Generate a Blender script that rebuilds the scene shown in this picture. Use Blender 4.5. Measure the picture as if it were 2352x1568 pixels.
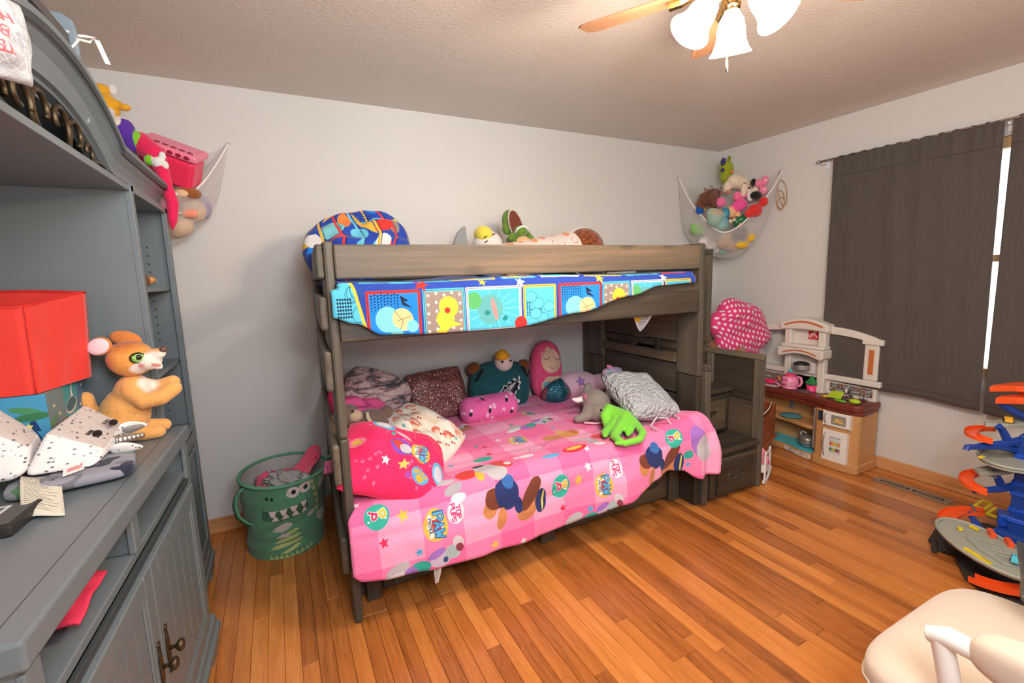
import bpy, math, random
import numpy as np
from mathutils import Vector, Matrix

for o in list(bpy.data.objects):
    bpy.data.objects.remove(o)
SC = bpy.context.scene
COL = SC.collection
PI = math.pi
rnd = random.Random(7)

# ------------------------------------------------------------------ camera
cam_d = bpy.data.cameras.new('camera')
cam = bpy.data.objects.new('camera', cam_d)
COL.objects.link(cam)
cam_d.sensor_width = 36.0
cam_d.lens = 1058.2 * 36.0 / 2352.0
cam_d.clip_start = 0.02
YAW, PITCH, ROLL = 0.467485, 0.141760, -0.030787
_f = Vector((math.sin(YAW) * math.cos(PITCH), math.cos(YAW) * math.cos(PITCH), -math.sin(PITCH)))
_r = Vector((math.cos(YAW), -math.sin(YAW), 0))
_u = _r.cross(_f)
_r2 = math.cos(ROLL) * _r + math.sin(ROLL) * _u
_u2 = -math.sin(ROLL) * _r + math.cos(ROLL) * _u
cam.matrix_world = Matrix(((_r2.x, _u2.x, -_f.x, -3.63565), (_r2.y, _u2.y, -_f.y, -2.98050),
                           (_r2.z, _u2.z, -_f.z, 1.40522), (0, 0, 0, 1)))
SC.camera = cam

# ------------------------------------------------------------------ world, lights, exposure
wd = bpy.data.worlds.new('outdoor_sky')
SC.world = wd
wd.use_nodes = True
wd.node_tree.nodes['Background'].inputs[0].default_value = (0.95, 0.97, 1.0, 1)
wd.node_tree.nodes['Background'].inputs[1].default_value = 3.0
SC.view_settings.view_transform = 'Standard'
SC.view_settings.look = 'None'
SC.view_settings.exposure = 0.3
SC.view_settings.gamma = 1.0
SC.view_settings.use_curve_mapping = False


def light(name, kind, loc, energy, color, **kw):
    d = bpy.data.lights.new(name, kind)
    d.energy = energy
    d.color = color
    for k, v in kw.items():
        setattr(d, k, v)
    o = bpy.data.objects.new(name, d)
    COL.objects.link(o)
    o.location = loc
    return o


def aim(o, target):
    o.rotation_euler = (Vector(target) - o.location).to_track_quat('-Z', 'Y').to_euler()


# cool daylight fill behind the camera, placed at an added, unseen window
L1 = light('daylight_rear_fill', 'AREA', (-2.6, -3.72, 1.45), 3.0, (0.93, 0.96, 1.0), shape='RECTANGLE', size=1.7, size_y=1.3)
aim(L1, (-2.0, 0.0, 1.2))
# the photographer's flash, bounced from high behind the camera
L2 = light('camera_flash', 'AREA', (-3.3, -3.4, 2.30), 40.0, (0.88, 0.94, 1.0), shape='DISK', size=0.9)
aim(L2, (-2.9, 0.0, 0.7))
L3 = light('flash_ceiling_fill', 'AREA', (-3.3, -3.2, 1.65), 17.0, (0.94, 0.97, 1.0), shape='DISK', size=0.3)  # second lamp for the flash, added to brighten the ceiling
aim(L3, (-2.7, -2.3, 2.44))
HUB = Vector((-2.405, -2.0, 2.252))
# bulbs inside the fan's three glass shades are made with the fan


# ------------------------------------------------------------------ mesh building
class MB:
    def __init__(s):
        s.v = []
        s.f = []
        s.uv = {}
        s.m = []

    def add(s, verts, faces, uv=None, m=0):
        b = len(s.v)
        s.v += [tuple(p) for p in verts]
        s.f += [tuple(b + i for i in f) for f in faces]
        s.m += [m] * len(faces)
        if uv is not None:
            for i, q in enumerate(uv):
                s.uv[b + i] = q
        return s

    def box(s, x0, x1, y0, y1, z0, z1, R=None, m=0):
        vs = [Vector((x, y, z)) for z in (z0, z1) for y in (y0, y1) for x in (x0, x1)]
        if R is not None:
            vs = [R @ v for v in vs]
        return s.add(vs, [(0, 2, 3, 1), (4, 5, 7, 6), (0, 1, 5, 4), (2, 6, 7, 3), (0, 4, 6, 2), (1, 3, 7, 5)], m=m)

    def cbox(s, c, d, R=None, m=0):
        T = Matrix.Translation(Vector(c)) @ (R.to_4x4() if R is not None else Matrix())
        return s.box(-d[0] / 2, d[0] / 2, -d[1] / 2, d[1] / 2, -d[2] / 2, d[2] / 2, T, m=m)

    def tube(s, pts, r, n=10, closed=False, cap=True, m=0):
        pts = [Vector(p) for p in pts]
        k = len(pts)
        rs = list(r) if hasattr(r, '__len__') else [r] * k
        tang = []
        for i in range(k):
            a = pts[(i - 1) % k] if (closed or i > 0) else pts[0]
            b = pts[(i + 1) % k] if (closed or i < k - 1) else pts[-1]
            t = (b - a)
            tang.append(t.normalized() if t.length > 1e-9 else Vector((0, 0, 1)))
        ref = Vector((0, 0, 1)) if abs(tang[0].z) < 0.9 else Vector((1, 0, 0))
        nrm = (ref - tang[0] * ref.dot(tang[0])).normalized()
        vs, fs = [], []
        for i in range(k):
            nrm = nrm - tang[i] * nrm.dot(tang[i])
            nrm = nrm.normalized() if nrm.length > 1e-6 else tang[i].orthogonal().normalized()
            bi = tang[i].cross(nrm)
            for j in range(n):
                a = 2 * PI * j / n
                vs.append(pts[i] + (nrm * math.cos(a) + bi * math.sin(a)) * rs[i])
        for i in range(k if closed else k - 1):
            for j in range(n):
                a, b = i * n + j, i * n + (j + 1) % n
                c, d = ((i + 1) % k) * n + (j + 1) % n, ((i + 1) % k) * n + j
                fs.append((a, b, c, d))
        if cap and not closed:
            fs.append(tuple(range(n - 1, -1, -1)))
            fs.append(tuple((k - 1) * n + j for j in range(n)))
        return s.add(vs, fs, m=m)

    def lathe(s, prof, c=(0, 0, 0), n=24, R=None, m=0, sx=1, sy=1):
        vs, fs = [], []
        T = Matrix.Translation(Vector(c)) @ (R.to_4x4() if R is not None else Matrix())
        k = len(prof)
        for (r, z) in prof:
            for j in range(n):
                a = 2 * PI * j / n
                vs.append(T @ Vector((r * math.cos(a) * sx, r * math.sin(a) * sy, z)))
        for i in range(k - 1):
            for j in range(n):
                fs.append((i * n + j, i * n + (j + 1) % n, (i + 1) * n + (j + 1) % n, (i + 1) * n + j))
        if prof[0][0] > 1e-6:
            fs.append(tuple(range(n - 1, -1, -1)))
        if prof[-1][0] > 1e-6:
            fs.append(tuple((k - 1) * n + j for j in range(n)))
        return s.add(vs, fs, m=m)

    def ell(s, c, r, R=None, nu=16, nv=10, m=0):
        if not hasattr(r, '__len__'):
            r = (r, r, r)
        T = Matrix.Translation(Vector(c)) @ (R.to_4x4() if R is not None else Matrix())
        vs = [T @ Vector((0, 0, -r[2]))]
        fs = []
        for i in range(1, nv):
            ph = -PI / 2 + PI * i / nv
            for j in range(nu):
                a = 2 * PI * j / nu
                vs.append(T @ Vector((r[0] * math.cos(ph) * math.cos(a), r[1] * math.cos(ph) * math.sin(a), r[2] * math.sin(ph))))
        vs.append(T @ Vector((0, 0, r[2])))
        t = len(vs) - 1
        for j in range(nu):
            fs.append((0, 1 + (j + 1) % nu, 1 + j))
            fs.append((t, 1 + (nv - 2) * nu + j, 1 + (nv - 2) * nu + (j + 1) % nu))
        for i in range(nv - 2):
            for j in range(nu):
                a, b = 1 + i * nu + j, 1 + i * nu + (j + 1) % nu
                fs.append((a, b, b + nu, a + nu))
        return s.add(vs, fs, m=m)

    def prism(s, poly, T, h, m=0):
        """2D outline in the local XY plane of T, extruded by h along local Z."""
        k = len(poly)
        vs = [T @ Vector((p[0], p[1], 0)) for p in poly] + [T @ Vector((p[0], p[1], h)) for p in poly]
        fs = [tuple(range(k - 1, -1, -1)), tuple(range(k, 2 * k))]
        fs += [(i, (i + 1) % k, k + (i + 1) % k, k + i) for i in range(k)]
        return s.add(vs, fs, m=m)

    def grid(s, nu, nv, fn, uvfn=None, m=0, closed_u=False):
        vs, uv, fs = [], [], []
        for j in range(nv + 1):
            for i in range(nu + (0 if closed_u else 1)):
                u, v = i / nu, j / nv
                vs.append(fn(u, v))
                uv.append(uvfn(u, v) if uvfn else (u, v))
        w = nu if closed_u else nu + 1
        for j in range(nv):
            for i in range(nu):
                a, b = j * w + i, j * w + (i + 1) % w
                fs.append((a, b, b + w, a + w))
        return s.add(vs, fs, uv=uv, m=m)


def frame(c, u, v):
    """matrix with origin c, X along u, Y roughly along v"""
    u = Vector(u).normalized()
    v = Vector(v)
    v = (v - u * v.dot(u)).normalized()
    w = u.cross(v)
    return Matrix(((u.x, v.x, w.x, c[0]), (u.y, v.y, w.y, c[1]), (u.z, v.z, w.z, c[2]), (0, 0, 0, 1)))


def rz(a):
    return Matrix.Rotation(math.radians(a), 3, 'Z')


def rx(a):
    return Matrix.Rotation(math.radians(a), 3, 'X')


def ry(a):
    return Matrix.Rotation(math.radians(a), 3, 'Y')


def link_mesh(name, mb, mats, org=(0, 0, 0), smooth=False):
    me = bpy.data.meshes.new(name)
    ox, oy, oz = org
    me.from_pydata([(x - ox, y - oy, z - oz) for x, y, z in mb.v], [], mb.f)
    if not isinstance(mats, (list, tuple)):
        mats = [mats]
    for m in mats:
        me.materials.append(m)
    if len(mats) > 1:
        me.polygons.foreach_set('material_index', mb.m)
    if mb.uv:
        ul = me.uv_layers.new(name='UVMap')
        idx = np.empty(len(me.loops), dtype=np.int32)
        me.loops.foreach_get('vertex_index', idx)
        tab = np.zeros((len(mb.v), 2), dtype=np.float32)
        for k, q in mb.uv.items():
            tab[k] = q
        ul.data.foreach_set('uv', tab[idx].ravel())
    if smooth:
        me.polygons.foreach_set('use_smooth', [True] * len(me.polygons))
    me.update()
    o = bpy.data.objects.new(name, me)
    COL.objects.link(o)
    return o


def mods(o, bevel=0, sub=0, solid=0, remesh=0, smit=6, seg=2, auto=None):
    if remesh:
        m = o.modifiers.new('remesh', 'REMESH')
        m.mode = 'VOXEL'
        m.voxel_size = remesh
        m.use_smooth_shade = True
        if smit:
            m = o.modifiers.new('smooth', 'SMOOTH')
            m.factor = 0.5
            m.iterations = smit
    if solid:
        m = o.modifiers.new('solid', 'SOLIDIFY')
        m.thickness = solid
        m.offset = 0
    if sub:
        m = o.modifiers.new('sub', 'SUBSURF')
        m.levels = sub
        m.render_levels = sub
    if bevel:
        m = o.modifiers.new('bevel', 'BEVEL')
        m.width = bevel
        m.segments = seg
        m.limit_method = 'ANGLE'
        m.angle_limit = math.radians(40)
    return o


def tag(o, label=None, cat=None, group=None, kind=None):
    if label:
        o['label'] = label
    if cat:
        o['category'] = cat
    if group:
        o['group'] = group
    if kind:
        o['kind'] = kind
    return o


def thing(name, label, cat, loc, group=None, kind=None):
    o = bpy.data.objects.new(name, None)
    o.empty_display_size = 0.05
    COL.objects.link(o)
    o.location = loc
    tag(o, label, cat, group, kind)
    return o


def worg(o):
    p = Vector((0, 0, 0))
    while o is not None:
        p = p + Vector(o.location)
        o = o.parent
    return p


def part(root, name, mb, mat, label=None, smooth=False, kind=None, **kw):
    """a child mesh given in world coordinates (roots are unrotated)"""
    o = link_mesh(name, mb, mat, worg(root), smooth)
    o.parent = root
    if label:
        o['label'] = label
    if kind:
        o['kind'] = kind
    mods(o, **kw)
    return o


def single(name, label, cat, mb, mat, group=None, kind=None, smooth=False, org=None, **kw):
    if org is None:
        a = np.array(mb.v)
        org = ((a[:, 0].min() + a[:, 0].max()) / 2, (a[:, 1].min() + a[:, 1].max()) / 2, a[:, 2].min())
    o = link_mesh(name, mb, mat, org, smooth)
    o.location = org
    tag(o, label, cat, group, kind)
    mods(o, **kw)
    return o


# ------------------------------------------------------------------ materials
def lin(c):
    out = []
    for x in c[:3]:
        x = x / 255.0
        out.append(x / 12.92 if x <= 0.04045 else ((x + 0.055) / 1.055) ** 2.4)
    return (out[0], out[1], out[2], 1.0)


class NT:
    def __init__(s, name):
        s.mat = bpy.data.materials.new(name)
        s.mat.use_nodes = True
        s.t = s.mat.node_tree
        s.b = s.t.nodes['Principled BSDF']

    def n(s, typ, props=None, **inp):
        nd = s.t.nodes.new(typ)
        for k, v in (props or {}).items():
            setattr(nd, k, v)
        for k, v in inp.items():
            key = int(k[1:]) if k[0] == 'i' and k[1:].isdigit() else k.replace('_', ' ')
            s.set(nd.inputs[key], v)
        return nd

    def set(s, sock, v):
        if hasattr(v, 'is_output') or isinstance(v, bpy.types.NodeSocket):
            s.t.links.new(v, sock)
        else:
            sock.default_value = v

    def mix(s, fac, a, b, blend='MIX'):
        nd = s.t.nodes.new('ShaderNodeMix')
        nd.data_type = 'RGBA'
        nd.blend_type = blend
        s.set(nd.inputs[0], fac)
        s.set(nd.inputs[6], a)
        s.set(nd.inputs[7], b)
        return nd.outputs[2]

    def math(s, op, a, b=0.0, clamp=False):
        nd = s.t.nodes.new('ShaderNodeMath')
        nd.operation = op
        nd.use_clamp = clamp
        s.set(nd.inputs[0], a)
        s.set(nd.inputs[1], b)
        return nd.outputs[0]

    def vmath(s, op, a, b=(0, 0, 0)):
        nd = s.t.nodes.new('ShaderNodeVectorMath')
        nd.operation = op
        s.set(nd.inputs[0], a)
        s.set(nd.inputs[1], b)
        return nd.outputs[1] if op in ('LENGTH', 'DISTANCE', 'DOT_PRODUCT') else nd.outputs[0]

    def ramp(s, fac, stops):
        nd = s.t.nodes.new('ShaderNodeValToRGB')
        el = nd.color_ramp.elements
        while len(el) < len(stops):
            el.new(0.5)
        for e, (p, c) in zip(el, stops):
            e.position = p
            e.color = c if len(c) == 4 else lin(c)
        s.set(nd.inputs[0], fac)
        return nd.outputs[0]

    def coord(s, kind='Object'):
        return s.n('ShaderNodeTexCoord').outputs[kind]

    def noise(s, vec, scale, detail=3.0, rough=0.55):
        nd = s.n('ShaderNodeTexNoise')
        s.set(nd.inputs['Vector'], vec)
        s.set(nd.inputs['Scale'], scale)
        nd.inputs['Detail'].default_value = detail
        nd.inputs['Roughness'].default_value = rough
        return nd.outputs[0]

    def bump(s, h, strength, dist=0.002):
        nd = s.n('ShaderNodeBump')
        nd.inputs['Strength'].default_value = strength
        nd.inputs['Distance'].default_value = dist
        s.set(nd.inputs['Height'], h)
        s.t.links.new(nd.outputs[0], s.b.inputs['Normal'])

    def out(s, col=None, rough=0.5, metal=0.0, spec=0.5, sheen=0.0, coat=0.0, alpha=1.0, trans=0.0):
        b = s.b.inputs
        if col is not None:
            s.set(b['Base Color'], col)
        s.set(b['Roughness'], rough)
        s.set(b['Metallic'], metal)
        s.set(b['Specular IOR Level'], spec)
        b['Sheen Weight'].default_value = sheen
        b['Coat Weight'].default_value = coat
        s.set(b['Alpha'], alpha)
        b['Transmission Weight'].default_value = trans
        return s.mat


_mc = {}


def M(name, c, rough=0.55, metal=0.0, var=0.06, vs=6.0, bump=0.0, bs=60.0, bd=0.002, spec=0.4, sheen=0.0, coat=0.0, alpha=1.0, trans=0.0, emit=0.0):
    """plain procedural material: colour with a little mottling and a fine relief"""
    if name in _mc:
        return _mc[name]
    t = NT(name)
    co = t.coord()
    k = t.noise(co, vs, 4.0)
    a = lin([max(0, x * (1 - var)) for x in c])
    b = lin([min(255, x * (1 + var)) for x in c])
    col = t.mix(k, a, b)
    if bump:
        t.bump(t.noise(co, bs, 3.0), bump, bd)
    m = t.out(col, rough, metal, spec, sheen, coat, alpha, trans)
    if emit:
        t.b.inputs['Emission Color'].default_value = lin(c)
        t.b.inputs['Emission Strength'].default_value = emit
    _mc[name] = m
    return m


def fur(name, c, spots=(), org=(0, 0, 0), var=0.10, scale=70, bump=0.6, bd=0.006, sheen=0.3):
    """plush: base colour, soft coloured markings given as (centre, radii, colour, softness), piled surface"""
    t = NT(name)
    co = t.coord()
    n1 = t.noise(co, scale, 4.0, 0.7)
    n2 = t.noise(co, 9.0, 3.0)
    wob = t.noise(co, 30.0, 3.0)
    col = t.mix(n1, lin([x * (1 - var) for x in c]), lin([min(255, x * (1 + var)) for x in c]))
    for ctr, rad, cc, soft in spots:
        if not hasattr(rad, '__len__'):
            rad = (rad,) * 3
        d = t.vmath('SUBTRACT', co, tuple(ctr[i] - org[i] for i in range(3)))
        d = t.vmath('DIVIDE', d, tuple(rad))
        d = t.vmath('LENGTH', d)
        d = t.math('ADD', d, t.math('MULTIPLY', t.math('SUBTRACT', wob, 0.5), soft))
        f = t.n('ShaderNodeMapRange', i0=d, i1=1.0 + soft * 0.5, i2=1.0 - soft * 0.5)
        cm = t.mix(n1, lin([x * (1 - var * 0.6) for x in cc]), lin([min(255, x * (1 + var * 0.6)) for x in cc]))
        col = t.mix(f.outputs[0], col, cm)
    h = t.math('ADD', n1, t.math('MULTIPLY', n2, 1.5))
    t.bump(h, bump, bd)
    return t.out(col, 0.9, spec=0.15, sheen=sheen)


def wood(name, cols, axis=0, rough=0.5, scale=1.0, knots=True, spec=0.4, coat=0.0, bumps=0.25, contrast=1.0, rand=0.25):
    """stained timber, grain along the given axis of the object, different on every object"""
    t = NT(name)
    co = t.coord()
    oi = t.n('ShaderNodeObjectInfo')
    r = oi.outputs['Random']
    off = t.n('ShaderNodeCombineXYZ', X=t.math('MULTIPLY', r, 37.0), Y=t.math('MULTIPLY', r, 91.0), Z=t.math('MULTIPLY', r, 53.0))
    co = t.vmath('ADD', co, off.outputs[0])
    st = [9.0, 9.0, 9.0]
    st[axis] = 0.7
    mp = t.vmath('MULTIPLY', co, tuple(x * scale for x in st))
    warp = t.noise(mp, 0.6, 2.0)
    mp2 = t.vmath('ADD', mp, t.n('ShaderNodeCombineXYZ', X=t.math('MULTIPLY', warp, 1.6), Y=t.math('MULTIPLY', warp, 1.6), Z=t.math('MULTIPLY', warp, 1.6)).outputs[0])
    g1 = t.noise(mp2, 1.3, 6.0, 0.62)
    st2 = [70.0, 70.0, 70.0]
    st2[axis] = 1.6
    fine = t.noise(t.vmath('MULTIPLY', co, tuple(x * scale for x in st2)), 1.0, 3.0, 0.6)
    k = t.math('ADD', t.math('MULTIPLY', g1, 0.75), t.math('MULTIPLY', fine, 0.35))
    k = t.math('ADD', k, t.math('MULTIPLY', t.math('SUBTRACT', r, 0.5), rand))
    k = t.math('ADD', t.math('MULTIPLY', t.math('SUBTRACT', k, 0.55), contrast), 0.5)
    col = t.ramp(k, [(0.25, cols[0]), (0.5, cols[1]), (0.75, cols[2])])
    if knots:
        sk = [2.3, 2.3, 2.3]
        sk[axis] = 1.1
        vo = t.n('ShaderNodeTexVoronoi', Vector=t.vmath('MULTIPLY', co, tuple(x * 2.0 for x in sk)), Scale=1.0)
        kf = t.n('ShaderNodeMapRange', i0=vo.outputs['Distance'], i1=0.16, i2=0.03)
        col = t.mix(t.math('MULTIPLY', kf.outputs[0], 0.7), col, lin([c * 0.55 for c in cols[0]]))
    t.bump(fine, bumps, 0.0015)
    rg = t.math('ADD', rough - 0.06, t.math('MULTIPLY', g1, 0.12))
    return t.out(col, rg, spec=spec, coat=coat)


# ------------------------------------------------------------------ flat prints, painted into a texture in memory
GL = {'A': '0,0 2,6 4,0|.7,2 3.3,2', 'B': '0,0 0,6 3,6 4,5 4,4 3,3 0,3|3,3 4,2 4,1 3,0 0,0', 'C': '4,5 3,6 1,6 0,5 0,1 1,0 3,0 4,1', 'D': '0,0 0,6 2.5,6 4,4.5 4,1.5 2.5,0 0,0',
      'E': '4,6 0,6 0,0 4,0|0,3 3,3', 'F': '4,6 0,6 0,0|0,3 3,3', 'G': '4,5 3,6 1,6 0,5 0,1 1,0 3,0 4,1 4,3 2.4,3', 'H': '0,0 0,6|4,0 4,6|0,3 4,3', 'I': '2,0 2,6|1,0 3,0|1,6 3,6',
      'J': '4,6 4,1 3,0 1,0 0,1', 'K': '0,0 0,6|4,6 0,3 4,0', 'L': '0,6 0,0 4,0', 'M': '0,0 0,6 2,3 4,6 4,0', 'N': '0,0 0,6 4,0 4,6', 'O': '1,0 0,1 0,5 1,6 3,6 4,5 4,1 3,0 1,0',
      'P': '0,0 0,6 3,6 4,5 4,4 3,3 0,3', 'Q': '1,0 0,1 0,5 1,6 3,6 4,5 4,1 3,0 1,0|2.5,1.5 4,0', 'R': '0,0 0,6 3,6 4,5 4,4 3,3 0,3|2,3 4,0', 'S': '4,5 3,6 1,6 0,5 0,4 1,3 3,3 4,2 4,1 3,0 1,0 0,1',
      'T': '2,0 2,6|0,6 4,6', 'U': '0,6 0,1 1,0 3,0 4,1 4,6', 'V': '0,6 2,0 4,6', 'W': '0,6 1,0 2,4 3,0 4,6', 'X': '0,0 4,6|0,6 4,0', 'Y': '0,6 2,3 4,6|2,3 2,0', 'Z': '0,6 4,6 0,0 4,0',
      '2': '0,5 1,6 3,6 4,5 4,4 0,0 4,0', "'": '2,6 2,4.6', '-': '1,3 3,3', '.': '2,0 2,.4', '1': '1,5 2,6 2,0', '3': '0,5 1,6 3,6 4,5 4,4 3,3 4,2 4,1 3,0 1,0 0,1'}


class Canvas:
    """metres in, pixels out; origin bottom left"""

    def __init__(s, w, h, ppm, bg):
        s.w, s.h, s.p = w, h, ppm
        s.W, s.H = max(4, int(w * ppm)), max(4, int(h * ppm))
        s.a = np.empty((s.H, s.W, 3), dtype=np.float32)
        s.a[:] = np.array(bg[:3]) / 255.0

    def _r(s, x0, x1, y0, y1):
        i0, i1 = max(0, int(x0 * s.p)), min(s.W, int(x1 * s.p) + 2)
        j0, j1 = max(0, int(y0 * s.p)), min(s.H, int(y1 * s.p) + 2)
        if i0 >= i1 or j0 >= j1:
            return None
        X, Y = np.meshgrid((np.arange(i0, i1) + 0.5) / s.p, (np.arange(j0, j1) + 0.5) / s.p)
        return (slice(j0, j1), slice(i0, i1)), X, Y

    def _put(s, sl, cov, c):
        cov = np.clip(cov, 0, 1)[..., None]
        s.a[sl] = s.a[sl] * (1 - cov) + np.array(c[:3], dtype=np.float32) / 255.0 * cov

    def ell(s, x, y, rx_, ry_, c, rot=0):
        R = max(rx_, ry_) * 1.05
        q = s._r(x - R, x + R, y - R, y + R)
        if not q:
            return
        sl, X, Y = q
        ca, sa = math.cos(math.radians(rot)), math.sin(math.radians(rot))
        a = ((X - x) * ca + (Y - y) * sa) / rx_
        b = (-(X - x) * sa + (Y - y) * ca) / ry_
        d = (1 - np.sqrt(a * a + b * b)) * min(rx_, ry_) * s.p
        s._put(sl, d + 0.5, c)

    def poly(s, pts, c):
        xs = [p[0] for p in pts]
        ys = [p[1] for p in pts]
        q = s._r(min(xs), max(xs), min(ys), max(ys))
        if not q:
            return
        sl, X, Y = q
        ins = np.zeros(X.shape, dtype=bool)
        k = len(pts)
        for i in range(k):
            x0, y0 = pts[i]
            x1, y1 = pts[(i + 1) % k]
            if y0 == y1:
                continue
            cr = ((y0 > Y) != (y1 > Y)) & (X < (x1 - x0) * (Y - y0) / (y1 - y0) + x0)
            ins ^= cr
        s._put(sl, ins.astype(np.float32), c)

    def rect(s, x0, x1, y0, y1, c):
        s.poly([(x0, y0), (x1, y0), (x1, y1), (x0, y1)], c)

    def star(s, x, y, r, c, rot=90, n=5, inn=0.45):
        s.poly([(x + (r if i % 2 == 0 else r * inn) * math.cos(math.radians(rot) + PI * i / n),
                 y + (r if i % 2 == 0 else r * inn) * math.sin(math.radians(rot) + PI * i / n)) for i in range(2 * n)], c)

    def line(s, pts, w, c):
        xs = [p[0] for p in pts]
        ys = [p[1] for p in pts]
        q = s._r(min(xs) - w, max(xs) + w, min(ys) - w, max(ys) + w)
        if not q:
            return
        sl, X, Y = q
        best = np.full(X.shape, 1e9)
        for (x0, y0), (x1, y1) in zip(pts[:-1], pts[1:]):
            dx, dy = x1 - x0, y1 - y0
            L = dx * dx + dy * dy + 1e-12
            t = np.clip(((X - x0) * dx + (Y - y0) * dy) / L, 0, 1)
            best = np.minimum(best, np.hypot(X - x0 - t * dx, Y - y0 - t * dy))
        s._put(sl, (w / 2 - best) * s.p + 0.5, c)

    def text(s, txt, x, y, h, c, rot=0, wt=0.16, asp=0.62, gap=0.28):
        """centred lettering of cap height h"""
        ca, sa = math.cos(math.radians(rot)), math.sin(math.radians(rot))
        cw = h * asp
        adv = cw * (1 + gap)
        x0 = -(len(txt) * adv - cw * gap) / 2
        for i, ch in enumerate(txt.upper()):
            if ch not in GL:
                continue
            for st in GL[ch].split('|'):
                pl = []
                for q in st.split():
                    a, b = q.split(',')
                    px = x0 + i * adv + float(a) / 4 * cw
                    py = (float(b) / 6 - 0.5) * h
                    pl.append((x + px * ca - py * sa, y + px * sa + py * ca))
                s.line(pl, h * wt, c)

    def img(s, name):
        im = bpy.data.images.new(name, s.W, s.H, alpha=False)
        rgba = np.ones((s.H, s.W, 4), dtype=np.float32)
        rgba[..., :3] = s.a
        im.pixels.foreach_set(rgba.ravel())
        im.update()
        im.pack()
        return im


def printed(name, cv, rough=0.8, bump=0.2, bs=25.0, bd=0.004, spec=0.2, sheen=0.15, coat=0.0):
    """printed cloth or card: the print over a procedural weave and crease relief"""
    t = NT(name)
    tx = t.n('ShaderNodeTexImage', dict(image=cv.img(name), extension='EXTEND'), Vector=t.coord('UV'))
    co = t.coord()
    n = t.noise(co, bs, 4.0)
    col = t.mix(t.math('MULTIPLY', t.noise(co, 300.0, 2.0), 0.18), tx.outputs[0], (0.02, 0.02, 0.02, 1))
    if bump:
        t.bump(t.math('ADD', n, t.math('MULTIPLY', t.noise(co, 500.0, 1.0), 0.1)), bump, bd)
    return t.out(col, rough, spec=spec, sheen=sheen, coat=coat)


# ------------------------------------------------------------------ soft shapes
class Wr:
    """smooth pseudo random wrinkle field"""

    def __init__(s, seed, n=7, f0=2.0, f1=9.0):
        r = random.Random(seed)
        s.t = []
        for _ in range(n):
            a = r.uniform(0, 2 * PI)
            f = r.uniform(f0, f1)
            s.t.append((math.cos(a) * f, math.sin(a) * f, r.uniform(0, 2 * PI), 1.0 / f))

    def __call__(s, u, v):
        return sum(w * math.sin(a * u + b * v + p) for a, b, p, w in s.t)


def pillow_mb(T, w, h, t, seed=1, n=26, bow=0.05, q=0.55, wr=0.25, pw=2.6, rnd_=0.22, sag=0.0):
    """stuffed cushion: two welded faces; T maps local XY (width, height) and Z (thickness)"""
    W = Wr(seed)
    mb = MB()
    idx = {}

    def P(i, j, side):
        u, v = -1 + 2 * i / n, -1 + 2 * j / n
        edge = i in (0, n) or j in (0, n)
        prof = max(0.0, (1 - abs(u) ** pw) * (1 - abs(v) ** pw)) ** q
        x = w / 2 * u * (1 - bow * (1 - v * v)) * (1 - rnd_ + rnd_ * math.sqrt(1 - v * v / 2))
        y = h / 2 * v * (1 - bow * (1 - u * u)) * (1 - rnd_ + rnd_ * math.sqrt(1 - u * u / 2))
        z = 0 if edge else side * t / 2 * prof * (1 + wr * W(u * 2, v * 2 + side))
        z += 0.03 * t * W(u + 3, v) - sag * (u * u + v * v) * 0.5
        return T @ Vector((x, y, z))
    vs, fs, uv = [], [], []

    def gid(i, j, side):
        edge = i in (0, n) or j in (0, n)
        k = (i, j, 0 if edge else side)
        if k not in idx:
            idx[k] = len(vs)
            vs.append(P(i, j, side))
            uv.append((i / n, j / n))
        return idx[k]
    for side in (1, -1):
        for j in range(n):
            for i in range(n):
                f = (gid(i, j, side), gid(i + 1, j, side), gid(i + 1, j + 1, side), gid(i, j + 1, side))
                fs.append(f if side == 1 else f[::-1])
    return mb.add(vs, fs, uv=uv)


def limb(mb, pts, rs, n=12, caps=True):
    """tapered rounded limb for plush bodies"""
    mb.tube(pts, rs, n=n, cap=True)
    if caps:
        mb.ell(pts[0], rs[0] * 0.999, nu=n, nv=8)
        mb.ell(pts[-1], rs[-1] * 0.999, nu=n, nv=8)
    return mb


def arc(c, r, a0, a1, n, plane='xy', z=0.0):
    out = []
    for i in range(n + 1):
        a = math.radians(a0 + (a1 - a0) * i / n)
        p, q = r * math.cos(a), r * math.sin(a)
        if plane == 'xy':
            out.append((c[0] + p, c[1] + q, c[2] + z * i / n))
        elif plane == 'xz':
            out.append((c[0] + p, c[1], c[2] + q))
        else:
            out.append((c[0], c[1] + p, c[2] + q))
    return out


def copy_tree(o, parent=None):
    c = o.copy()
    COL.objects.link(c)
    c.parent = parent
    for ch in list(o.children):
        copy_tree(ch, c)
    return c


# ================================================================== THE ROOM
RX0, RX1, RY0, RY1, RZ = -4.56, 0.0, -3.85, 0.0, 2.44


def plaster(name, c, bs, bstr, bd):
    t = NT(name)
    co = t.coord()
    n1 = t.noise(co, bs, 4.0, 0.6)
    n2 = t.noise(co, 1.3, 3.0)
    col = t.mix(n2, lin([x * 0.975 for x in c]), lin([min(255, x * 1.015) for x in c]))
    t.bump(n1, bstr, bd)
    return t.out(col, 0.75, spec=0.25)


m_wall = plaster('white_wall_paint', (213, 210, 206), 60, 0.12, 0.002)
m_ceil = plaster('textured_ceiling_paint', (228, 218, 207), 75, 0.7, 0.005)


def struct(name, mb, mat, **kw):
    a = np.array(mb.v)
    o = link_mesh(name, mb, mat)
    o['kind'] = 'structure'
    mods(o, **kw)
    return o


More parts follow.
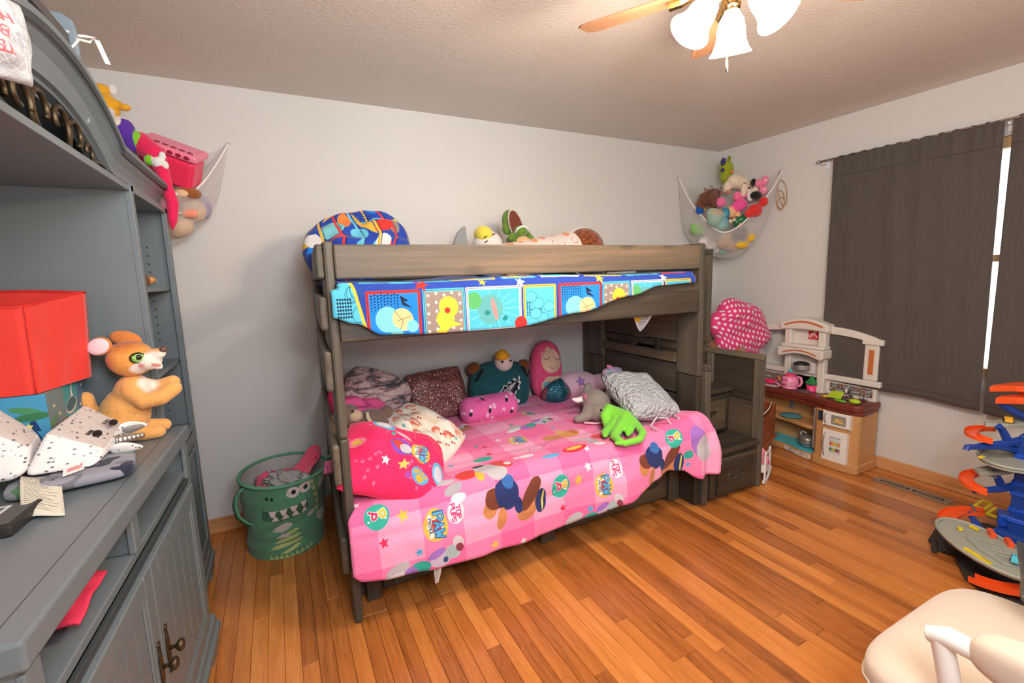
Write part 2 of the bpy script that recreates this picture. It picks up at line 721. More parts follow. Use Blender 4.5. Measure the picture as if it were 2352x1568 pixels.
struct('ceiling', MB().box(RX0 - .1, RX1 + .1, RY0 - .1, RY1 + .1, RZ, RZ + .1), m_ceil)
struct('wall_back', MB().box(RX0 - .1, RX1 + .1, 0, .1, -.05, RZ), m_wall)
struct('wall_left', MB().box(RX0 - .1, RX0, RY0, 0, -.05, RZ), m_wall)
# right wall with the window opening behind the curtains
WY0, WY1, WZ0, WZ1 = -2.72, -1.12, 0.72, 2.08
struct('wall_right', MB().box(0, .12, WY1, 0, -.05, RZ).box(0, .12, RY0, WY0, -.05, RZ).box(0, .12, WY0, WY1, -.05, WZ0).box(0, .12, WY0, WY1, WZ1, RZ), m_wall)
# front wall (behind the camera) with a window added for the daylight fill
FX0, FX1, FZ0, FZ1 = -2.9, -1.1, .75, 2.1
struct('wall_front', MB().box(RX0, FX0, RY0 - .12, RY0, -.05, RZ).box(FX1, RX1, RY0 - .12, RY0, -.05, RZ).box(FX0, FX1, RY0 - .12, RY0, -.05, FZ0).box(FX0, FX1, RY0 - .12, RY0, FZ1, RZ), m_wall)
m_glass = M('window_glass', (235, 240, 240), rough=0.02, trans=1.0, var=0.01)
m_oak = wood('oak_trim', [(170, 112, 66), (204, 146, 96), (222, 168, 116)], axis=0, rough=0.4, knots=False, rand=0.1)
m_oaky = wood('oak_trim_side', [(170, 112, 66), (204, 146, 96), (222, 168, 116)], axis=1, rough=0.4, knots=False, rand=0.1)
m_oakz = wood('oak_window_frame', [(196, 150, 100), (226, 186, 136), (238, 204, 160)], axis=2, rough=0.4, knots=False, rand=0.1)


def window(name, ax, lo, hi, z0, z1, base, sgn):
    """framed window in the opening; ax: 'y' runs along the right wall, 'x' along the front wall"""
    def bx(mb, a0, a1, d0, d1, c0, c1):
        if ax == 'y':
            return mb.box(base + min(d0 * sgn, d1 * sgn), base + max(d0 * sgn, d1 * sgn), a0, a1, c0, c1)
        return mb.box(a0, a1, base + min(d0 * sgn, d1 * sgn), base + max(d0 * sgn, d1 * sgn), c0, c1)
    w = thing(name, None, None, ((base, (lo + hi) / 2, z0) if ax == 'y' else ((lo + hi) / 2, base, z0)), kind='structure')
    fr = MB()
    for a0, a1, c0, c1 in ((lo, lo + .07, z0, z1), (hi - .07, hi, z0, z1), (lo + .07, hi - .07, z0, z0 + .06), (lo + .07, hi - .07, z1 - .06, z1)):
        bx(fr, a0, a1, .02, .1, c0, c1)
    part(w, 'window_frame', fr, m_oakz, bevel=.004)
    mid = (lo + hi) / 2
    ms = MB()
    bx(ms, mid - .03, mid + .03, .03, .09, z0 + .06, z1 - .06)
    bx(ms, lo + .07, hi - .07, .035, .085, z0 + .68, z0 + .72)
    part(w, 'sash', ms, m_oakz, bevel=.003)
    gl = MB()
    bx(gl, lo + .07, hi - .07, .055, .06, z0 + .06, z1 - .06)
    part(w, 'pane', gl, m_glass)
    return w


window('window_1', 'y', WY0, WY1, WZ0, WZ1, 0.0, 1)
window('added_window', 'x', FX0, FX1, FZ0, FZ1, RY0, -1)  # never in view, added to go with the rear fill lamp

# skirting boards
struct('baseboard_back', MB().box(RX0, RX1 - .013, -.013, 0, 0, .088), m_oak, bevel=.004)
struct('baseboard_right', MB().box(-.013, 0, RY0, 0, 0, .088), m_oaky, bevel=.004)

# strip oak floor: every board a plank of its own, running towards the bed wall
t = NT('varnished_oak_strip')
geo = t.n('ShaderNodeNewGeometry')
oi = t.n('ShaderNodeObjectInfo')
r = oi.outputs['Random']
off = t.n('ShaderNodeCombineXYZ', X=t.math('MULTIPLY', r, 41.0), Y=t.math('MULTIPLY', r, 77.0), Z=0.0).outputs[0]
co = t.vmath('ADD', geo.outputs['Position'], off)
mp = t.vmath('MULTIPLY', co, (26.0, 1.5, 1.0))
wv = t.noise(mp, 0.7, 2.0)
mp = t.vmath('ADD', mp, t.n('ShaderNodeCombineXYZ', X=t.math('MULTIPLY', wv, 2.2), Y=0.0, Z=0.0).outputs[0])
g = t.noise(mp, 1.2, 5.0, 0.6)
fine = t.noise(t.vmath('MULTIPLY', co, (170.0, 5.0, 1.0)), 1.0, 2.0)
ringv = t.math('FRACT', t.math('MULTIPLY', g, 7.0))
k = t.math('ADD', t.math('MULTIPLY', g, 0.5), t.math('MULTIPLY', fine, 0.22))
k = t.math('ADD', k, t.math('MULTIPLY', ringv, 0.10))
k = t.math('ADD', k, t.math('MULTIPLY', t.math('SUBTRACT', r, 0.5), 0.38))
col = t.ramp(k, [(0.14, (132, 74, 32)), (0.36, (184, 110, 52)), (0.58, (212, 134, 66)), (0.82, (232, 162, 94))])
t.bump(fine, 0.08, 0.001)
m_floor = t.out(col, t.math('ADD', 0.22, t.math('MULTIPLY', g, 0.16)), spec=0.5, coat=0.15)
m_gap = M('dark_floor_joint', (52, 28, 12), rough=0.9)
floor = struct('floor', MB().box(RX0 - .05, RX1 + .05, RY0 - .05, RY1 + .05, -.06, -.011), m_gap)
ub = MB()
e = 0.008
ub.add([(0, 0, 0), (1, 0, 0), (1, 1, 0), (0, 1, 0), (0, 0, .8), (1, 0, .8), (1, 1, .8), (0, 1, .8), (.022, .0012, 1), (.978, .0012, 1), (.978, .9988, 1), (.022, .9988, 1)],
       [(3, 2, 1, 0), (0, 1, 5, 4), (1, 2, 6, 5), (2, 3, 7, 6), (3, 0, 4, 7), (4, 5, 9, 8), (5, 6, 10, 9), (6, 7, 11, 10), (7, 4, 8, 11), (8, 9, 10, 11)])
plank0 = link_mesh('plank', ub, m_floor)
plank_me = plank0.data
bpy.data.objects.remove(plank0)
PW = 0.0572
x = RX1 - 0.014
npl = 0
while x > RX0:
    x0 = max(RX0, x - PW)
    cuts = [-.001]
    if x > -4.05:
        y = -rnd.uniform(.15, 1.3)
        lim = -2.75
        while y > lim:
            cuts.append(y)
            y -= rnd.uniform(.75, 1.55)
    cuts.append(RY0)
    for a, b in zip(cuts[:-1], cuts[1:]):
        if a - b < .2 and b != RY0:
            continue
        p = bpy.data.objects.new('plank', plank_me)
        COL.objects.link(p)
        p.parent = floor
        p.location = (x0 + .0003, b + .0004, -.0109 - rnd.uniform(0, .0004))
        p.scale = (x - x0 - .0006, a - b - .0008, .0109)
        npl += 1
    x -= PW
print('planks', npl)

# floor register by the right wall
vent = thing('floor_vent', 'tan metal floor register set in the oak floor before the window wall', 'vent', (-.205, -1.67, 0))
m_vent = M('tan_metal', (150, 126, 104), rough=0.45, metal=0.25)
m_black = M('black_void', (16, 14, 13), rough=0.9)
VX0, VX1, VY0, VY1 = -.258, -.158, -1.865, -1.475
part(vent, 'backing', MB().box(VX0 + .02, VX1 - .02, VY0 + .02, VY1 - .02, .0005, .0015), m_black)
fr = MB().box(VX0, VX0 + .03, VY0, VY1, 0.0004, .005).box(VX1 - .03, VX1, VY0, VY1, .0004, .005)
fr.box(VX0 + .03, VX1 - .03, VY0, VY0 + .035, .0004, .005).box(VX0 + .03, VX1 - .03, VY1 - .035, VY1, .0004, .005).box(VX0 + .03, VX1 - .03, -1.68, -1.66, .0004, .005)
part(vent, 'frame', fr, m_vent, bevel=.0015)
for y0, y1, n in ((VY0 + .035, -1.68, 11), (-1.66, VY1 - .035, 11)):
    for i in range(1, n):
        yy = y0 + (y1 - y0) * i / n
        part(vent, 'slat', MB().box(VX0 + .03, VX1 - .03, yy - .0035, yy + .0035, .0016, .0042), m_vent)


# ================================================================== BUNK BED
DK = [(42, 37, 31), (70, 61, 51), (100, 84, 66)]
GR = [(56, 51, 45), (86, 79, 68), (118, 106, 88)]
BR = [(62, 57, 50), (96, 84, 70), (132, 108, 84)]
wdx, wdy, wdz = wood('dark_stained_pine_x', DK, 0), wood('dark_stained_pine_y', DK, 1), wood('dark_stained_pine_z', DK, 2)
wgx, wgy, wgz = wood('grey_stained_pine_x', GR, 0), wood('grey_stained_pine_y', GR, 1), wood('grey_stained_pine_z', GR, 2)
wbx = wood('brown_stained_pine_x', BR, 0, rand=.05)

bed = thing('bunk_bed', 'dark grey-brown stained pine bunk bed against the back wall', 'bed', (-2.48, -.58, 0))
BXL, BXR, BF = -3.469, -1.475, -1.14


def board(root, name, x0, x1, y0, y1, z0, z1, mat, bev=.006, R=None, label=None):
    c = ((x0 + x1) / 2, (y0 + y1) / 2, (z0 + z1) / 2)
    mb = MB().cbox((0, 0, 0), (x1 - x0, y1 - y0, z1 - z0))
    o = link_mesh(name, mb, mat, (0, 0, 0))
    o.parent = root
    o.location = Vector(c) - worg(root)
    if R is not None:
        o.rotation_euler = R
    if label:
        o['label'] = label
    mods(o, bevel=bev)
    return o


# posts: two stacked halves each (they meet at 0.79 m); the front ones stand edge-on to the room
for (x0, x1, y0, y1) in ((BXL, BXL + .034, BF, BF + .14), (BXL + .03, BXL + .064, -.155, -.015)):
    board(bed, 'post', x0, x1, y0, y1, .795, 1.552, wgz, .010)
    board(bed, 'post', x0, x1, y0, y1, 0, .793, wgz, .010)
for (x0, x1, y0, y1) in ((BXR - .038, BXR, BF, BF + .165), (BXR - .038, BXR, -.275, -.02)):
    board(bed, 'post', x0, x1, y0, y1, .795, 1.552, wgz, .008)
    board(bed, 'post', x0, x1, y0, y1, 0, .793, wdz, .008)
# left end: five boards screwed to the outside of the posts
for z0, z1 in ((1.414, 1.541), (1.222, 1.348), (.985, 1.142), (.605, .772), (.226, .384)):
    dx = .055
    o = board(bed, 'end_slat', -3.499, -3.470, -1.136, -.03, z0, z1, wgy, .010, R=(0, 0, -math.atan2(dx, 1.1)))
    o.location.x += dx / 2
# front rails
board(bed, 'guard_rail', BXL + .035, BXR - .039, BF, BF + .03, 1.412, 1.540, wbx, .007, label='brown upper guard rail with knots')
board(bed, 'side_rail', BXL + .035, BXR - .039, BF, BF + .034, 1.170, 1.337, wdx, .007)
board(bed, 'guard_rail', BXL + .066, BXR - .039, -.05, -.02, 1.40, 1.53, wdx, .007)
board(bed, 'side_rail', BXL + .066, BXR - .039, -.054, -.02, 1.17, 1.337, wdx, .007)
board(bed, 'slat_base', BXL + .066, BXR - .04, BF + .036, -.056, 1.20, 1.222, wdx, .003)
# lower rails and the plinth with two drawers
board(bed, 'side_rail', BXL + .035, BXR - .04, BF + .03, BF + .064, .27, .40, wdx, .006)
board(bed, 'side_rail', BXL + .066, BXR - .04, -.054, -.02, .27, .40, wdx, .006)
board(bed, 'slat_base', BXL + .066, BXR - .04, BF + .066, -.056, .31, .33, wdx, .003)
DF = -1.015
board(bed, 'plinth', BXL + .04, BXR - .045, DF + .035, -.25, .012, .262, wdx, .004)
for x0, x1 in ((-3.40, -3.338), (-2.512, -2.426), (-1.60, -1.517)):
    board(bed, 'drawer_post', x0, x1, DF - .012, DF + .034, 0, .262, wdz, .004)


def drawer(root, x0, x1, z0, z1, yf, slots, mat):
    """drawer front with a raised centre field and routed slot pulls"""
    cx = (x0 + x1) / 2
    d = board(root, 'drawer', x0, x1, yf, yf + .02, z0, z1, mat, .004)
    base = worg(d)

    def sub(name, mb, m, **kw):
        o = link_mesh(name, mb, m, base)
        o.parent = d
        mods(o, **kw)
    m = .045
    zz0, zz1 = z0 + .022, z1 - .03
    zc = (zz0 + zz1) / 2 + .012
    hw, hh = .072, .0215
    # field split around the slots so that the pulls are real recesses
    xs = [x0 + m] + [q for s in slots for q in (s - hw, s + hw)] + [x1 - m]
    mb = MB()
    for i in range(0, len(xs), 2):
        mb.box(xs[i], xs[i + 1], yf - .014, yf - .0005, zz0, zz1)
    for s in slots:
        for sg in (1, -1):
            zed = zz1 if sg > 0 else zz0
            pl = [(s - hw, zc - zed + 0), (s - hw, 0)]
            n = 10
            pts = [(s - hw, zed), (s - hw, zc)]
            for i in range(n + 1):
                a = PI - PI / 2 * i / n
                pts.append((s - hw + hh + hh * math.cos(a), zc + sg * hh * math.sin(a)))
            for i in range(n + 1):
                a = PI / 2 - PI / 2 * i / n
                pts.append((s + hw - hh + hh * math.cos(a), zc + sg * hh * math.sin(a)))
            pts += [(s + hw, zed)]
            T = Matrix(((1, 0, 0, 0), (0, 0, 1, yf - .014), (0, 1, 0, 0), (0, 0, 0, 1)))
            mb.prism(pts, T, .0135)
    sub('raised_panel', mb, mat)
    for s in slots:
        rim = MB()
        pts = []
        for sg, a0 in ((1, 180), (-1, 0)):
            for i in range(9):
                a = math.radians(a0 - 180 * i / 8 * 1)
                q = hh * .98
                cxx = s + (hw - hh) * (-1 if False else 1)
        loop = [(s - hw + hh + hh * math.cos(math.radians(a)), yf - .0145, zc + hh * math.sin(math.radians(a))) for a in range(90, 271, 20)]
        loop += [(s + hw - hh + hh * math.cos(math.radians(a)), yf - .0145, zc + hh * math.sin(math.radians(a))) for a in range(-90, 91, 20)]
        rim.tube(loop, .0022, n=6, closed=True)
        sub('slot_pull', rim, wood('slot_rim', GR, 0))
    return d


drawer(bed, -3.325, -2.525, .03, .235, DF, [-3.15, -2.70], wdx)
drawer(bed, -2.413, -1.612, .03, .235, DF, [-2.10, -1.772], wdx)
# right end: boards between the two posts, both bunks
for z0, z1, dx, m in ((1.16, 1.33, 0, wdy), (.985, 1.150, .004, wdy), (.935, .975, 0, wdy), (.855, .915, -.012, wdy), (.665, .845, .005, wdy), (.48, .655, .004, wdy), (.30, .47, .004, wdy), (1.41, 1.53, .004, wdy)):
    board(bed, 'end_board', BXR - .032 + dx, BXR - .008 + dx, BF + .167, -.277, z0, z1, m, .004)
board(bed, 'end_cleat', BXR - .05, BXR - .034, BF + .30, BF + .335, .92, .985, wdz, .003)

m_white_cloth = M('white_cotton', (226, 220, 214), rough=.9, bump=.2, bs=120)
mt = MB().box(BXL + .07, BXR - .045, BF + .07, -.058, .334, .475)
single('mattress', 'white mattress of the lower bunk under the pink comforter', 'mattress', mt, m_white_cloth, bevel=.03)
mt = MB().box(BXL + .07, BXR - .045, BF + .038, -.058, 1.224, 1.345)
single('mattress', 'white mattress of the upper bunk under the blue comforter', 'mattress', mt, m_white_cloth, bevel=.03)

# ================================================================== STAIRCASE CHEST
st = thing('storage_staircase', 'dark stained wooden stair chest with drawers at the right end of the bunk bed', 'staircase', (-1.2, -.58, 0))
SX0, SX1, SF = -1.473, -.938, -1.168
for xa, xb, gl in ((SX0, SX0 + .042, .853), (SX1 - .04, SX1, .862)):
    # framed side of the lower steps
    board(st, 'side_post', xa, xb, SF, SF + .058, 0, gl - .03, wgz, .006)
    board(st, 'side_post', xa, xb, -.80, -.745, 0, gl - .03, wgz, .006)
    board(st, 'top_rail', xa, xb, SF, -.70, gl - .029, gl + .006, wgy, .005)
    for z0, z1 in ((.60, gl - .031), (.565, .598), (.03, .563)):
        ins = .012 if z1 - z0 > .05 else 0
        board(st, 'side_panel', xa + ins, xb - ins, SF + .059, -.801, z0, z1, wdy, .003)
xa, xb = SX1 - .04, SX1
board(st, 'side_post', xa, xb, -.745, -.695, .87, 1.505, wgz, .005)
board(st, 'side_post', xa, xb, -.07, -.02, .87, 1.505, wgz, .005)
board(st, 'top_rail', xa, xb, -.745, -.02, 1.506, 1.545, wgy, .005)
board(st, 'top_rail', xa, xb, -.694, -.071, .87, .92, wdy, .005)
for i in range(4):
    y0 = -.692 + i * .156
    board(st, 'side_panel', xa + .012, xb - .012, y0, y0 + .153, .921, 1.504, wdz, .003)
board(st, 'side_panel', xa + .01, xb - .01, -.742, -.02, .0, .865, wdy, .003)
steps = ((SF, .325), (-.965, .632), (-.76, .94), (-.53, 1.24))
ends = [s[0] for s in steps[1:]] + [-.02]
for i, (y0, z) in enumerate(steps):
    board(st, 'tread', SX0 + .043, SX1 - .041, y0 - .008, ends[i], z - .03, z, wdx, .006)
    lo = 0.02 if i == 0 else steps[i - 1][1] + .002
    board(st, 'riser', SX0 + .043, SX1 - .041, y0 + .022, y0 + .035, lo, z - .031, wdx, .003)
    if i == 0:
        drawer(st, SX0 + .06, SX1 - .055, .025, .262, y0 + .0, [-1.203], wdx)
    elif i == 1:
        drawer(st, SX0 + .045, SX1 - .075, lo + .015, z - .045, y0 + .001, [-1.21], wdx)


# ================================================================== GREY ENTERTAINMENT WALL (left)
m_grey = M('grey_blue_paint', (110, 120, 124), rough=.38, var=.03, bump=.05, bs=40, spec=.5)
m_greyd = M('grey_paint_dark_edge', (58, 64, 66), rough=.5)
m_bronze = M('antique_bronze', (84, 70, 52), rough=.38, metal=.75, var=.2, vs=40)
m_hole = M('shelf_pin_hole', (40, 30, 24), rough=.8)

# ---- pier cabinet between the console and the back wall
pier = thing('pier_cabinet', 'tall narrow grey side cabinet with open shelves beside the back wall', 'cabinet', (-4.3, -.66, 0))
PX, PY0, PY1, PB = -4.06, -.955, -.36, -4.545
body = MB()
body.box(PB, PX, PY0, PY0 + .022, .08, 1.75)
body.box(PB, PX, PY1 - .022, PY1, .08, 1.75)
body.box(PB, PB + .012, PY0 + .022, PY1 - .022, .08, 1.75)
part(pier, 'carcass', body, m_grey, bevel=.002)
part(pier, 'face_frame', MB().box(PX - .001, PX + .018, PY0 - .002, PY0 + .03, .08, 1.75), m_grey, bevel=.002)
part(pier, 'face_frame', MB().box(PX - .001, PX + .018, PY1 - .04, PY1 + .002, .08, 1.75), m_grey, bevel=.002)
part(pier, 'top_panel', MB().box(PB, PX + .018, PY0, PY1, 1.728, 1.752), m_grey, bevel=.002)
for z in (1.385, 1.055):
    part(pier, 'shelf', MB().box(PB + .012, PX - .004, PY0 + .023, PY1 - .023, z, z + .018), m_grey, bevel=.002)
part(pier, 'shelf', MB().box(PB + .012, PX + .016, PY0 + .023, PY1 - .023, .735, .76), m_grey, bevel=.002)
holes = MB()
for zz in [1.16 + .036 * i for i in range(6)] + [1.47 + .036 * i for i in range(4)] + [.83 + .036 * i for i in range(5)]:
    for xx in (-4.13, -4.42):
        holes.box(xx - .003, xx + .003, PY1 - .0235, PY1 - .0218, zz - .003, zz + .003)
part(pier, 'shelf_pin_holes', holes, m_hole, kind='stuff')
dr = part(pier, 'door', MB().box(PX, PX + .019, PY0 + .034, PY1 - .044, .13, .725), m_grey, bevel=.002)


def frame_mold(root, name, x, y0, y1, z0, z1, w, d, mat, R=None):
    """raised moulding around a door panel on a plane x = const"""
    mb = MB()
    for a0, a1, c0, c1 in ((y0, y0 + w, z0, z1), (y1 - w, y1, z0, z1), (y0 + w, y1 - w, z0, z0 + w), (y0 + w, y1 - w, z1 - w, z1)):
        mb.box(x, x + d, a0, a1, c0, c1, R)
    return part(root, name, mb, mat, bevel=.004)


frame_mold(dr, 'moulding', PX + .019, PY0 + .075, PY1 - .085, .19, .67, .022, .008, m_grey)
part(pier, 'plinth', MB().box(PB, PX + .022, PY0, PY1, .085, .128), m_grey, bevel=.006)
part(pier, 'plinth', MB().box(PB, PX + .03, PY0, PY1 + .004, .05, .086), m_grey, bevel=.006)
for yy in (PY0 + .06, PY1 - .07):
    part(pier, 'foot', MB().prism([(-.07, 0), (.05, 0), (.07, .05), (-.07, .05)], Matrix(((0, 0, 1, PX - .01), (1, 0, 0, yy), (0, 1, 0, 0), (0, 0, 0, 1))), .035), m_grey, bevel=.004)

# ---- media console, turned about two degrees off the wall line
cons = thing('media_console', 'wide grey media console with open cubbies and beadboard doors', 'console', (-4.25, -1.5, 0))
TH = math.radians(2.1)
CP = Vector((-3.972, -.952, 0))
RC = Matrix.Translation(CP) @ Matrix.Rotation(-TH, 4, 'Z')
# local frame: x = 0 at the counter's front edge, y = 0 at the far end running to -CL
CL, CZ = 1.155, .895


def cb(mb, x0, x1, y0, y1, z0, z1):
    return mb.box(x0, x1, y0, y1, z0, z1, RC)


part(cons, 'countertop', cb(cb(MB(), -.535, 0, -CL, 0, CZ - .05, CZ), -.53, -.015, -CL + .01, -.01, CZ - .062, CZ - .05), m_grey, bevel=.006)
part(cons, 'counter_seam', cb(MB(), -.0475, -.0462, -CL + .002, -.002, CZ - .0005, CZ + .0006), m_greyd)
cs = MB()
for y0, y1 in ((-CL + .015, -CL + .045), (-.045, -.015)):
    cb(cs, -.53, -.022, y0, y1, .06, CZ - .062)
cb(cs, -.53, -.515, -CL + .045, -.045, .06, CZ - .062)
part(cons, 'carcass', cs, m_grey, bevel=.002)
part(cons, 'cubby_floor', cb(MB(), -.515, -.02, -CL + .045, -.045, .715, .738), m_grey, bevel=.003)
ymid = -CL / 2 - .03
part(cons, 'divider', cb(cb(MB(), -.515, -.03, ymid - .012, ymid + .012, .738, CZ - .062), -.03, -.014, ymid - .022, ymid + .022, .738, CZ - .062), m_grey, bevel=.003)
for y0, y1 in ((-CL + .012, -CL + .06), (-.06, -.012)):
    part(cons, 'face_stile', cb(MB(), -.022, -.01, y0, y1, .08, CZ - .062), m_grey, bevel=.003)
part(cons, 'face_rail', cb(MB(), -.022, -.010, -CL + .06, -.06, .694, .712), m_greyd, bevel=.002)
for y0, y1, hs in ((ymid + .003, -.062, ymid + .035), (-CL + .062, ymid - .003, ymid - .035)):
    d = part(cons, 'door', cb(MB(), -.020, -.008, y0 + .05, y1 - .05, .17, .65), m_grey)
    mb = MB()
    for a0, a1, c0, c1 in ((y0, y0 + .055, .125, .69), (y1 - .055, y1, .125, .69), (y0 + .055, y1 - .055, .125, .18), (y0 + .055, y1 - .055, .635, .69)):
        cb(mb, -.022, .002, a0, a1, c0, c1)
    part(d, 'door_frame', mb, m_grey, bevel=.003)
    mb = MB()
    w = .016
    for a0, a1, c0, c1 in ((y0 + .055, y0 + .055 + w, .18, .635), (y1 - .055 - w, y1 - .055, .18, .635), (y0 + .055 + w, y1 - .055 - w, .18, .18 + w), (y0 + .055 + w, y1 - .055 - w, .635 - w, .635)):
        cb(mb, -.008, -.0005, a0, a1, c0, c1)
    part(d, 'moulding', mb, m_grey, bevel=.004)
    n = 5
    a0, a1 = y0 + .055 + w, y1 - .055 - w
    for i in range(n):
        part(d, 'bead_board', cb(MB(), -.008, -.005, a0 + (a1 - a0) * i / n + .0018, a0 + (a1 - a0) * (i + 1) / n - .0018, .18 + w, .635 - w), m_grey, bevel=.0012)
    # cast pull: scrolled back plate and round knob
    h = MB()
    pr = [(.0, .002), (.006, .004), (.010, .009), (.005, .016), (.004, .028), (.009, .04), (.012, .055), (.010, .066), (.013, .075), (.010, .084), (.012, .095), (.009, .110), (.004, .122), (.005, .134), (.010, .141), (.006, .146), (0, .148)]
    poly = [(a, b) for a, b in pr] + [(-a, b) for a, b in pr[-2:0:-1]]
    T = RC @ Matrix(((0, 0, 1, .002), (1, 0, 0, hs), (0, 1, 0, .345), (0, 0, 0, 1)))
    h.prism(poly, T, .005)
    part(d, 'back_plate', h, m_bronze, bevel=.0015)
    k = MB()
    Rk = RC.to_3x3() @ ry(90)
    k.lathe([(.006, 0), (.005, .012), (.0065, .017), (.014, .021), (.017, .027), (.0155, .033), (.009, .037), (.0, .038)], RC @ Vector((.005, hs, .42)), 16, Rk)
    part(d, 'knob', k, m_bronze, smooth=True)
part(cons, 'plinth', cb(MB(), -.53, .008, -CL + .005, .0, .085, .122), m_grey, bevel=.008)
part(cons, 'plinth', cb(MB(), -.53, .020, -CL, .006, .055, .086), m_grey, bevel=.006)
for yy in (-.07, -CL + .08):
    T = RC @ Matrix(((0, 0, 1, -.02), (1, 0, 0, yy), (0, 1, 0, 0), (0, 0, 0, 1)))
    part(cons, 'foot', MB().prism([(-.07, 0), (.05, 0), (.075, .055), (-.07, .055)], T, .03), m_grey, bevel=.004)

# ---- arched bridge across the top
arch = thing('arched_bridge', 'grey arched bridge shelf with iron scrollwork above the console', 'shelf', (-4.25, -1.5, 1.73))
YC, HALF = -1.475, .45


def az(y):
    """top line of the arch"""
    d = min(1.0, abs(y - YC) / HALF)
    return 1.865 + .135 * (1 - d ** 2.2)


YA0, YA1 = -2.62, -.335
ys = [YA0 + (YC - HALF - .01 - YA0) * i / 4 for i in range(4)] + [YC - HALF + 2 * HALF * i / 40 for i in range(41)] + [YA1 + (YC + HALF + .01 - YA1) * (3 - i) / 4 for i in range(4)]
ys = sorted(set(round(y, 4) for y in ys))


def az_low(y):
    d = min(1.0, abs(y - YC) / (HALF - .04))
    return 1.748 + .122 * (1 - d ** 2.2)


# crown: profile (x out, height fraction) swept along the arch
prof = [(x_ - .022, f_) for x_, f_ in [(-4.05, 0.0), (-4.052, .10), (-4.040, .12), (-4.044, .34), (-4.034, .52), (-4.018, .66), (-4.020, .74), (-4.008, .80), (-4.004, .95), (-4.010, 1.0), (-4.08, 1.0), (-4.08, 0.0)]]
cr = MB()
K = len(prof)
vs, fs = [], []
for y in ys:
    z0, z1 = az_low(y), az(y)
    for (px, f) in prof:
        vs.append((px, y, z0 + (z1 - z0) * f))
for i in range(len(ys) - 1):
    for j in range(K):
        fs.append((i * K + j, i * K + (j + 1) % K, (i + 1) * K + (j + 1) % K, (i + 1) * K + j))
fs.append(tuple(range(K)))
fs.append(tuple((len(ys) - 1) * K + j for j in range(K - 1, -1, -1)))
cr.add(vs, fs)
part(arch, 'arched_crown', cr, m_grey)
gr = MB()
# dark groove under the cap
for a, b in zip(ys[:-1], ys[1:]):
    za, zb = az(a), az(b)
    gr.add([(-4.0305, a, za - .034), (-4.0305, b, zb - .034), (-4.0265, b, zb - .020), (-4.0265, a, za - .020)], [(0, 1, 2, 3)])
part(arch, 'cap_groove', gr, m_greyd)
part(arch, 'end_return', MB().box(PB, -4.07, YA1 - .022, YA1 - .002, 1.754, 1.862), m_grey, bevel=.003)
part(arch, 'shelf_board', MB().box(PB, -4.046, -2.045, -.956, 1.728, 1.748), m_grey, bevel=.002)
part(arch, 'back_board', MB().box(PB, PB + .014, -2.045, -.956, 1.749, 1.99), m_grey, bevel=.002)
part(arch, 'top_board', MB().box(PB + .014, -4.092, -2.045, -.956, 1.852, 1.864).box(PB + .014, -4.092, -.955, YA1 - .024, 1.80, 1.862), m_grey, bevel=.002)


def spiral(c, r0, r1, a0, a1, n=26):
    return [(-4.068, c[0] + (r0 + (r1 - r0) * i / n) * math.cos(math.radians(a0 + (a1 - a0) * i / n)),
             c[1] + (r0 + (r1 - r0) * i / n) * math.sin(math.radians(a0 + (a1 - a0) * i / n))) for i in range(n + 1)]


for side in (1, -1):
    def fl(pts):
        return [(p[0], YC + side * (p[1] - YC), p[2]) for p in pts]
    r = .0065
    part(arch, 'iron_scroll', MB().tube(fl(spiral((YC + .05, 1.807), .062, .024, -90, 210)), r, 8), m_bronze, smooth=True)
    part(arch, 'iron_scroll', MB().tube(fl(spiral((YC + .155, 1.802), .05, .02, 200, -80)), r, 8), m_bronze, smooth=True)
    part(arch, 'iron_scroll', MB().tube(fl(spiral((YC + .235, 1.785), .032, .014, -60, 200)), r * .9, 8), m_bronze, smooth=True)
    part(arch, 'iron_scroll', MB().tube(fl([(-4.066, YC + .20, 1.752), (-4.066, YC + .26, 1.764), (-4.066, YC + .31, 1.772), (-4.066, YC + .345, 1.768), (-4.066, YC + .36, 1.753)]), r * .8, 8), m_bronze, smooth=True)
    part(arch, 'iron_scroll', MB().tube(fl([(-4.07, YC + .10, 1.75), (-4.07, YC + .105, 1.80), (-4.07, YC + .10, 1.85)]), r * .9, 8), m_bronze, smooth=True)
part(arch, 'scroll_collar', MB().lathe([(.010, -.008), (.012, 0), (.010, .008)], (-4.07, YC + .104, 1.822), 10), m_bronze, smooth=True)

# ================================================================== CURTAINS
m_chrome = M('brushed_nickel', (190, 186, 180), rough=.25, metal=1.0, var=.02)
rod = thing('curtain_rod', 'thin brushed nickel curtain rod across the window wall', 'curtain rod', (-.06, -1.8, 2.152))
ROD = [(-.055, -.905, 2.150), (-.055, -2.9, 2.158)]
part(rod, 'pole', MB().tube(ROD, .0075, 10), m_chrome, smooth=True)
part(rod, 'finial', MB().ell((-.055, -.897, 2.150), .0135, nu=12, nv=8), m_chrome, smooth=True)
for yy in (-.93, -1.878, -2.85):
    part(rod, 'bracket', MB().box(-.055, 0, yy - .006, yy + .006, 2.128, 2.141).box(-.006, -.0004, yy - .018, yy + .018, 2.10, 2.165), M('white_metal', (224, 226, 228), rough=.4), bevel=.002)


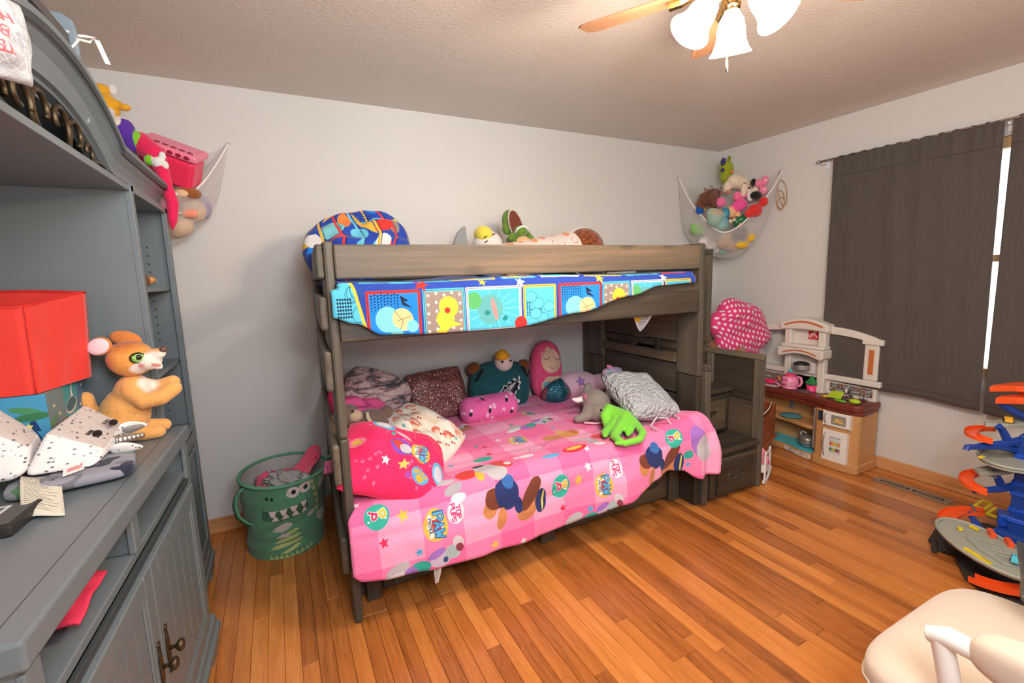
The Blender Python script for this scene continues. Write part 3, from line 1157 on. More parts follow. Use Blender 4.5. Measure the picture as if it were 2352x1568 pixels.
def fabric(name, c, rough=.85, st=.15, weave=700):
    t = NT(name)
    co = t.coord()
    wa = t.n('ShaderNodeTexWave', dict(wave_type='BANDS', bands_direction='Z'), Vector=co, Scale=weave / 6.0, Distortion=1.5)
    n = t.noise(t.vmath('MULTIPLY', co, (40, 40, 2.5)), 2.0, 3.0)
    k = t.math('ADD', t.math('MULTIPLY', n, .8), t.math('MULTIPLY', wa.outputs[1], .2))
    col = t.mix(k, lin([x * .86 for x in c]), lin([min(255, x * 1.12) for x in c]))
    t.bump(t.math('ADD', wa.outputs[1], n), st, .0015)
    return t.out(col, rough, spec=.2, sheen=.25)


m_curt = fabric('charcoal_blackout_cloth', (84, 77, 72))


def curtain(y0t, y1t, y0b, y1b, zt, zb0, zb1, seed, label):
    """rod-pocket panel; y0 = edge nearest the corner"""
    W = Wr(seed, 9, 3, 16)
    W2 = Wr(seed + 5, 8, 10, 40)
    W3 = Wr(seed + 9, 6, 2, 6)
    mb = MB()

    def f(u, v):   # v 0 bottom .. 1 top
        y = (y0b + (y1b - y0b) * u) * (1 - v) + (y0t + (y1t - y0t) * u) * v
        zb = zb0 + (zb1 - zb0) * u + .006 * W3(u * 3, 1)
        z = zb + (zt - zb) * v
        fold = .020 * W(u * 3.2 + .12 * v, .35 * v) + .004 * W2(u * 2, v * 1.5)
        amp = 1.0
        if v > .90:
            amp = .35 + .65 * (1 - v) / .10
        gather = .004 * math.sin(u * 95 + 2 * math.sin(u * 20)) * max(0, (v - .86) / .14)
        x = -.060 + fold * amp + gather
        if v > .985:
            z += .004 * math.sin(u * 80 + seed)
        x -= .012 * (1 - v)
        return Vector((min(x, -.022), y, z))
    mb.grid(110, 60, f)
    hem = None
    o = single('curtain', label, 'curtain', mb, m_curt, group='charcoal window curtains', smooth=True, solid=.003)
    # stitched hem line of the rod pocket and the bottom hem
    for vv in (.915, .03):
        h = MB()
        pts = []
        for i in range(90):
            p = f(i / 89, vv)
            pts.append((p.x - .0022, p.y, p.z))
        h.tube(pts, .0012, 5)
        part(o, 'hem_seam', h, M('dark_thread', (52, 48, 45), rough=.9))
    return o


curtain(-1.0, -1.862, -1.02, -1.895, 2.158, .585, .545, 3, 'charcoal curtain panel behind the toy kitchen, nearer the room corner')
curtain(-1.893, -2.80, -1.912, -2.80, 2.162, .530, .50, 11, 'charcoal curtain panel behind the toy car tower')

# ================================================================== CEILING FAN WITH LIGHTS
fan = thing('ceiling_fan', 'ceiling fan with tan blades, brass light kit and three lit glass shades', 'ceiling fan', (HUB.x, HUB.y, 2.44))
m_brass = M('polished_brass', (206, 168, 104), rough=.2, metal=1.0, var=.03)
m_blade = wood('tan_fan_blade', [(132, 92, 66), (152, 110, 80), (166, 124, 92)], axis=0, knots=False, rand=.05)
part(fan, 'canopy', MB().lathe([(.0, 0), (.07, 0), (.068, -.02), (.03, -.05), (.016, -.055), (.016, -.11)], (HUB.x, HUB.y, 2.4395), 24), m_brass, smooth=True)
part(fan, 'motor', MB().lathe([(.0, .075), (.06, .07), (.105, .04), (.11, .0), (.10, -.03), (.06, -.05), (0, -.052)], (HUB.x, HUB.y, 2.285), 28), m_brass, smooth=True)
part(fan, 'light_fitter', MB().lathe([(0, 0), (.05, 0), (.048, -.02), (.036, -.03), (.040, -.045), (.030, -.06), (.022, -.07), (.012, -.085), (0, -.088)], (HUB.x, HUB.y, 2.238), 24), m_brass, smooth=True)
for i in range(5):
    a = math.radians(121 + 72 * i)
    ca, sa = math.cos(a), math.sin(a)
    R = Matrix.Rotation(a, 4, 'Z') @ Matrix.Rotation(math.radians(-13), 4, 'X')
    ol = [(.14, -.035), (.18, -.052), (.40, -.060), (.44, -.052), (.455, -.030), (.455, .045), (.44, .060), (.40, .062), (.18, .052), (.14, .035)]
    b = link_mesh('blade', MB().prism(ol, Matrix(), .006), m_blade)
    b.parent = fan
    b.matrix_local = Matrix.Translation((0, 0, 2.207 - 2.44)) @ R
    mods(b, bevel=.002)
    iron = link_mesh('blade_iron', MB().tube([(.09, 0, .004), (.14, 0, -.006), (.175, 0, -.004)], [.012, .016, .02], 8), m_brass)
    iron.parent = b
# bell shades, lit from inside: opal glass that glows around the bulb
t = NT('lit_opal_glass')
lw = t.n('ShaderNodeLayerWeight', Blend=.35)
m_opal = t.out(lin((255, 240, 220)), .25)
t.b.inputs['Emission Color'].default_value = (1.0, .86, .66, 1)
t.b.inputs['Emission Strength'].default_value = 16.0
bell = [(r_b * 0.97, z_b * 0.97) for r_b, z_b in [(.018, 0), (.022, -.012), (.034, -.03), (.040, -.055), (.043, -.085), (.052, -.108), (.062, -.122), (.0605, -.123), (.050, -.107), (.041, -.085), (.038, -.055), (.032, -.03), (.018, -.012)]]
bulbs = []
for i in range(3):
    a = math.radians(40 + 120 * i)
    arm0 = HUB + Vector((math.cos(a) * .03, math.sin(a) * .03, -.06))
    arm1 = HUB + Vector((math.cos(a) * .04, math.sin(a) * .04, -.068))
    tilt = 18 if i == 0 else 37
    R = Matrix.Rotation(a, 3, 'Z') @ Matrix.Rotation(math.radians(-tilt), 3, 'Y')
    c = HUB + Vector((math.cos(a) * .05, math.sin(a) * .05, -.075))
    part(fan, 'lamp_arm', MB().tube([arm0, arm1, c], .009, 8), m_brass, smooth=True)
    part(fan, 'socket_cup', MB().lathe([(.012, .012), (.022, .006), (.025, -.004), (.022, -.018)], c, 18, R), m_brass, smooth=True)
    part(fan, 'shade', MB().lathe(bell, c + R @ Vector((0, 0, -.012)), 28, R), m_opal, smooth=True)
    bp = c + R @ Vector((0, 0, -.16))
    lt = light('bulb_light', 'POINT', bp, 17.0, (1.0, .83, .65), shadow_soft_size=.05)
    bulbs.append(lt)
ch = MB()
cx, cy = -2.425, -2.003
ztop = 2.12
zl = 2.003
for i in range(14):
    ch.ell((cx, cy, ztop - (ztop - zl) * i / 13), .0022, nu=6, nv=4)
part(fan, 'pull_chain', ch, M('dark_chain', (130, 124, 116), rough=.5, metal=.5), smooth=True)
m_pew = M('dark_pewter', (112, 106, 98), rough=.5, metal=.6)
md = MB()
Rm = rz(32) @ rx(90)
md.lathe([(.012, -.0015), (.0165, -.0022), (.0165, .0022), (.012, .0015)], (cx, cy, zl - .02), 24, Rm, sx=.82, sy=1.0)
md.lathe([(0, -.0008), (.0125, -.0008), (.0125, .0008), (0, .0008)], (cx, cy, zl - .02), 20, Rm, sx=.82, sy=1.0)
part(fan, 'pull_medallion', md, m_pew, smooth=False)

# ================================================================== GLIDER CHAIR (near right)
ch_ = thing('glider_chair', 'white glider chair with beige cushions in the near right corner', 'chair', (-2.1, -2.75, 0))
m_beige = M('beige_microsuede', (206, 190, 172), rough=.9, var=.03, vs=14, bump=.15, bs=90, sheen=.3)
m_wpaint = M('white_furniture_paint', (232, 230, 226), rough=.35, var=.02)


def cushion(mb, x0, x1, y0, y1, z0, z1, rc, n=44, dome=.02, seed=2, crown=2.6):
    """rounded slab cushion with a soft crown"""
    W = Wr(seed, 8, 3, 12)
    cx, cy, cz = (x0 + x1) / 2, (y0 + y1) / 2, (z0 + z1) / 2
    hx, hy, hz = (x1 - x0) / 2, (y1 - y0) / 2, (z1 - z0) / 2

    def f(u, v):
        a = 2 * PI * u
        ph = -PI / 2 + PI * v
        ca, sa = math.cos(a), math.sin(a)
        e = 2 / rc
        k = math.copysign(abs(ca) ** e, ca), math.copysign(abs(sa) ** e, sa)
        cp, sp = math.cos(ph), math.sin(ph)
        e2 = 2 / 3.2
        rr = max(1e-4, abs(cp)) ** e2
        zz = math.copysign(abs(sp) ** e2, sp)
        x = cx + hx * k[0] * rr
        y = cy + hy * k[1] * rr
        z = cz + hz * zz
        if zz > 0:
            z += dome * (1 - min(1, (abs(x - cx) / hx) ** crown)) * (1 - min(1, (abs(y - cy) / hy) ** crown))
        z += .003 * W(x * 3, y * 3 + z)
        return Vector((x, y, z))
    return mb.grid(n * 2, n, f, closed_u=True)


part(ch_, 'seat_cushion', cushion(MB(), -2.43, -1.80, -3.02, -2.415, .325, .455, 5.5, dome=.022), m_beige, smooth=True)
sm = MB()
pts = []
for i in range(64):
    a = 2 * PI * i / 64
    ca, sa = math.cos(a), math.sin(a)
    e = 2 / 5.5
    pts.append((-2.115 + .3165 * math.copysign(abs(ca) ** e, ca), -2.7175 + .304 * math.copysign(abs(sa) ** e, sa), .372 + .003 * math.sin(i * 2.1)))
part(ch_, 'cushion_welt', sm.tube(pts, .0035, 6, closed=True), M('beige_piping', (184, 168, 150), rough=.9), smooth=True)
part(ch_, 'back_cushion', cushion(MB(), -2.40, -1.83, -3.20, -3.05, .42, 1.0, 5, dome=.0), m_beige, smooth=True)
for xx in (-2.405, -1.80):
    part(ch_, 'armrest_post', MB().grid(10, 26, lambda u, v: Vector((xx + .020 * math.cos(2 * PI * u), -2.585 - .055 * math.sin(PI * v) ** 1.0 * .8 + .021 * math.sin(2 * PI * u) + .02 * (1 - v), .14 + .46 * v)), closed_u=True), m_wpaint, smooth=True)
    part(ch_, 'arm_rail', MB().tube([(xx, -2.565, .585), (xx, -2.60, .60), (xx, -2.75, .60), (xx, -3.2, .60)], [.018, .022, .020, .018], 14), m_wpaint, smooth=True, bevel=.003)
    part(ch_, 'arm_pad', cushion(MB(), xx - .045, xx + .045, -3.02, -2.635, .56, .665, 3.2, n=24, dome=.0, seed=9), m_beige, smooth=True)
    part(ch_, 'back_post', MB().cbox((xx, -3.22, .55), (.035, .05, .95)), m_wpaint, bevel=.008)
    part(ch_, 'side_rail', MB().cbox((xx, -2.9, .30), (.03, .66, .05)), m_wpaint, bevel=.008)
    part(ch_, 'glider_base', MB().cbox((xx, -2.85, .03), (.05, .72, .06)), m_wpaint, bevel=.012)
    part(ch_, 'glider_link', MB().cbox((xx, -2.62, .17), (.03, .04, .24)).cbox((xx, -3.1, .17), (.03, .04, .24)), m_wpaint, bevel=.008)
part(ch_, 'front_rail', MB().cbox((-2.10, -2.50, .29), (.60, .03, .06)), m_wpaint, bevel=.008)
part(ch_, 'back_rail', MB().cbox((-2.10, -3.22, .98), (.60, .03, .08)).cbox((-2.10, -3.22, .30), (.60, .03, .05)), m_wpaint, bevel=.008)
cv = Canvas(.34, .34, 700, (38, 38, 36))
r_ = random.Random(4)
for i in range(9):
    a = [(r_.uniform(0, .34), r_.uniform(0, .34))]
    d = r_.uniform(0, 6.28)
    for k in range(9):
        d += r_.uniform(-.9, .9)
        a.append((a[-1][0] + .022 * math.cos(d), a[-1][1] + .022 * math.sin(d)))
    cv.line(a, .0022, (214, 208, 186))
m_bp = printed('black_scribble_print', cv)
bp = pillow_mb(frame((-1.885, -2.665, .505), (.94, .34, .0), (-.20, .55, .62)), .30, .30, .10, seed=4, bow=.09)
bpo = single('throw_pillow', 'black throw pillow with white scribbled lines on the beige glider seat', 'pillow', bp, m_bp, smooth=True, sub=1)


# ================================================================== LOWER BUNK: PINK COMFORTER
PK1, PK2, PK3 = (253, 136, 186), (254, 170, 207), (251, 112, 170)
HP = 1.45
cv = Canvas(2.0, HP, 620, PK1)
for i in range(12):
    for j in range(9):
        x0, y0 = i * .176 - .07, j * .176 - .04
        k = (i % 2) + (j % 2)
        cv.rect(x0, x0 + .176, y0, y0 + .176, (PK3, PK1, PK2)[k])


def blobs(cv, x, y, items):
    """loose patches of flat colour"""
    for dx, dy, a, b, c, r in items:
        cv.ell(x + dx, y + dy, a, b, c, r)


BRN, TAN, NVY, GRY, RED, PUR, TEAL, WHT, YEL = (120, 62, 44), (206, 134, 84), (38, 52, 108), (196, 190, 196), (224, 62, 58), (168, 118, 204), (52, 176, 160), (236, 230, 236), (240, 200, 84)


def badge(cv, x, y, r):
    cv.ell(x, y, r, r * 1.05, (236, 188, 76))
    sh = [(-.62, .5), (0, .68), (.62, .5), (.55, -.3), (0, -.8), (-.55, -.3)]
    rot = lambda p: (x + p[1] * r * .95, y - p[0] * r * .95)
    cv.poly([rot(p) for p in sh], (232, 234, 238))
    cv.poly([rot((p[0] * .82, p[1] * .82)) for p in sh], (208, 62, 52))
    cv.text('PAW', x + r * .28, y, r * .72, (40, 96, 160), rot=-90, wt=.30)
    cv.text('PAW', x + r * .28, y, r * .70, (104, 190, 232), rot=-90, wt=.14)
    cv.line([(x - r * .42, y + r * .62), (x - r * .42, y - r * .62)], r * .34, (240, 240, 242))
    cv.text('PATROL', x - r * .42, y, r * .24, (60, 70, 90), rot=-90, wt=.2)


def toppups(cv, x, y, r):
    cv.ell(x, y, r, r, (238, 226, 234))
    cv.text('TOP', x + r * .34, y, r * .5, (222, 52, 120), rot=-90, wt=.2)
    cv.text('PUPS', x - r * .30, y, r * .5, (222, 52, 120), rot=-90, wt=.2)


def pdisc(cv, x, y, r):
    cv.ell(x, y, r * 1.12, r, (56, 178, 162))
    cv.text('P', x + r * .35, y + r * .05, r * .8, (246, 240, 220), rot=-70, wt=.42)
    cv.text('P', x + r * .35, y + r * .05, r * .8, (238, 196, 80), rot=-70, wt=.24)
    cv.text('P', x - r * .38, y + r * .1, r * .7, (246, 240, 240), rot=-110, wt=.42)
    cv.text('P', x - r * .38, y + r * .1, r * .7, (220, 44, 96), rot=-110, wt=.24)
    for q in (-1, 1):
        cv.star(x + q * r * .75, y - r * .3, r * .16, (240, 244, 244))


navyset = [(-.06, -.02, .035, .03, TAN, 20), (-.03, .01, .05, .034, BRN, 0), (.03, .02, .058, .056, NVY, 0), (.045, .06, .03, .03, (60, 110, 180), 0), (-.01, -.065, .022, .045, TAN, -20), (.125, -.055, .06, .045, TAN, 20), (.15, -.005, .075, .03, BRN, 40),
           (.205, -.045, .032, .05, NVY, -10), (.215, -.045, .006, .045, (226, 222, 90), -8), (.08, -.03, .02, .03, NVY, 0)]
for x, y in ((.65, .262), (1.535, .262)):
    blobs(cv, x, y, navyset)
redset = [(-.10, .0, .05, .018, GRY, -8), (-.07, -.045, .045, .022, (178, 174, 182), 20), (-.055, -.085, .035, .02, WHT, 0), (.02, .01, .06, .036, RED, 0), (.065, -.02, .02, .03, (238, 186, 70), 0), (.11, .02, .055, .045, GRY, -20), (.15, -.02, .05, .042, GRY, 0), (.09, .055, .03, .012, (60, 58, 66), 0),
          (.20, .03, .055, .035, RED, -40), (.225, .02, .018, .02, WHT, 0)]
blobs(cv, .51, .40, redset)
blobs(cv, 1.33, .50, redset)
purset = [(-.13, .02, .05, .026, GRY, 20), (-.15, -.012, .05, .018, WHT, 10), (-.045, .0, .05, .03, TEAL, 20), (-.08, -.012, .03, .03, PUR, 0), (.045, .025, .045, .036, (206, 190, 214), 0), (.03, .05, .04, .016, PUR, 20), (.10, .04, .035, .03, (176, 196, 196), -30), (.125, .075, .022, .03, (222, 212, 220), 30), (.13, .05, .016, .02, (150, 60, 80), 30), (.065, .015, .011, .013, (58, 84, 130), 0)]
for x, y in ((.30, .09), (1.17, .06), (1.13, .83), (.65, 1.0)):
    blobs(cv, x, y, purset)
blobs(cv, 1.17, .615, [(-.06, .0, .06, .028, TAN, -10), (.05, .01, .06, .045, (222, 150, 80), 10), (.02, .05, .03, .03, (232, 176, 110), 0), (.10, .03, .025, .03, (200, 120, 60), 30)])
blobs(cv, .72, 1.05, [(-.05, .0, .06, .03, NVY, 0), (.04, -.03, .05, .03, TAN, 10)])
for x, y, r in ((.337, .245, .052), (1.215, .21, .052), (.93, .683, .05), (1.191, 1.029, .045)):
    badge(cv, x, y, r)
for x, y, r in ((.109, .33, .045), (.97, .251, .045), (1.72, .34, .045)):
    pdisc(cv, x, y, r)
for x, y in ((.43, .27), (1.299, .273)):
    toppups(cv, x, y, .038)
for x, y, r, c in ((.211, .308, .028, YEL), (.599, .092, .024, YEL), (1.073, .261, .026, YEL), (1.467, .128, .026, YEL), (.038, .40, .02, WHT), (.744, .063, .019, WHT), (1.134, .30, .022, WHT), (.125, .232, .021, (236, 52, 96)), (.976, .153, .021, (236, 52, 96)),
                   (.261, .163, .019, (84, 176, 226)), (1.132, .113, .021, (84, 176, 226)), (.719, .592, .022, (226, 40, 60)), (.737, .687, .018, (226, 40, 60)), (1.166, .387, .024, WHT), (.697, .712, .016, TEAL), (.838, .739, .02, WHT), (1.186, .734, .018, (84, 176, 226)), (.80, .45, .02, WHT),
                   (1.40, .80, .02, (236, 52, 96)), (1.0, .90, .018, TEAL), (.55, .80, .02, WHT), (1.55, .6, .022, YEL), (1.80, .20, .018, (84, 176, 226)), (1.70, .55, .02, WHT), (.50, .55, .02, (84, 176, 226))):
    cv.star(x, y, r, c, rot=100)
cv.ell(1.112, .407, .075, .028, (226, 40, 60), 5)
cv.ell(1.112, .41, .05, .016, YEL, 5)
cv.ell(.657, .532, .05, .024, TEAL)
cv.ell(.853, .444, .04, .02, WHT)
cv.ell(.96, .39, .05, .012, (84, 176, 226))
for q in range(5):
    cv.line([(.90 + .03 * q, .50 + .02 * (q % 2)), (.925 + .03 * q, .535 - .02 * (q % 3))], .003, (70, 70, 190))
cv.ell(1.86, .30, .045, .06, PUR, 20)
cv.ell(1.90, .26, .05, .05, GRY)
cv.ell(1.80, .25, .03, .018, TEAL)
m_pink = printed('pink_comforter_print', cv, bump=.6, bs=17, bd=.010)


def interp(x, tab):
    for (x0, y0), (x1, y1) in zip(tab[:-1], tab[1:]):
        if x <= x1:
            t = max(0, min(1, (x - x0) / (x1 - x0)))
            t = t * t * (3 - 2 * t)
            return y0 + (y1 - y0) * t
    return tab[-1][1]


WA, WB, WC = Wr(21, 9, 2, 7), Wr(22, 9, 8, 22), Wr(23, 8, 14, 34)
HEM = [(-3.50, .315), (-3.43, .262), (-3.32, .246), (-3.13, .238), (-2.93, .224), (-2.60, .212), (-2.285, .238), (-2.145, .258), (-1.905, .322), (-1.80, .348), (-1.72, .335), (-1.60, .272), (-1.53, .29), (-1.45, .335)]
QU = [.335, .66]


def comforter(u, v):
    x = -3.468 + 1.995 * u
    zb = interp(x, HEM)
    ztop = .502 + .03 * (.5 - .5 * math.cos(min(1, max(0, (x + 2.1) / .5)) * PI))
    S = 1.11 + (ztop - zb)
    s = (1 - v) * S
    y = -.075 - min(s, 1.04)
    z = ztop
    R = .07
    push = 0
    if s > 1.04:
        a = min((s - 1.04) / R, PI / 2)
        y = -.075 - 1.04 - R * math.sin(a)
        z = ztop - R * (1 - math.cos(a))
        rest = s - 1.04 - R * PI / 2
        if rest > 0:
            z -= rest
            y -= .012 + .05 * rest
            push = min(1, rest / .08)
    flat = 1 - push
    # quilting grooves and creases
    quilt = -.010 * sum(math.exp(-((s - q * S) / .02) ** 2) for q in (.30, .62, .875))
    wr = .010 * WA(x * 2.2, s * 2.4) + .006 * WB(x * 2.0, s * 4.2) + .005 * WC(x * 1.2, s * 3.2)
    z += flat * (wr + .6 * quilt + .012)
    drape = .022 * WA(x * 3.4 + 2, s * .8) + .011 * WB(x * 3.0, s * 2.2) + .007 * WC(x * 2, s * 1.6)
    y -= push * (drape + quilt + .01) + (1 - flat) * .002
    # the far corner is pulled out past the post and flares
    k = max(0, min(1, (x + 1.78) / .22))
    if s > .85:
        t2 = min(1, (s - .85) / .2)
        y -= .055 * k * t2
        z += .05 * k * t2 * (1 - push)
    if x > -1.63:
        pr = 0.0 if s < 1.04 else min(1.0, (s - 1.04) / max(.05, S - 1.04))
        x = -1.63 + (x + 1.63) * (.45 + .75 * pr)
        y -= .02 * math.sin((x + 1.63) * 60) * pr
    # keep between the posts where it lies on the mattress
    if s < 1.06:
        x = max(-3.43, min(-1.525, x))
    else:
        b = min(1, (s - 1.06) / .05)
        x = x * b + max(-3.43, min(-1.525, x)) * (1 - b)
    return Vector((x, y, z))


def comf_uv(u, v):
    x = -3.468 + 1.995 * u
    S = 1.11 + (.502 - interp(x, HEM))
    return (u, max(0, 1 - (1 - v) * S / HP))


pc = MB().grid(150, 110, comforter, comf_uv)
cf = single('comforter', 'pink printed comforter with stars and badges spread over the lower bunk', 'comforter', pc, m_pink, smooth=True, solid=.016)
tg = Canvas(.05, .12, 1600, (222, 220, 216))
for i in range(22):
    tg.line([(.006, .008 + i * .005), (.006 + .036 * (.6 + .4 * math.sin(i * 3.1)), .008 + i * .005)], .0016, (120, 120, 124))
m_tag = printed('care_label_print', tg, bump=0)
tm = MB().grid(4, 10, lambda u, v: Vector((-3.155 + .055 * u * (1 - .75 * (1 - v)) + .012 * (1 - v), -1.205 - .012 * math.sin(3 * v), .112 + .135 * v)))
part(cf, 'care_tag', tm, m_tag, label='long white printed care tag', solid=.0006)
part(cf, 'brand_tab', MB().cbox((-3.055, -1.207, .242), (.06, .004, .018), ry(10)), M('orange_tab', (240, 130, 84), rough=.7), label='small orange tab', bevel=.001)

# ================================================================== UPPER BUNK: BLUE COMFORTER
BLU, CY, SKY, GST = (36, 66, 160), (84, 182, 208), (28, 128, 220), (146, 128, 118)
HB = .60
cv = Canvas(1.95, HB, 900, BLU)
r_ = random.Random(3)


def panel(cv, x0, x1, y0, y1, frame_c, kind):
    w = .011
    pts = [(x0, y0), (x1, y0), (x1, y1), (x0, y1), (x0, y0)]
    bg = {0: SKY, 1: GST, 2: (76, 178, 204), 3: (84, 182, 208)}[kind]
    cv.rect(x0, x1, y0, y1, bg)
    W_, H_ = x1 - x0, y1 - y0
    if kind == 0:
        for i in range(9):
            for j in range(6):
                cv.ell(x0 + .015 + i * .0125, y1 - .012 - j * .0115 + .003 * (i % 2), .0045 - .0005 * j, .0032, (18, 40, 90), 20)
        cv.ell(x0 + W_ * .36, y0 + H_ * .42, W_ * .23, H_ * .28, (122, 198, 206))
        cv.ell(x0 + W_ * .66, y0 + H_ * .40, W_ * .2, H_ * .26, (232, 194, 140), 30)
        cv.ell(x0 + W_ * .84, y0 + H_ * .24, W_ * .12, H_ * .14, (122, 198, 206), 20)
        cv.ell(x0 + W_ * .52, y0 + H_ * .14, W_ * .13, H_ * .10, (122, 198, 206), -20)
        cv.line([(x0 + W_ * .50, y0 + H_ * .6), (x0 + W_ * .66, y0 + H_ * .36), (x0 + W_ * .60, y0 + H_ * .2)], .0018, (90, 70, 60))
        cv.line([(x0 + W_ * .55, y0 + H_ * .38), (x0 + W_ * .82, y0 + H_ * .46)], .0018, (90, 70, 60))
        cv.poly([(x0 + W_ * .62, y0 + H_ * .93), (x0 + W_ * .80, y0 + H_ * .80), (x0 + W_ * .68, y0 + H_ * .80), (x0 + W_ * .86, y0 + H_ * .64), (x0 + W_ * .66, y0 + H_ * .72)], (24, 30, 60))
    elif kind == 1:
        for i in range(5):
            for j in range(5):
                cv.star(x0 + .016 + i * W_ / 5, y0 + .016 + j * H_ / 5 + .008 * (i % 2), .009, (226, 222, 218))
        cv.ell(x0 + W_ * .60, y0 + H_ * .62, W_ * .24, H_ * .24, (238, 198, 62), 30)
        cv.ell(x0 + W_ * .50, y0 + H_ * .36, W_ * .22, H_ * .22, (238, 198, 62), -30)
        cv.poly([(x0 + W_ * .25, y0 + H_ * .06), (x0 + W_ * .62, y0 + H_ * .42), (x0 + W_ * .66, y0 + H_ * .30), (x0 + W_ * .93, y0 + H_ * .20), (x0 + W_ * .6, y0 + H_ * .14), (x0 + W_ * .5, y0 + H_ * .03)], (238, 198, 62))
        cv.ell(x0 + W_ * .56, y0 + H_ * .54, .012, .012, (214, 50, 44))
    elif kind == 2:
        for i in range(14):
            a = 2 * PI * i / 14
            cv.line([(x0 + W_ * .5, y0 + H_ * .5), (x0 + W_ * (.5 + .48 * math.cos(a)), y0 + H_ * (.5 + .48 * math.sin(a)))], .006, (110, 204, 222))
        cv.ell(x0 + W_ * .42, y0 + H_ * .50, W_ * .24, H_ * .36, (92, 164, 166), 20)
        cv.ell(x0 + W_ * .12, y0 + H_ * .72, W_ * .14, H_ * .2, (86, 168, 100), -20)
        cv.ell(x0 + W_ * .50, y0 + H_ * .50, W_ * .045, H_ * .28, (238, 136, 132), 14)
        cv.ell(x0 + W_ * .36, y0 + H_ * .42, W_ * .05, H_ * .06, (24, 128, 122))
        cv.ell(x0 + W_ * .70, y0 + H_ * .26, W_ * .05, H_ * .06, (24, 128, 122), 30)
    else:
        for i in range(7):
            for j in range(7):
                cv.ell(x0 + .014 + i * .0115, y0 + H_ * .3 + j * .0105, .0038, .003, (26, 46, 74), 20)
        for i in range(6):
            cx, cy = x0 + r_.uniform(.2, .8) * W_, y0 + r_.uniform(.15, .85) * H_
            cv.line([(cx + .03 * math.cos(a / 10 * 6.28), cy + .024 * math.sin(a / 10 * 6.28)) for a in range(11)], .0018, (36, 92, 124))
            cv.ell(cx, cy, .028, .022, (92, 188, 212))
    cv.line(pts, w, frame_c)
    cv.line(pts, .0015, (30, 26, 30))


PAN = ((.118, .318, (222, 48, 46), 0), (.338, .507, CY, 1), (.522, .775, (232, 220, 216), 2), (.795, .955, (238, 190, 64), 3), (.98, 1.215, (222, 48, 46), 0), (1.232, 1.395, CY, 1), (1.412, 1.62, (232, 220, 216), 2), (1.64, 1.82, (238, 190, 64), 3))
for a, b, c, k in PAN:
    panel(cv, a, b, .055, .235, c, k)
for a, b, c, k in (((.10, .30, CY, 3), (.33, .46, CY, 2), (.47, .66, (238, 190, 64), 0), (.70, .86, CY, 1), (.90, 1.1, (232, 220, 216), 2), (1.14, 1.36, (238, 190, 64), 0), (1.4, 1.6, CY, 3), (1.64, 1.8, (222, 48, 46), 0))):
    panel(cv, a, b, .285, .50, c, k)
for x, y, rr_, c in ((.335, .262, .035, (220, 46, 44)), (.78, .255, .026, (232, 226, 222)), (.60, .26, .02, (238, 198, 62)), (1.22, .26, .03, (238, 198, 62)), (1.63, .25, .026, (232, 226, 222))):
    cv.star(x, y, rr_, c, rot=70)
cv.ell(.775, .075, .03, .03, (220, 46, 44))
cv.ell(1.615, .12, .022, .022, (220, 46, 44))
# the turned-back left corner, turquoise with a yellow edge
cv.poly([(0, 0), (.10, 0), (.115, .06), (.06, .32), (0, .34)], (86, 184, 210))
for i in range(6):
    for j in range(6):
        cv.ell(.012 + i * .009, .15 + j * .013, .0035, .0045, (24, 40, 66))
for i in range(6):
    cx, cy = r_.uniform(.02, .09), r_.uniform(.03, .25)
    cv.line([(cx + .022 * math.cos(a / 10 * 6.28), cy + .03 * math.sin(a / 10 * 6.28)) for a in range(11)], .0016, (30, 80, 110))
cv.line([(0, .012), (.10, .03), (.113, .07), (.06, .31)], .012, (238, 190, 64))
m_blue = printed('blue_panel_print', cv, bump=.3, bs=16, bd=.005)
HEM2 = [(-3.46, 1.285), (-3.38, 1.258), (-3.28, 1.208), (-3.07, 1.196), (-2.71, 1.191), (-2.36, 1.237), (-2.04, 1.302), (-1.85, 1.345), (-1.60, 1.352)]
WD, WE = Wr(31, 8, 3, 9), Wr(32, 8, 9, 26)


def comforter2(u, v):
    x = -3.457 + 1.87 * u
    zb = interp(x, HEM2)
    zt = 1.392 + .008 * WD(x * 2, .3)
    S = 1.0 + (zt - zb)
    s = (1 - v) * S
    if s < .96:
        y = -.145 - s
        z = zt + .010 * WD(x * 2.5, s * 2.5) + .004 * WE(x * 2, s * 3)
        y = max(y, -1.095)
    else:
        a = min((s - .96) / .045, PI / 2)
        y = -1.105 - .058 * math.sin(a)
        z = zt - .045 * (1 - math.cos(a))
        rest = max(0, s - .96 - .045 * PI / 2)
        z -= rest
        y -= .008 * WD(x * 3.5, s) * min(1, rest / .05) + .004 * WE(x * 3, s * 2) + .006
        y = min(y, -1.146)
    if s < 1.0:
        x = max(-3.43, min(-1.52, x))
    return Vector((x, y, z))


def comf2_uv(u, v):
    x = -3.457 + 1.87 * u
    S = 1.0 + (1.392 - interp(x, HEM2))
    s = (1 - v) * S
    yy = (1.392 - 1.15) + .015 - (s - 1.0) if s > .6 else .257 + (1.0 - s)
    return ((x + 3.45) / 1.95, min(1, max(0, yy / HB)))


single('comforter', 'blue cartoon-panel comforter hanging over the upper bunk rail', 'comforter', MB().grid(150, 90, comforter2, comf2_uv), m_blue, smooth=True, solid=.012)
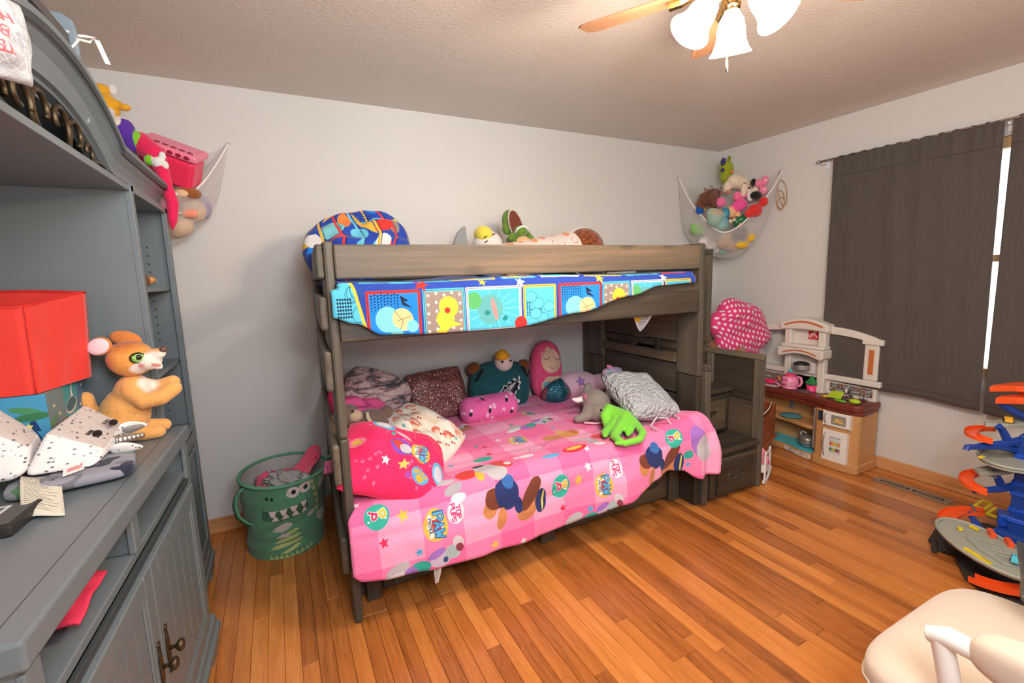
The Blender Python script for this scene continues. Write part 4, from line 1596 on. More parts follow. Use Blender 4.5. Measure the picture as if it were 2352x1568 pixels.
# corner of a pillowcase hanging under the side rail at the right
cv = Canvas(.14, .16, 900, (222, 214, 216))
for i in range(13):
    for j in range(9):
        cv.rect(.02 + i * .008 + .004 * (j % 2), .0245 + i * .008 + .004 * (j % 2), .005 + j * .008, .0095 + j * .008, (44, 42, 52))
cv.ell(.03, .09, .04, .04, (236, 182, 64), 20)
cv.ell(.04, .12, .009, .009, (214, 60, 60))
cv.ell(.10, .10, .02, .03, (150, 140, 150))
hc = MB().grid(10, 12, lambda u, v: Vector((-1.905 + .21 * (u - .42) * (v ** .8) + .055, -1.045 + .02 * math.sin(4 * u) * v + .015 * (1 - v), 1.075 + .165 * v)))
single('pillowcase', 'patterned pillowcase corner hanging below the upper bunk at right', 'pillowcase', hc, printed('hanging_case_print', cv), smooth=True, solid=.006)


def cushion_thing(name, label, cat, c, u, v, w, h, t, mat, seed=1, group=None, **kw):
    mb = pillow_mb(frame(c, u, v), w, h, t, seed=seed, **{k: kw.pop(k) for k in list(kw) if k in ('bow', 'q', 'wr', 'n', 'pw', 'rnd_', 'sag')})
    return single(name, label, cat, mb, mat, group=group, smooth=True, sub=1, **kw)


# ---- hot pink pillow at the front left corner
cv = Canvas(.52, .40, 900, (248, 44, 104))
for i in range(40):
    cv.star(r_.uniform(0, .52), r_.uniform(0, .40), .011, (252, 110, 156), rot=r_.uniform(60, 120))
blobs(cv, .17, .335, [(0, 0, .06, .036, (96, 186, 226), -6), (-.005, 0, .04, .024, (224, 218, 226), 0), (.03, .01, .012, .01, (200, 160, 210), 0)])
blobs(cv, .26, .21, [(0, 0, .062, .046, (136, 78, 190), -25), (-.012, .008, .04, .028, (222, 70, 56), -40), (.018, -.006, .03, .03, (206, 204, 212), 0)])
cv.ell(.27, .29, .045, .018, (232, 196, 214), -18)
badge(cv, .36, .215, .052)
cv.ell(.365, .09, .05, .035, (96, 176, 226))
for dx, dy, a in ((0, -.012, .022), (-.028, .008, .011), (-.01, .018, .011), (.014, .018, .011), (.032, .004, .011)):
    cv.ell(.365 + dx, .09 + dy, a, a * .75, (234, 178, 70))
blobs(cv, .465, .145, [(0, 0, .035, .06, (96, 186, 226), 10), (.0, -.005, .024, .04, (214, 206, 222), 10)])
cv.ell(.06, .215, .035, .03, (252, 120, 160))
cv.star(.06, .215, .03, (236, 190, 70), rot=20)
cv.star(.19, .12, .024, (240, 228, 232))
cv.star(.275, .115, .028, (240, 204, 100))
cv.star(.30, .07, .018, (150, 80, 190))
cv.star(.215, .285, .016, (50, 180, 160))
cushion_thing('pillow', 'hot pink pillow with round badges and stars at the front left of the lower bunk', 'pillow', (-3.235, -1.01, .615), (.40, -.05, -.165), (.02, .31, .22), .50, .40, .17, printed('hot_pink_print', cv, bs=18), seed=5, wr=.35, rnd_=.4, sag=.03)
# ---- hedgehog print pillow
cv = Canvas(.44, .32, 1000, (236, 226, 212))
PC = ((226, 132, 116), (232, 200, 170), (120, 176, 180), (170, 96, 70))
for i in range(60):
    x, y = r_.uniform(0, .44), r_.uniform(0, .32)
    k = i % 6
    if k < 2:
        cv.ell(x, y, .026, .018, (228, 140, 122) if k else (224, 116, 100), r_.uniform(-30, 30))
        cv.ell(x + .012, y - .006, .014, .011, (234, 206, 176))
    elif k == 2:
        cv.ell(x, y, .024, .018, (234, 212, 186), r_.uniform(-30, 30))
    elif k == 3:
        cv.poly([(x - .014, y), (x, y + .008), (x + .016, y), (x, y - .008)], PC[2])
    else:
        cv.ell(x, y, .007, .006, (176, 84, 60))
        cv.ell(x + .012, y + .006, .005, .005, (206, 60, 44))
cushion_thing('pillow', 'cream pillow with small hedgehog print beside the hot pink pillow', 'pillow', (-3.035, -.725, .612), (.30, -.31, -.20), (.24, .20, .13), .44, .32, .15, printed('hedgehog_print', cv, bs=18), seed=8, wr=.3, rnd_=.45)
# ---- chunky knit pink and grey pillow
t = NT('knit_pink_grey')
co = t.coord()
k1 = t.noise(t.vmath('MULTIPLY', co, (11, 11, 34)), 1.0, 3.0)
col = t.ramp(k1, [(.36, (74, 70, 72)), (.44, (112, 106, 108)), (.50, (196, 148, 150)), (.58, (214, 190, 182))])
vo = t.n('ShaderNodeTexVoronoi', Vector=co, Scale=75.0)
t.bump(vo.outputs[0], .9, .01)
m_knit = t.out(col, .95, spec=.1, sheen=.2)
cushion_thing('pillow', 'chunky knit pillow in pink, grey and cream near the back wall', 'pillow', (-3.165, -.30, .755), (.36, -.03, -.17), (.14, .12, .24), .42, .29, .16, m_knit, seed=12, rnd_=.7)
# ---- plain pink pillows behind the left post
m_pk = M('pink_cotton', (240, 92, 150), rough=.85, bump=.25, bs=18, bd=.006)
pk = cushion_thing('pillow', 'bright pink pillow under the knit pillow at the left end', 'pillow', (-3.295, -.46, .665), (.30, -.06, -.08), (0, .24, .10), .32, .34, .18, m_pk, seed=13, rnd_=.6)
cushion_thing('pillow', 'crimson pink pillow upright against the left end boards behind the knit pillow', 'pillow', (-3.375, -.28, .72), (.05, .26, .03), (-.03, 0, .26), .36, .36, .09, M('crimson_cotton', (214, 44, 92), rough=.85, bump=.25, bs=18), seed=14)
rf = MB().grid(16, 6, lambda u, v: Vector((-3.497 + .030 * (u - .5) * (1.0 + .8 * (1 - v)) + .005, -.80 + .008 * math.sin(u * 19) * (1 - v), .535 + .06 * v)))
part(pk, 'ruffle', rf, M('pink_ruffle', (236, 120, 168), rough=.85, var=.25, vs=50), label='pink and white ruffle poking out past the end boards', smooth=True, solid=.003)
# ---- sequin pillow
t = NT('rose_sequins')
co = t.coord('Object')
vo = t.n('ShaderNodeTexVoronoi', Vector=co, Scale=190.0)
sc_ = t.noise(co, 7.0, 4.0, .65)
cellw = t.n('ShaderNodeSeparateColor', i0=vo.outputs['Color']).outputs[0]
sc_ = t.math('ADD', t.math('MULTIPLY', sc_, .8), t.math('MULTIPLY', t.math('POWER', cellw, 5.0), .34))  # random bright cells put sparkle glints into the sequin colour
base = t.ramp(sc_, [(.27, (104, 74, 72)), (.34, (188, 98, 92)), (.50, (206, 116, 108)), (.58, (240, 226, 224))])
col = t.mix(t.math('MULTIPLY', vo.outputs[0], 1.4, clamp=True), base, (.16, .06, .055, 1))
nm = t.vmath('ADD', t.n('ShaderNodeNewGeometry').outputs['Normal'], t.vmath('MULTIPLY', t.vmath('SUBTRACT', vo.outputs['Color'], (.5, .5, .5)), (.9, .9, .9)))
nm = t.vmath('NORMALIZE', nm)
t.t.links.new(nm, t.b.inputs['Normal'])
m_seq = t.out(col, .3, metal=.3, spec=.8)
cushion_thing('pillow', 'square rose gold sequin pillow standing against the back wall', 'pillow', (-2.765, -.185, .668), (.40, .03, .02), (.02, .13, .28), .40, .345, .11, m_seq, seed=15, bow=.03)

# ---- crochet pillow
t = NT('grey_crochet_yarn')
co = t.coord()
vo = t.n('ShaderNodeTexVoronoi', dict(distance='EUCLIDEAN'), Vector=t.vmath('MULTIPLY', co, (1, 1.0, 1)), Scale=44.0)
n3 = t.noise(co, 90, 3)
col = t.ramp(n3, [(.3, (158, 163, 170)), (.55, (182, 184, 188)), (.75, (198, 196, 198))])
t.bump(t.math('SUBTRACT', 1.0, vo.outputs[0]), 1.0, .02)
m_cro = t.out(col, .95, spec=.1, sheen=.2)
CF = frame((-1.735, -.905, .668), (.39, -.02, -.045), (-.03, .36, .17))
cp = single('pillow', 'grey crocheted yarn pillow leaning at the right end of the lower bunk', 'pillow', pillow_mb(CF, .37, .42, .15, seed=16, bow=.02, pw=4, q=.5, wr=.12), m_cro, smooth=True, sub=1)
st_ = MB()
for (a, b) in (((.165, -.20), (.24, -.33)), ((.10, -.205), (.09, -.28)), ((-.02, -.21), (-.09, -.25)), ((-.03, -.21), (.05, -.27))):
    p0, p1 = CF @ Vector((a[0], a[1], .0)), CF @ Vector((b[0], b[1], -.02))
    md = (p0 + p1) / 2 + Vector((0, -.02, .03))
    st_.tube([p0, md, p1, p1 + Vector((.02, -.03, -.02))], .0055, 8)
part(cp, 'yarn_ties', st_, M('grey_yarn', (190, 190, 194), rough=.95, bump=.4, bs=200), smooth=True)

# ---- pink bolster with dots
cv = Canvas(.48, .36, 900, (240, 108, 176))
for i in range(60):
    x, y, k = r_.uniform(0, .48), r_.uniform(0, .36), i % 4
    if k == 0:
        cv.ell(x, y, .013, .013, (246, 196, 222))
    elif k == 1:
        cv.ell(x, y, .007, .007, (226, 54, 140))
    elif k == 2:
        cv.ell(x, y, .010, .014, (44, 38, 48), r_.uniform(0, 180))
        cv.ell(x + .008, y - .014, .010, .008, (240, 222, 226))
    else:
        cv.poly([(x - .014, y + .008), (x, y), (x + .014, y + .008), (x + .014, y - .008), (x, y), (x - .014, y - .008)], (226, 44, 110))
bl = MB()
BFm = frame((-2.512, -.405, .592), (.38, -.02, .012), (0, 1, 0))
WB2 = Wr(41, 6, 3, 9)


def bolster(u, v):
    x = -.19 + .38 * v
    e = min(1, (1 - abs(x) / .19) / .28)
    r0 = .082 * (1 - (1 - e) ** 2.2) ** .5 if e < 1 else .082
    r0 = max(.002, r0) * (1 + .05 * WB2(v * 2, math.cos(2 * PI * u)))
    return BFm @ Vector((x, r0 * math.cos(2 * PI * u), r0 * math.sin(2 * PI * u)))


bo = single('bolster_pillow', 'small pink bolster pillow with dots and bows on the pink comforter', 'pillow', bl.grid(28, 40, bolster, lambda u, v: (v, u), closed_u=True), printed('bolster_print', cv), smooth=True)
part(bo, 'end_bow', MB().ell(BFm @ Vector((.195, -.01, .01)), (.014, .016, .013)).ell(BFm @ Vector((.192, .02, .012)), (.012, .016, .012)), M('white_fluff', (232, 222, 222), rough=.95, bump=.5, bs=90), smooth=True)


# ================================================================== PLUSH TOYS ON THE LOWER BUNK
def plush(root, name, mb, mat, vox=.006, smit=6, label=None):
    return part(root, name, mb, mat, label=label, remesh=vox, smit=smit)


m_blackeye = M('glossy_black_eye', (18, 16, 16), rough=.12, spec=.6)
m_whitefelt = M('white_felt', (232, 226, 222), rough=.95, bump=.2, bs=120)

# ---- eagle cushion in a dark green jersey
eg = thing('eagle_plush', 'dark teal winged eagle plush pillow with yellow beak against the wall', 'plush toy', (-2.33, -.17, .50))
EF = frame((-2.325, -.185, .655), (1, -.04, -.05), (0, .16, .98))
cv = Canvas(.44, .36, 1100, (30, 84, 92))
for i in range(300):
    cv.ell(r_.uniform(0, .44), r_.uniform(0, .36), .016, .008, (26 + r_.randint(0, 10), 76 + r_.randint(0, 16), 84 + r_.randint(0, 16)), r_.uniform(0, 180))
lx, ly = .235, .135
wing = [(-.075, -.045), (-.082, -.012), (-.06, .012), (-.035, .03), (-.02, .052), (.0, .046), (.01, .07), (.03, .062), (.045, .09), (.062, .078), (.09, .105), (.085, .07), (.10, .06), (.085, .04), (.09, .02), (.068, .012), (.06, -.008), (.035, -.008), (.02, -.022), (-.005, -.016), (-.03, -.012), (-.02, -.028), (-.035, -.035), (-.05, -.05), (-.06, -.035)]
cv.poly([(lx + a * 1.14, ly + b * 1.14) for a, b in wing], (216, 220, 222))
cv.poly([(lx + a, ly + b) for a, b in wing], (26, 26, 30))
for k in range(5):
    cv.poly([(lx - .055 + k * .012, ly + .006 + k * .008), (lx + .0 + k * .02, ly + .03 + k * .013), (lx + .045 + k * .01, ly + .01 + k * .018), (lx - .0 + k * .01, ly + .008 + k * .009)], (198, 202, 206) if k % 2 else (228, 230, 232))
    cv.line([(lx - .05 + k * .014, ly + .004 + k * .008), (lx + .05 + k * .01, ly + .016 + k * .018)], .003, (26, 26, 30))
cv.ell(lx - .058, ly - .022, .012, .012, (220, 222, 226))
cv.ell(lx - .05, ly - .012, .004, .003, (20, 20, 20))
part(eg, 'body', pillow_mb(EF, .44, .36, .15, seed=44, bow=-.04, q=.5, rnd_=.6), printed('eagle_jersey', cv, bs=40), smooth=True, sub=1)
for s in (-1, 1):
    c = EF @ Vector((s * .185, .135, .0))
    part(eg, 'wing_tip', MB().ell(c, (.05, .04, .045)), fur('brown_plush', (120, 68, 34)), smooth=True, label='brown furry wing tip')
    a = EF @ Vector((s * .145, .10, .055))
    b = EF @ Vector((s * .190, .05, .035))
    part(eg, 'sleeve_band', MB().tube([a + Vector((0, -.01, .03)), (a + b) / 2 + Vector((s * .005, -.012, .01)), b], .010, 8), M('black_band', (28, 26, 26), rough=.9), smooth=True)
hc = EF @ Vector((.015, .165, .045))
hd = plush(eg, 'head', MB().ell(hc, (.066, .060, .062)), fur('white_head_plush', (226, 206, 202)), .006)
part(hd, 'beak', MB().lathe([(.048, 0), (.046, .018), (.036, .036), (.018, .050), (0, .055)], hc + Vector((-.012, -.008, .038)), 18, rx(12) @ ry(-14)), M('yellow_felt', (238, 172, 40), rough=.9, bump=.2, bs=100), smooth=True)
for s in (-1, 1):
    part(hd, 'eye', MB().ell(hc + Vector((s * .030 - .004, -.052, .016)), (.010, .006, .008)), m_blackeye, smooth=True)
part(eg, 'trim', MB().tube([EF @ Vector((.06, -.168, .03)), EF @ Vector((.14, -.165, .03)), EF @ Vector((.198, -.14, .02))], .010, 8), M('yellow_trim', (226, 200, 60), rough=.9), smooth=True)

# ---- mermaid doll cushion with sequin tail
me_ = thing('mermaid_plush', 'pink haired mermaid plush pillow with teal sequin tail by the wall', 'plush toy', (-1.93, -.16, .50))
cv = Canvas(.22, .42, 1200, (238, 86, 132))
for i in range(18):
    cv.star(r_.uniform(0, .22), r_.uniform(0, .42), .006, (200, 70, 110))
SK = (236, 196, 168)
cv.ell(.122, .275, .075, .085, SK)
cv.poly([(.04, .40), (.12, .372), (.21, .31), (.22, .42)], (238, 86, 132))
cv.poly([(.04, .30), (.085, .375), (.12, .352), (.05, .34)], SK)
cv.ell(.095, .362, .010, .008, (244, 206, 196))
cv.poly([(.06, 0), (.05, .11), (.09, .165), (.20, .165), (.22, .05), (.22, 0)], SK)
cv.ell(.095, .105, .035, .024, (124, 192, 200), -10)
cv.ell(.165, .10, .035, .024, (124, 192, 200), 14)
cv.line([(.13, .108), (.135, .106)], .012, (124, 192, 200))
cv.line([(.065, .295), (.078, .283), (.095, .288), (.106, .30)], .004, (70, 50, 48))
cv.line([(.15, .297), (.162, .284), (.178, .288), (.186, .30)], .004, (70, 50, 48))
cv.line([(.10, .235), (.118, .222), (.145, .226)], .0035, (206, 60, 86))
cv.line([(.05, .20), (.09, .165), (.12, .18)], .004, (206, 60, 100))
MF = frame((-1.925, -.125, .715), (1, -.05, -.10), (.06, .13, .99))
part(me_, 'body', pillow_mb(MF, .25, .43, .15, seed=46, bow=-.03, q=.45, pw=2.4, wr=.12, rnd_=.85), printed('mermaid_print', cv), smooth=True, sub=1)
tl = MB()
tl.tube([(-1.975, -.25, .63), (-1.965, -.28, .60), (-1.935, -.305, .58), (-1.88, -.305, .575), (-1.835, -.285, .575)], [.085, .112, .105, .07, .03], 20)
t = NT('teal_sequins')
co = t.coord()
vo = t.n('ShaderNodeTexVoronoi', Vector=co, Scale=260.0)
bs_ = t.noise(co, 12.0, 3.0)
base = t.ramp(bs_, [(.40, (22, 92, 110)), (.58, (30, 120, 136)), (.64, (190, 110, 120))])
nm = t.vmath('NORMALIZE', t.vmath('ADD', t.n('ShaderNodeNewGeometry').outputs['Normal'], t.vmath('MULTIPLY', t.vmath('SUBTRACT', vo.outputs['Color'], (.5, .5, .5)), (.9, .9, .9))))
t.t.links.new(nm, t.b.inputs['Normal'])
m_tealseq = t.out(base, .25, metal=.35, spec=.8)
part(me_, 'tail', tl, m_tealseq, smooth=True, sub=1, label='teal sequin tail')
fn = MB()
for (a, b) in (((-1.79, -.26, .655), .0), ((-1.765, -.34, .535), 1)):
    fn.tube([(-1.835, -.265, .56), ((-1.835 + a[0]) / 2, (-.265 + a[1]) / 2 - .01, (.56 + a[2]) / 2 + .01), a], [.022, .034, .012], 14)
part(me_, 'tail_fin', fn, m_tealseq, smooth=True)

# ---- pink unicorn plush lying behind the grey elephant
un = thing('pink_unicorn_plush', 'pale pink unicorn plush with a lilac star behind the grey elephant', 'plush toy', (-1.68, -.32, .52))
ub_ = MB()
ub_.ell((-1.73, -.27, .60), (.185, .125, .105), ry(8))
ub_.ell((-1.60, -.38, .60), (.11, .12, .09))
limb(ub_, [(-1.63, -.42, .62), (-1.585, -.47, .68)], [.06, .045])
plush(un, 'body', ub_, fur('pale_pink_plush', (232, 186, 204), scale=90, bump=.35, bd=.004), .007)
uh = MB()
uh.ell((-1.575, -.47, .715), (.055, .042, .035), ry(-12))
uh.ell((-1.625, -.455, .712), (.035, .035, .032))
uh.ell((-1.535, -.475, .722), (.026, .022, .02))
plush(un, 'head', uh, fur('tie_dye_plush', (226, 190, 210), spots=[((-1.56, -.50, .74), (.03, .04, .02), (190, 160, 214), .8), ((-1.62, -.49, .72), (.02, .04, .02), (170, 200, 214), .8)], org=(-1.68, -.32, .52), bump=.35), .005)
part(un, 'ear', MB().ell((-1.60, -.455, .752), (.030, .012, .013), ry(20)), M('pink_felt', (238, 150, 176), rough=.95), smooth=True)
sp = [(.042 * (1 if i % 2 == 0 else .45) * math.cos(PI / 2 + PI * i / 5), .042 * (1 if i % 2 == 0 else .45) * math.sin(PI / 2 + PI * i / 5)) for i in range(10)]
part(un, 'star_patch', MB().prism(sp, frame((-1.79, -.376, .655), (.98, -.12, .06), (.02, .45, .88)), .006), M('lilac_star', (150, 120, 176), rough=.7, var=.15, vs=60), bevel=.002)

# ---- grey elephant with pink piping
el = thing('elephant_plush', 'grey elephant plush with white tusk beside the lime green frog plush', 'plush toy', (-1.88, -.72, .515))
EO = (-1.88, -.72, .515)
eb = MB()
eb.ell((-1.78, -.66, .585), (.17, .12, .075), rz(-12) @ ry(-6))
eb.ell((-1.93, -.735, .605), (.085, .09, .088), ry(-18))
eb.ell((-1.955, -.80, .572), (.075, .075, .062))
limb(eb, [(-2.00, -.77, .575), (-2.06, -.785, .552), (-2.10, -.775, .545)], [.05, .030, .024])
plush(el, 'body', eb, fur('grey_elephant_plush', (138, 128, 120), scale=50, bump=.35, bd=.005, var=.08), .007)
part(el, 'ear', MB().ell((-1.955, -.68, .69), (.028, .022, .045), ry(18)), fur('grey_ear_plush', (134, 124, 116), bump=.3), smooth=True)
part(el, 'ear', MB().ell((-1.865, -.78, .665), (.018, .03, .035)), fur('grey_ear_plush2', (130, 118, 112), bump=.3), smooth=True)
part(el, 'tusk', MB().tube([(-2.0, -.69, .635), (-2.045, -.69, .632), (-2.075, -.685, .645)], [.022, .018, .006], 12), m_whitefelt, smooth=True)
part(el, 'mouth_piping', MB().tube([(-2.08, -.815, .530), (-2.02, -.85, .524), (-1.95, -.868, .53), (-1.89, -.85, .55)], .006, 8), M('pale_pink_felt', (232, 196, 204), rough=.95), smooth=True)
part(el, 'forehead_tuft', MB().ell((-2.005, -.72, .655), (.012, .02, .022)).ell((-2.0, -.755, .622), (.012, .018, .018)), fur('pink_tuft', (176, 108, 128)), smooth=True)
for c in ((-1.985, -.853, .60), (-1.89, -.835, .617)):
    part(el, 'eye', MB().ell(c, .008), m_blackeye, smooth=True)

# ---- lime green frog plush with long limbs
fg = thing('frog_plush', 'lime green long-legged frog plush sprawled on the pink comforter', 'plush toy', (-2.0, -1.0, .53))
fb = MB()
Z = .545
fb.ell((-1.955, -.955, .595), (.065, .055, .042), rz(30))
limb(fb, [(-1.93, -.93, .60), (-1.99, -.925, .635), (-2.035, -.945, .60), (-2.05, -.985, .555)], [.032, .026, .024, .018])
limb(fb, [(-1.96, -1.0, .60), (-2.03, -1.01, .56), (-2.115, -1.055, Z), (-2.14, -1.085, Z)], [.032, .026, .024, .014])
limb(fb, [(-1.94, -1.02, .60), (-2.02, -1.07, .575), (-2.11, -1.125, Z), (-2.115, -1.18, Z - .008), (-2.10, -1.205, Z - .02)], [.034, .028, .024, .020, .013])
limb(fb, [(-1.90, -.99, .595), (-1.94, -1.06, .58), (-2.0, -1.115, .555), (-2.03, -1.14, Z)], [.036, .032, .026, .012])
plush(fg, 'body', fb, fur('lime_plush', (122, 204, 62), scale=90, bump=.35, bd=.004, var=.08), .006)
ft = MB()
limb(ft, [(-1.905, -1.01, .585), (-1.925, -1.10, .565), (-1.955, -1.175, .55), (-2.005, -1.205, .535), (-2.08, -1.20, .53), (-2.145, -1.185, .535)], [.026, .022, .021, .020, .018, .012])
plush(fg, 'tail', ft, fur('lime_plush_tail', (126, 208, 66), scale=90, bump=.35, bd=.004, var=.08), .006)

# ---- brown monkey behind the left post
mk = thing('monkey_plush', 'brown monkey plush lying behind the hot pink pillow', 'plush toy', (-3.32, -.66, .68))
mo = (-3.32, -.66, .68)
mb_ = MB()
mb_.ell((-3.385, -.70, .765), (.060, .055, .055))
mb_.ell((-3.275, -.645, .718), (.085, .055, .045), rz(10))
limb(mb_, [(-3.24, -.63, .72), (-3.20, -.62, .715), (-3.185, -.64, .735)], [.034, .030, .034])
limb(mb_, [(-3.25, -.66, .70), (-3.21, -.68, .685)], [.030, .030])
plush(mk, 'body', mb_, fur('brown_monkey_plush', (126, 100, 88), scale=110, bump=.7, var=.14), .006)
part(mk, 'ear', MB().ell((-3.44, -.735, .755), (.030, .014, .034)), fur('brown_ear', (116, 92, 80)), smooth=True)
plush(mk, 'muzzle', MB().ell((-3.352, -.735, .765), (.034, .030, .032)), fur('tan_muzzle', (200, 168, 138), bump=.3), .005)
part(mk, 'eye', MB().ell((-3.365, -.757, .795), .0055), m_blackeye, smooth=True)
part(mk, 'tail', MB().tube([(-3.292, -.70, .765), (-3.293, -.71, .74), (-3.28, -.715, .715), (-3.25, -.70, .70)], [.008, .010, .010, .007], 10), fur('cream_tail', (214, 190, 160), bump=.3), smooth=True)

# ================================================================== THINGS ON THE UPPER BUNK
cv = Canvas(.56, .42, 800, (36, 70, 168))
for i in range(26):
    x, y = r_.uniform(0, .56), r_.uniform(0, .42)
    c = ((104, 190, 214), (30, 126, 220), (238, 186, 60), (222, 52, 48), (150, 136, 128), (236, 126, 60), (232, 226, 222))[i % 7]
    if i % 3 == 0:
        cv.ell(x, y, r_.uniform(.03, .06), r_.uniform(.03, .05), c, r_.uniform(0, 90))
    else:
        a = r_.uniform(0, 3.14)
        w, l = r_.uniform(.015, .035), r_.uniform(.06, .12)
        ca, sa = math.cos(a), math.sin(a)
        cv.poly([(x - l * ca, y - l * sa), (x + w * sa, y - w * ca), (x + l * ca, y + l * sa), (x - w * sa, y + w * ca)], c)
cv.ell(.17, .26, .062, .056, (124, 198, 206))
for q in range(6):
    cv.line([(.05 + q * .09, .0), (.12 + q * .09, .16), (.10 + q * .08, .42)], .012, ((238, 186, 60), (222, 52, 48), (104, 190, 214))[q % 3])
    cv.line([(.062 + q * .09, .0), (.132 + q * .09, .16), (.112 + q * .08, .42)], .003, (24, 26, 50))
for q in range(10):
    for w in range(5):
        cv.ell(.30 + q * .011, .30 + w * .012, .004, .003, (24, 40, 90))
cushion_thing('pillow', 'blue cartoon-print pillow slumped over the left end of the upper bunk', 'pillow', (-3.235, -.45, 1.575), (.50, -.02, .10), (-.04, .22, .30), .58, .40, .25, printed('blue_pillow_print', cv, bs=18), seed=51, wr=.4, q=.45, rnd_=.92)

sh = thing('shark_plush', 'grey plush shark tail fin sticking up behind the upper guard rail', 'plush toy', (-2.62, -.35, 1.40))
fn = [(-.055, -.30), (-.062, -.08), (-.058, .02), (-.035, .07), (0, .105), (.018, .115), (.024, .10), (.024, .055), (.034, .0), (.055, -.05), (.06, -.30)]
plush(sh, 'tail_fin', MB().prism(fn, frame((-2.618, -.335, 1.595), (1, 0, 0), (0, 0, 1)), .032), fur('grey_felt', (138, 142, 140), scale=60, bump=.25, bd=.003, var=.06), .008, 10)
plush(sh, 'body', MB().ell((-2.62, -.35, 1.45), (.10, .14, .055)), fur('grey_felt_body', (138, 142, 140), bump=.25), .01)

du = thing('duck_plush', 'grey and yellow sleepy duck plush behind the upper guard rail', 'plush toy', (-2.45, -.35, 1.40))
DO = (-2.45, -.35, 1.40)
db = MB().ell((-2.455, -.35, 1.60), (.095, .085, .085)).ell((-2.40, -.34, 1.47), (.12, .12, .09))
plush(du, 'body', db, fur('duck_plush_grey', (214, 204, 198), scale=60, bump=.25, bd=.003, var=.05), .008)
plush(du, 'bill', MB().ell((-2.487, -.365, 1.655), (.058, .07, .055), ry(24)), fur('duck_bill_yellow', (226, 204, 78), scale=60, bump=.2, var=.04), .006)
for a in ((-2.505, -.437, 1.638), (-2.452, -.436, 1.652), (-2.502, -.438, 1.61)):
    part(du, 'eye_stitch', MB().tube([(a[0] - .009, a[1], a[2] - .004), (a[0], a[1] - .002, a[2]), (a[0] + .010, a[1], a[2] + .005)], .0028, 6), m_blackeye, smooth=True)

dn = thing('dinosaur_puppet', 'green dinosaur puppet with wide open brown mouth on the upper bunk', 'plush toy', (-2.25, -.33, 1.40))
gm = fur('green_dino_plush', (92, 122, 44), scale=45, bump=.5, bd=.005, var=.22)
hb = MB()
HF = frame((-2.272, -.33, 1.735), (.98, 0, .22), (-.20, .12, .97))
hb.ell(HF @ Vector((0, .0, -.012)), (.060, .088, .046), HF.to_3x3())
hb.ell(HF @ Vector((-.05, -.03, -.01)), (.022, .035, .03), HF.to_3x3())
plush(dn, 'upper_jaw', hb, gm, .006)
ol = [(-.040, -.066), (-.046, -.02), (-.040, .03), (-.022, .068), (0, .078), (.022, .066), (.040, .02), (.046, -.03), (.046, -.066)]
MFm = HF @ Matrix.Translation((0.004, -.006, .030))
part(dn, 'mouth_lining', MB().prism(ol, MFm, .008), M('brown_mouth', (104, 52, 34), rough=.95, bump=.2, bs=80), bevel=.002)
th_ = MB()
for i in range(len(ol)):
    p, q = ol[i], ol[(i + 1) % len(ol)]
    if i == len(ol) - 1:
        continue
    for k in range(4):
        f = (k + .5) / 4
        x, y = p[0] + (q[0] - p[0]) * f, p[1] + (q[1] - p[1]) * f
        th_.lathe([(.006, 0), (.0, .017)], MFm @ Vector((x, y, .004)), 6, MFm.to_3x3())
part(dn, 'teeth', th_, M('white_teeth', (232, 226, 220), rough=.8), kind='stuff')
jb = MB().ell((-2.245, -.385, 1.672), (.045, .05, .040), rx(-30)).ell((-2.255, -.36, 1.58), (.05, .05, .10)).ell((-2.25, -.345, 1.47), (.07, .07, .09))
plush(dn, 'lower_jaw', jb, gm, .006)
part(dn, 'tooth_row', MB().tube([(-2.290, -.400, 1.664), (-2.278, -.42, 1.692), (-2.246, -.428, 1.705), (-2.212, -.418, 1.694), (-2.20, -.40, 1.676)], .006, 8), M('white_teeth_row', (232, 226, 220), rough=.9, bump=.6, bs=200), smooth=True)
part(dn, 'arm', limb(MB(), [(-2.315, -.37, 1.625), (-2.312, -.405, 1.65)], [.020, .018]), gm, smooth=True)
part(dn, 'arm', limb(MB(), [(-2.185, -.37, 1.66), (-2.168, -.39, 1.63), (-2.152, -.40, 1.61)], [.020, .020, .013]), gm, smooth=True)
part(dn, 'belly', MB().ell((-2.235, -.405, 1.600), (.055, .03, .048)), fur('tan_belly', (206, 164, 122), bump=.3), smooth=True)

cv = Canvas(.62, .40, 700, (228, 214, 206))
for i in range(26):
    x, y = (i % 7) * .092 + r_.uniform(-.01, .02), (i // 7) * .10 + r_.uniform(0, .03)
    cv.ell(x, y, .027, .018, (232, 156, 116), r_.uniform(-30, 10))
    cv.line([(x + .03 + .022 * math.cos(k * .5), y - .04 + .014 * math.sin(k * .5)) for k in range(10)], .003, (176, 128, 108))
RF = frame((-2.15, -.40, 1.52), (.54, .04, .09), (0, 1, 0))
wr_ = Wr(61, 6, 3, 8)
single('rolled_blanket', 'rolled white blanket with peach leaf print on the upper bunk', 'blanket', MB().grid(24, 20, lambda u, v: RF @ Vector((-.29 + .58 * v, (.125 + .006 * wr_(v * 3, u * 4)) * math.cos(2 * PI * u), (.115 + .004 * wr_(v * 3, u * 4)) * math.sin(2 * PI * u))), lambda u, v: (v, u), closed_u=True), printed('peach_leaf_print', cv), smooth=True)
t = NT('brown_swirl_fur')
co = t.coord()
nn = t.noise(t.vmath('MULTIPLY', co, (30, 30, 95)), 1.0, 4.0, .65)
col = t.ramp(nn, [(.35, (78, 36, 14)), (.52, (136, 70, 32)), (.68, (184, 108, 62))])
t.bump(nn, .8, .008)
m_bf = t.out(col, .9, spec=.15, sheen=.3)
fbp = thing('brown_fur_cushion', 'round brown furry cushion at the right of the upper bunk items', 'cushion', (-1.745, -.36, 1.40))
part(fbp, 'cover', MB().ell((-1.745, -.36, 1.555), (.150, .13, .155), nu=28, nv=18), m_bf, smooth=True)
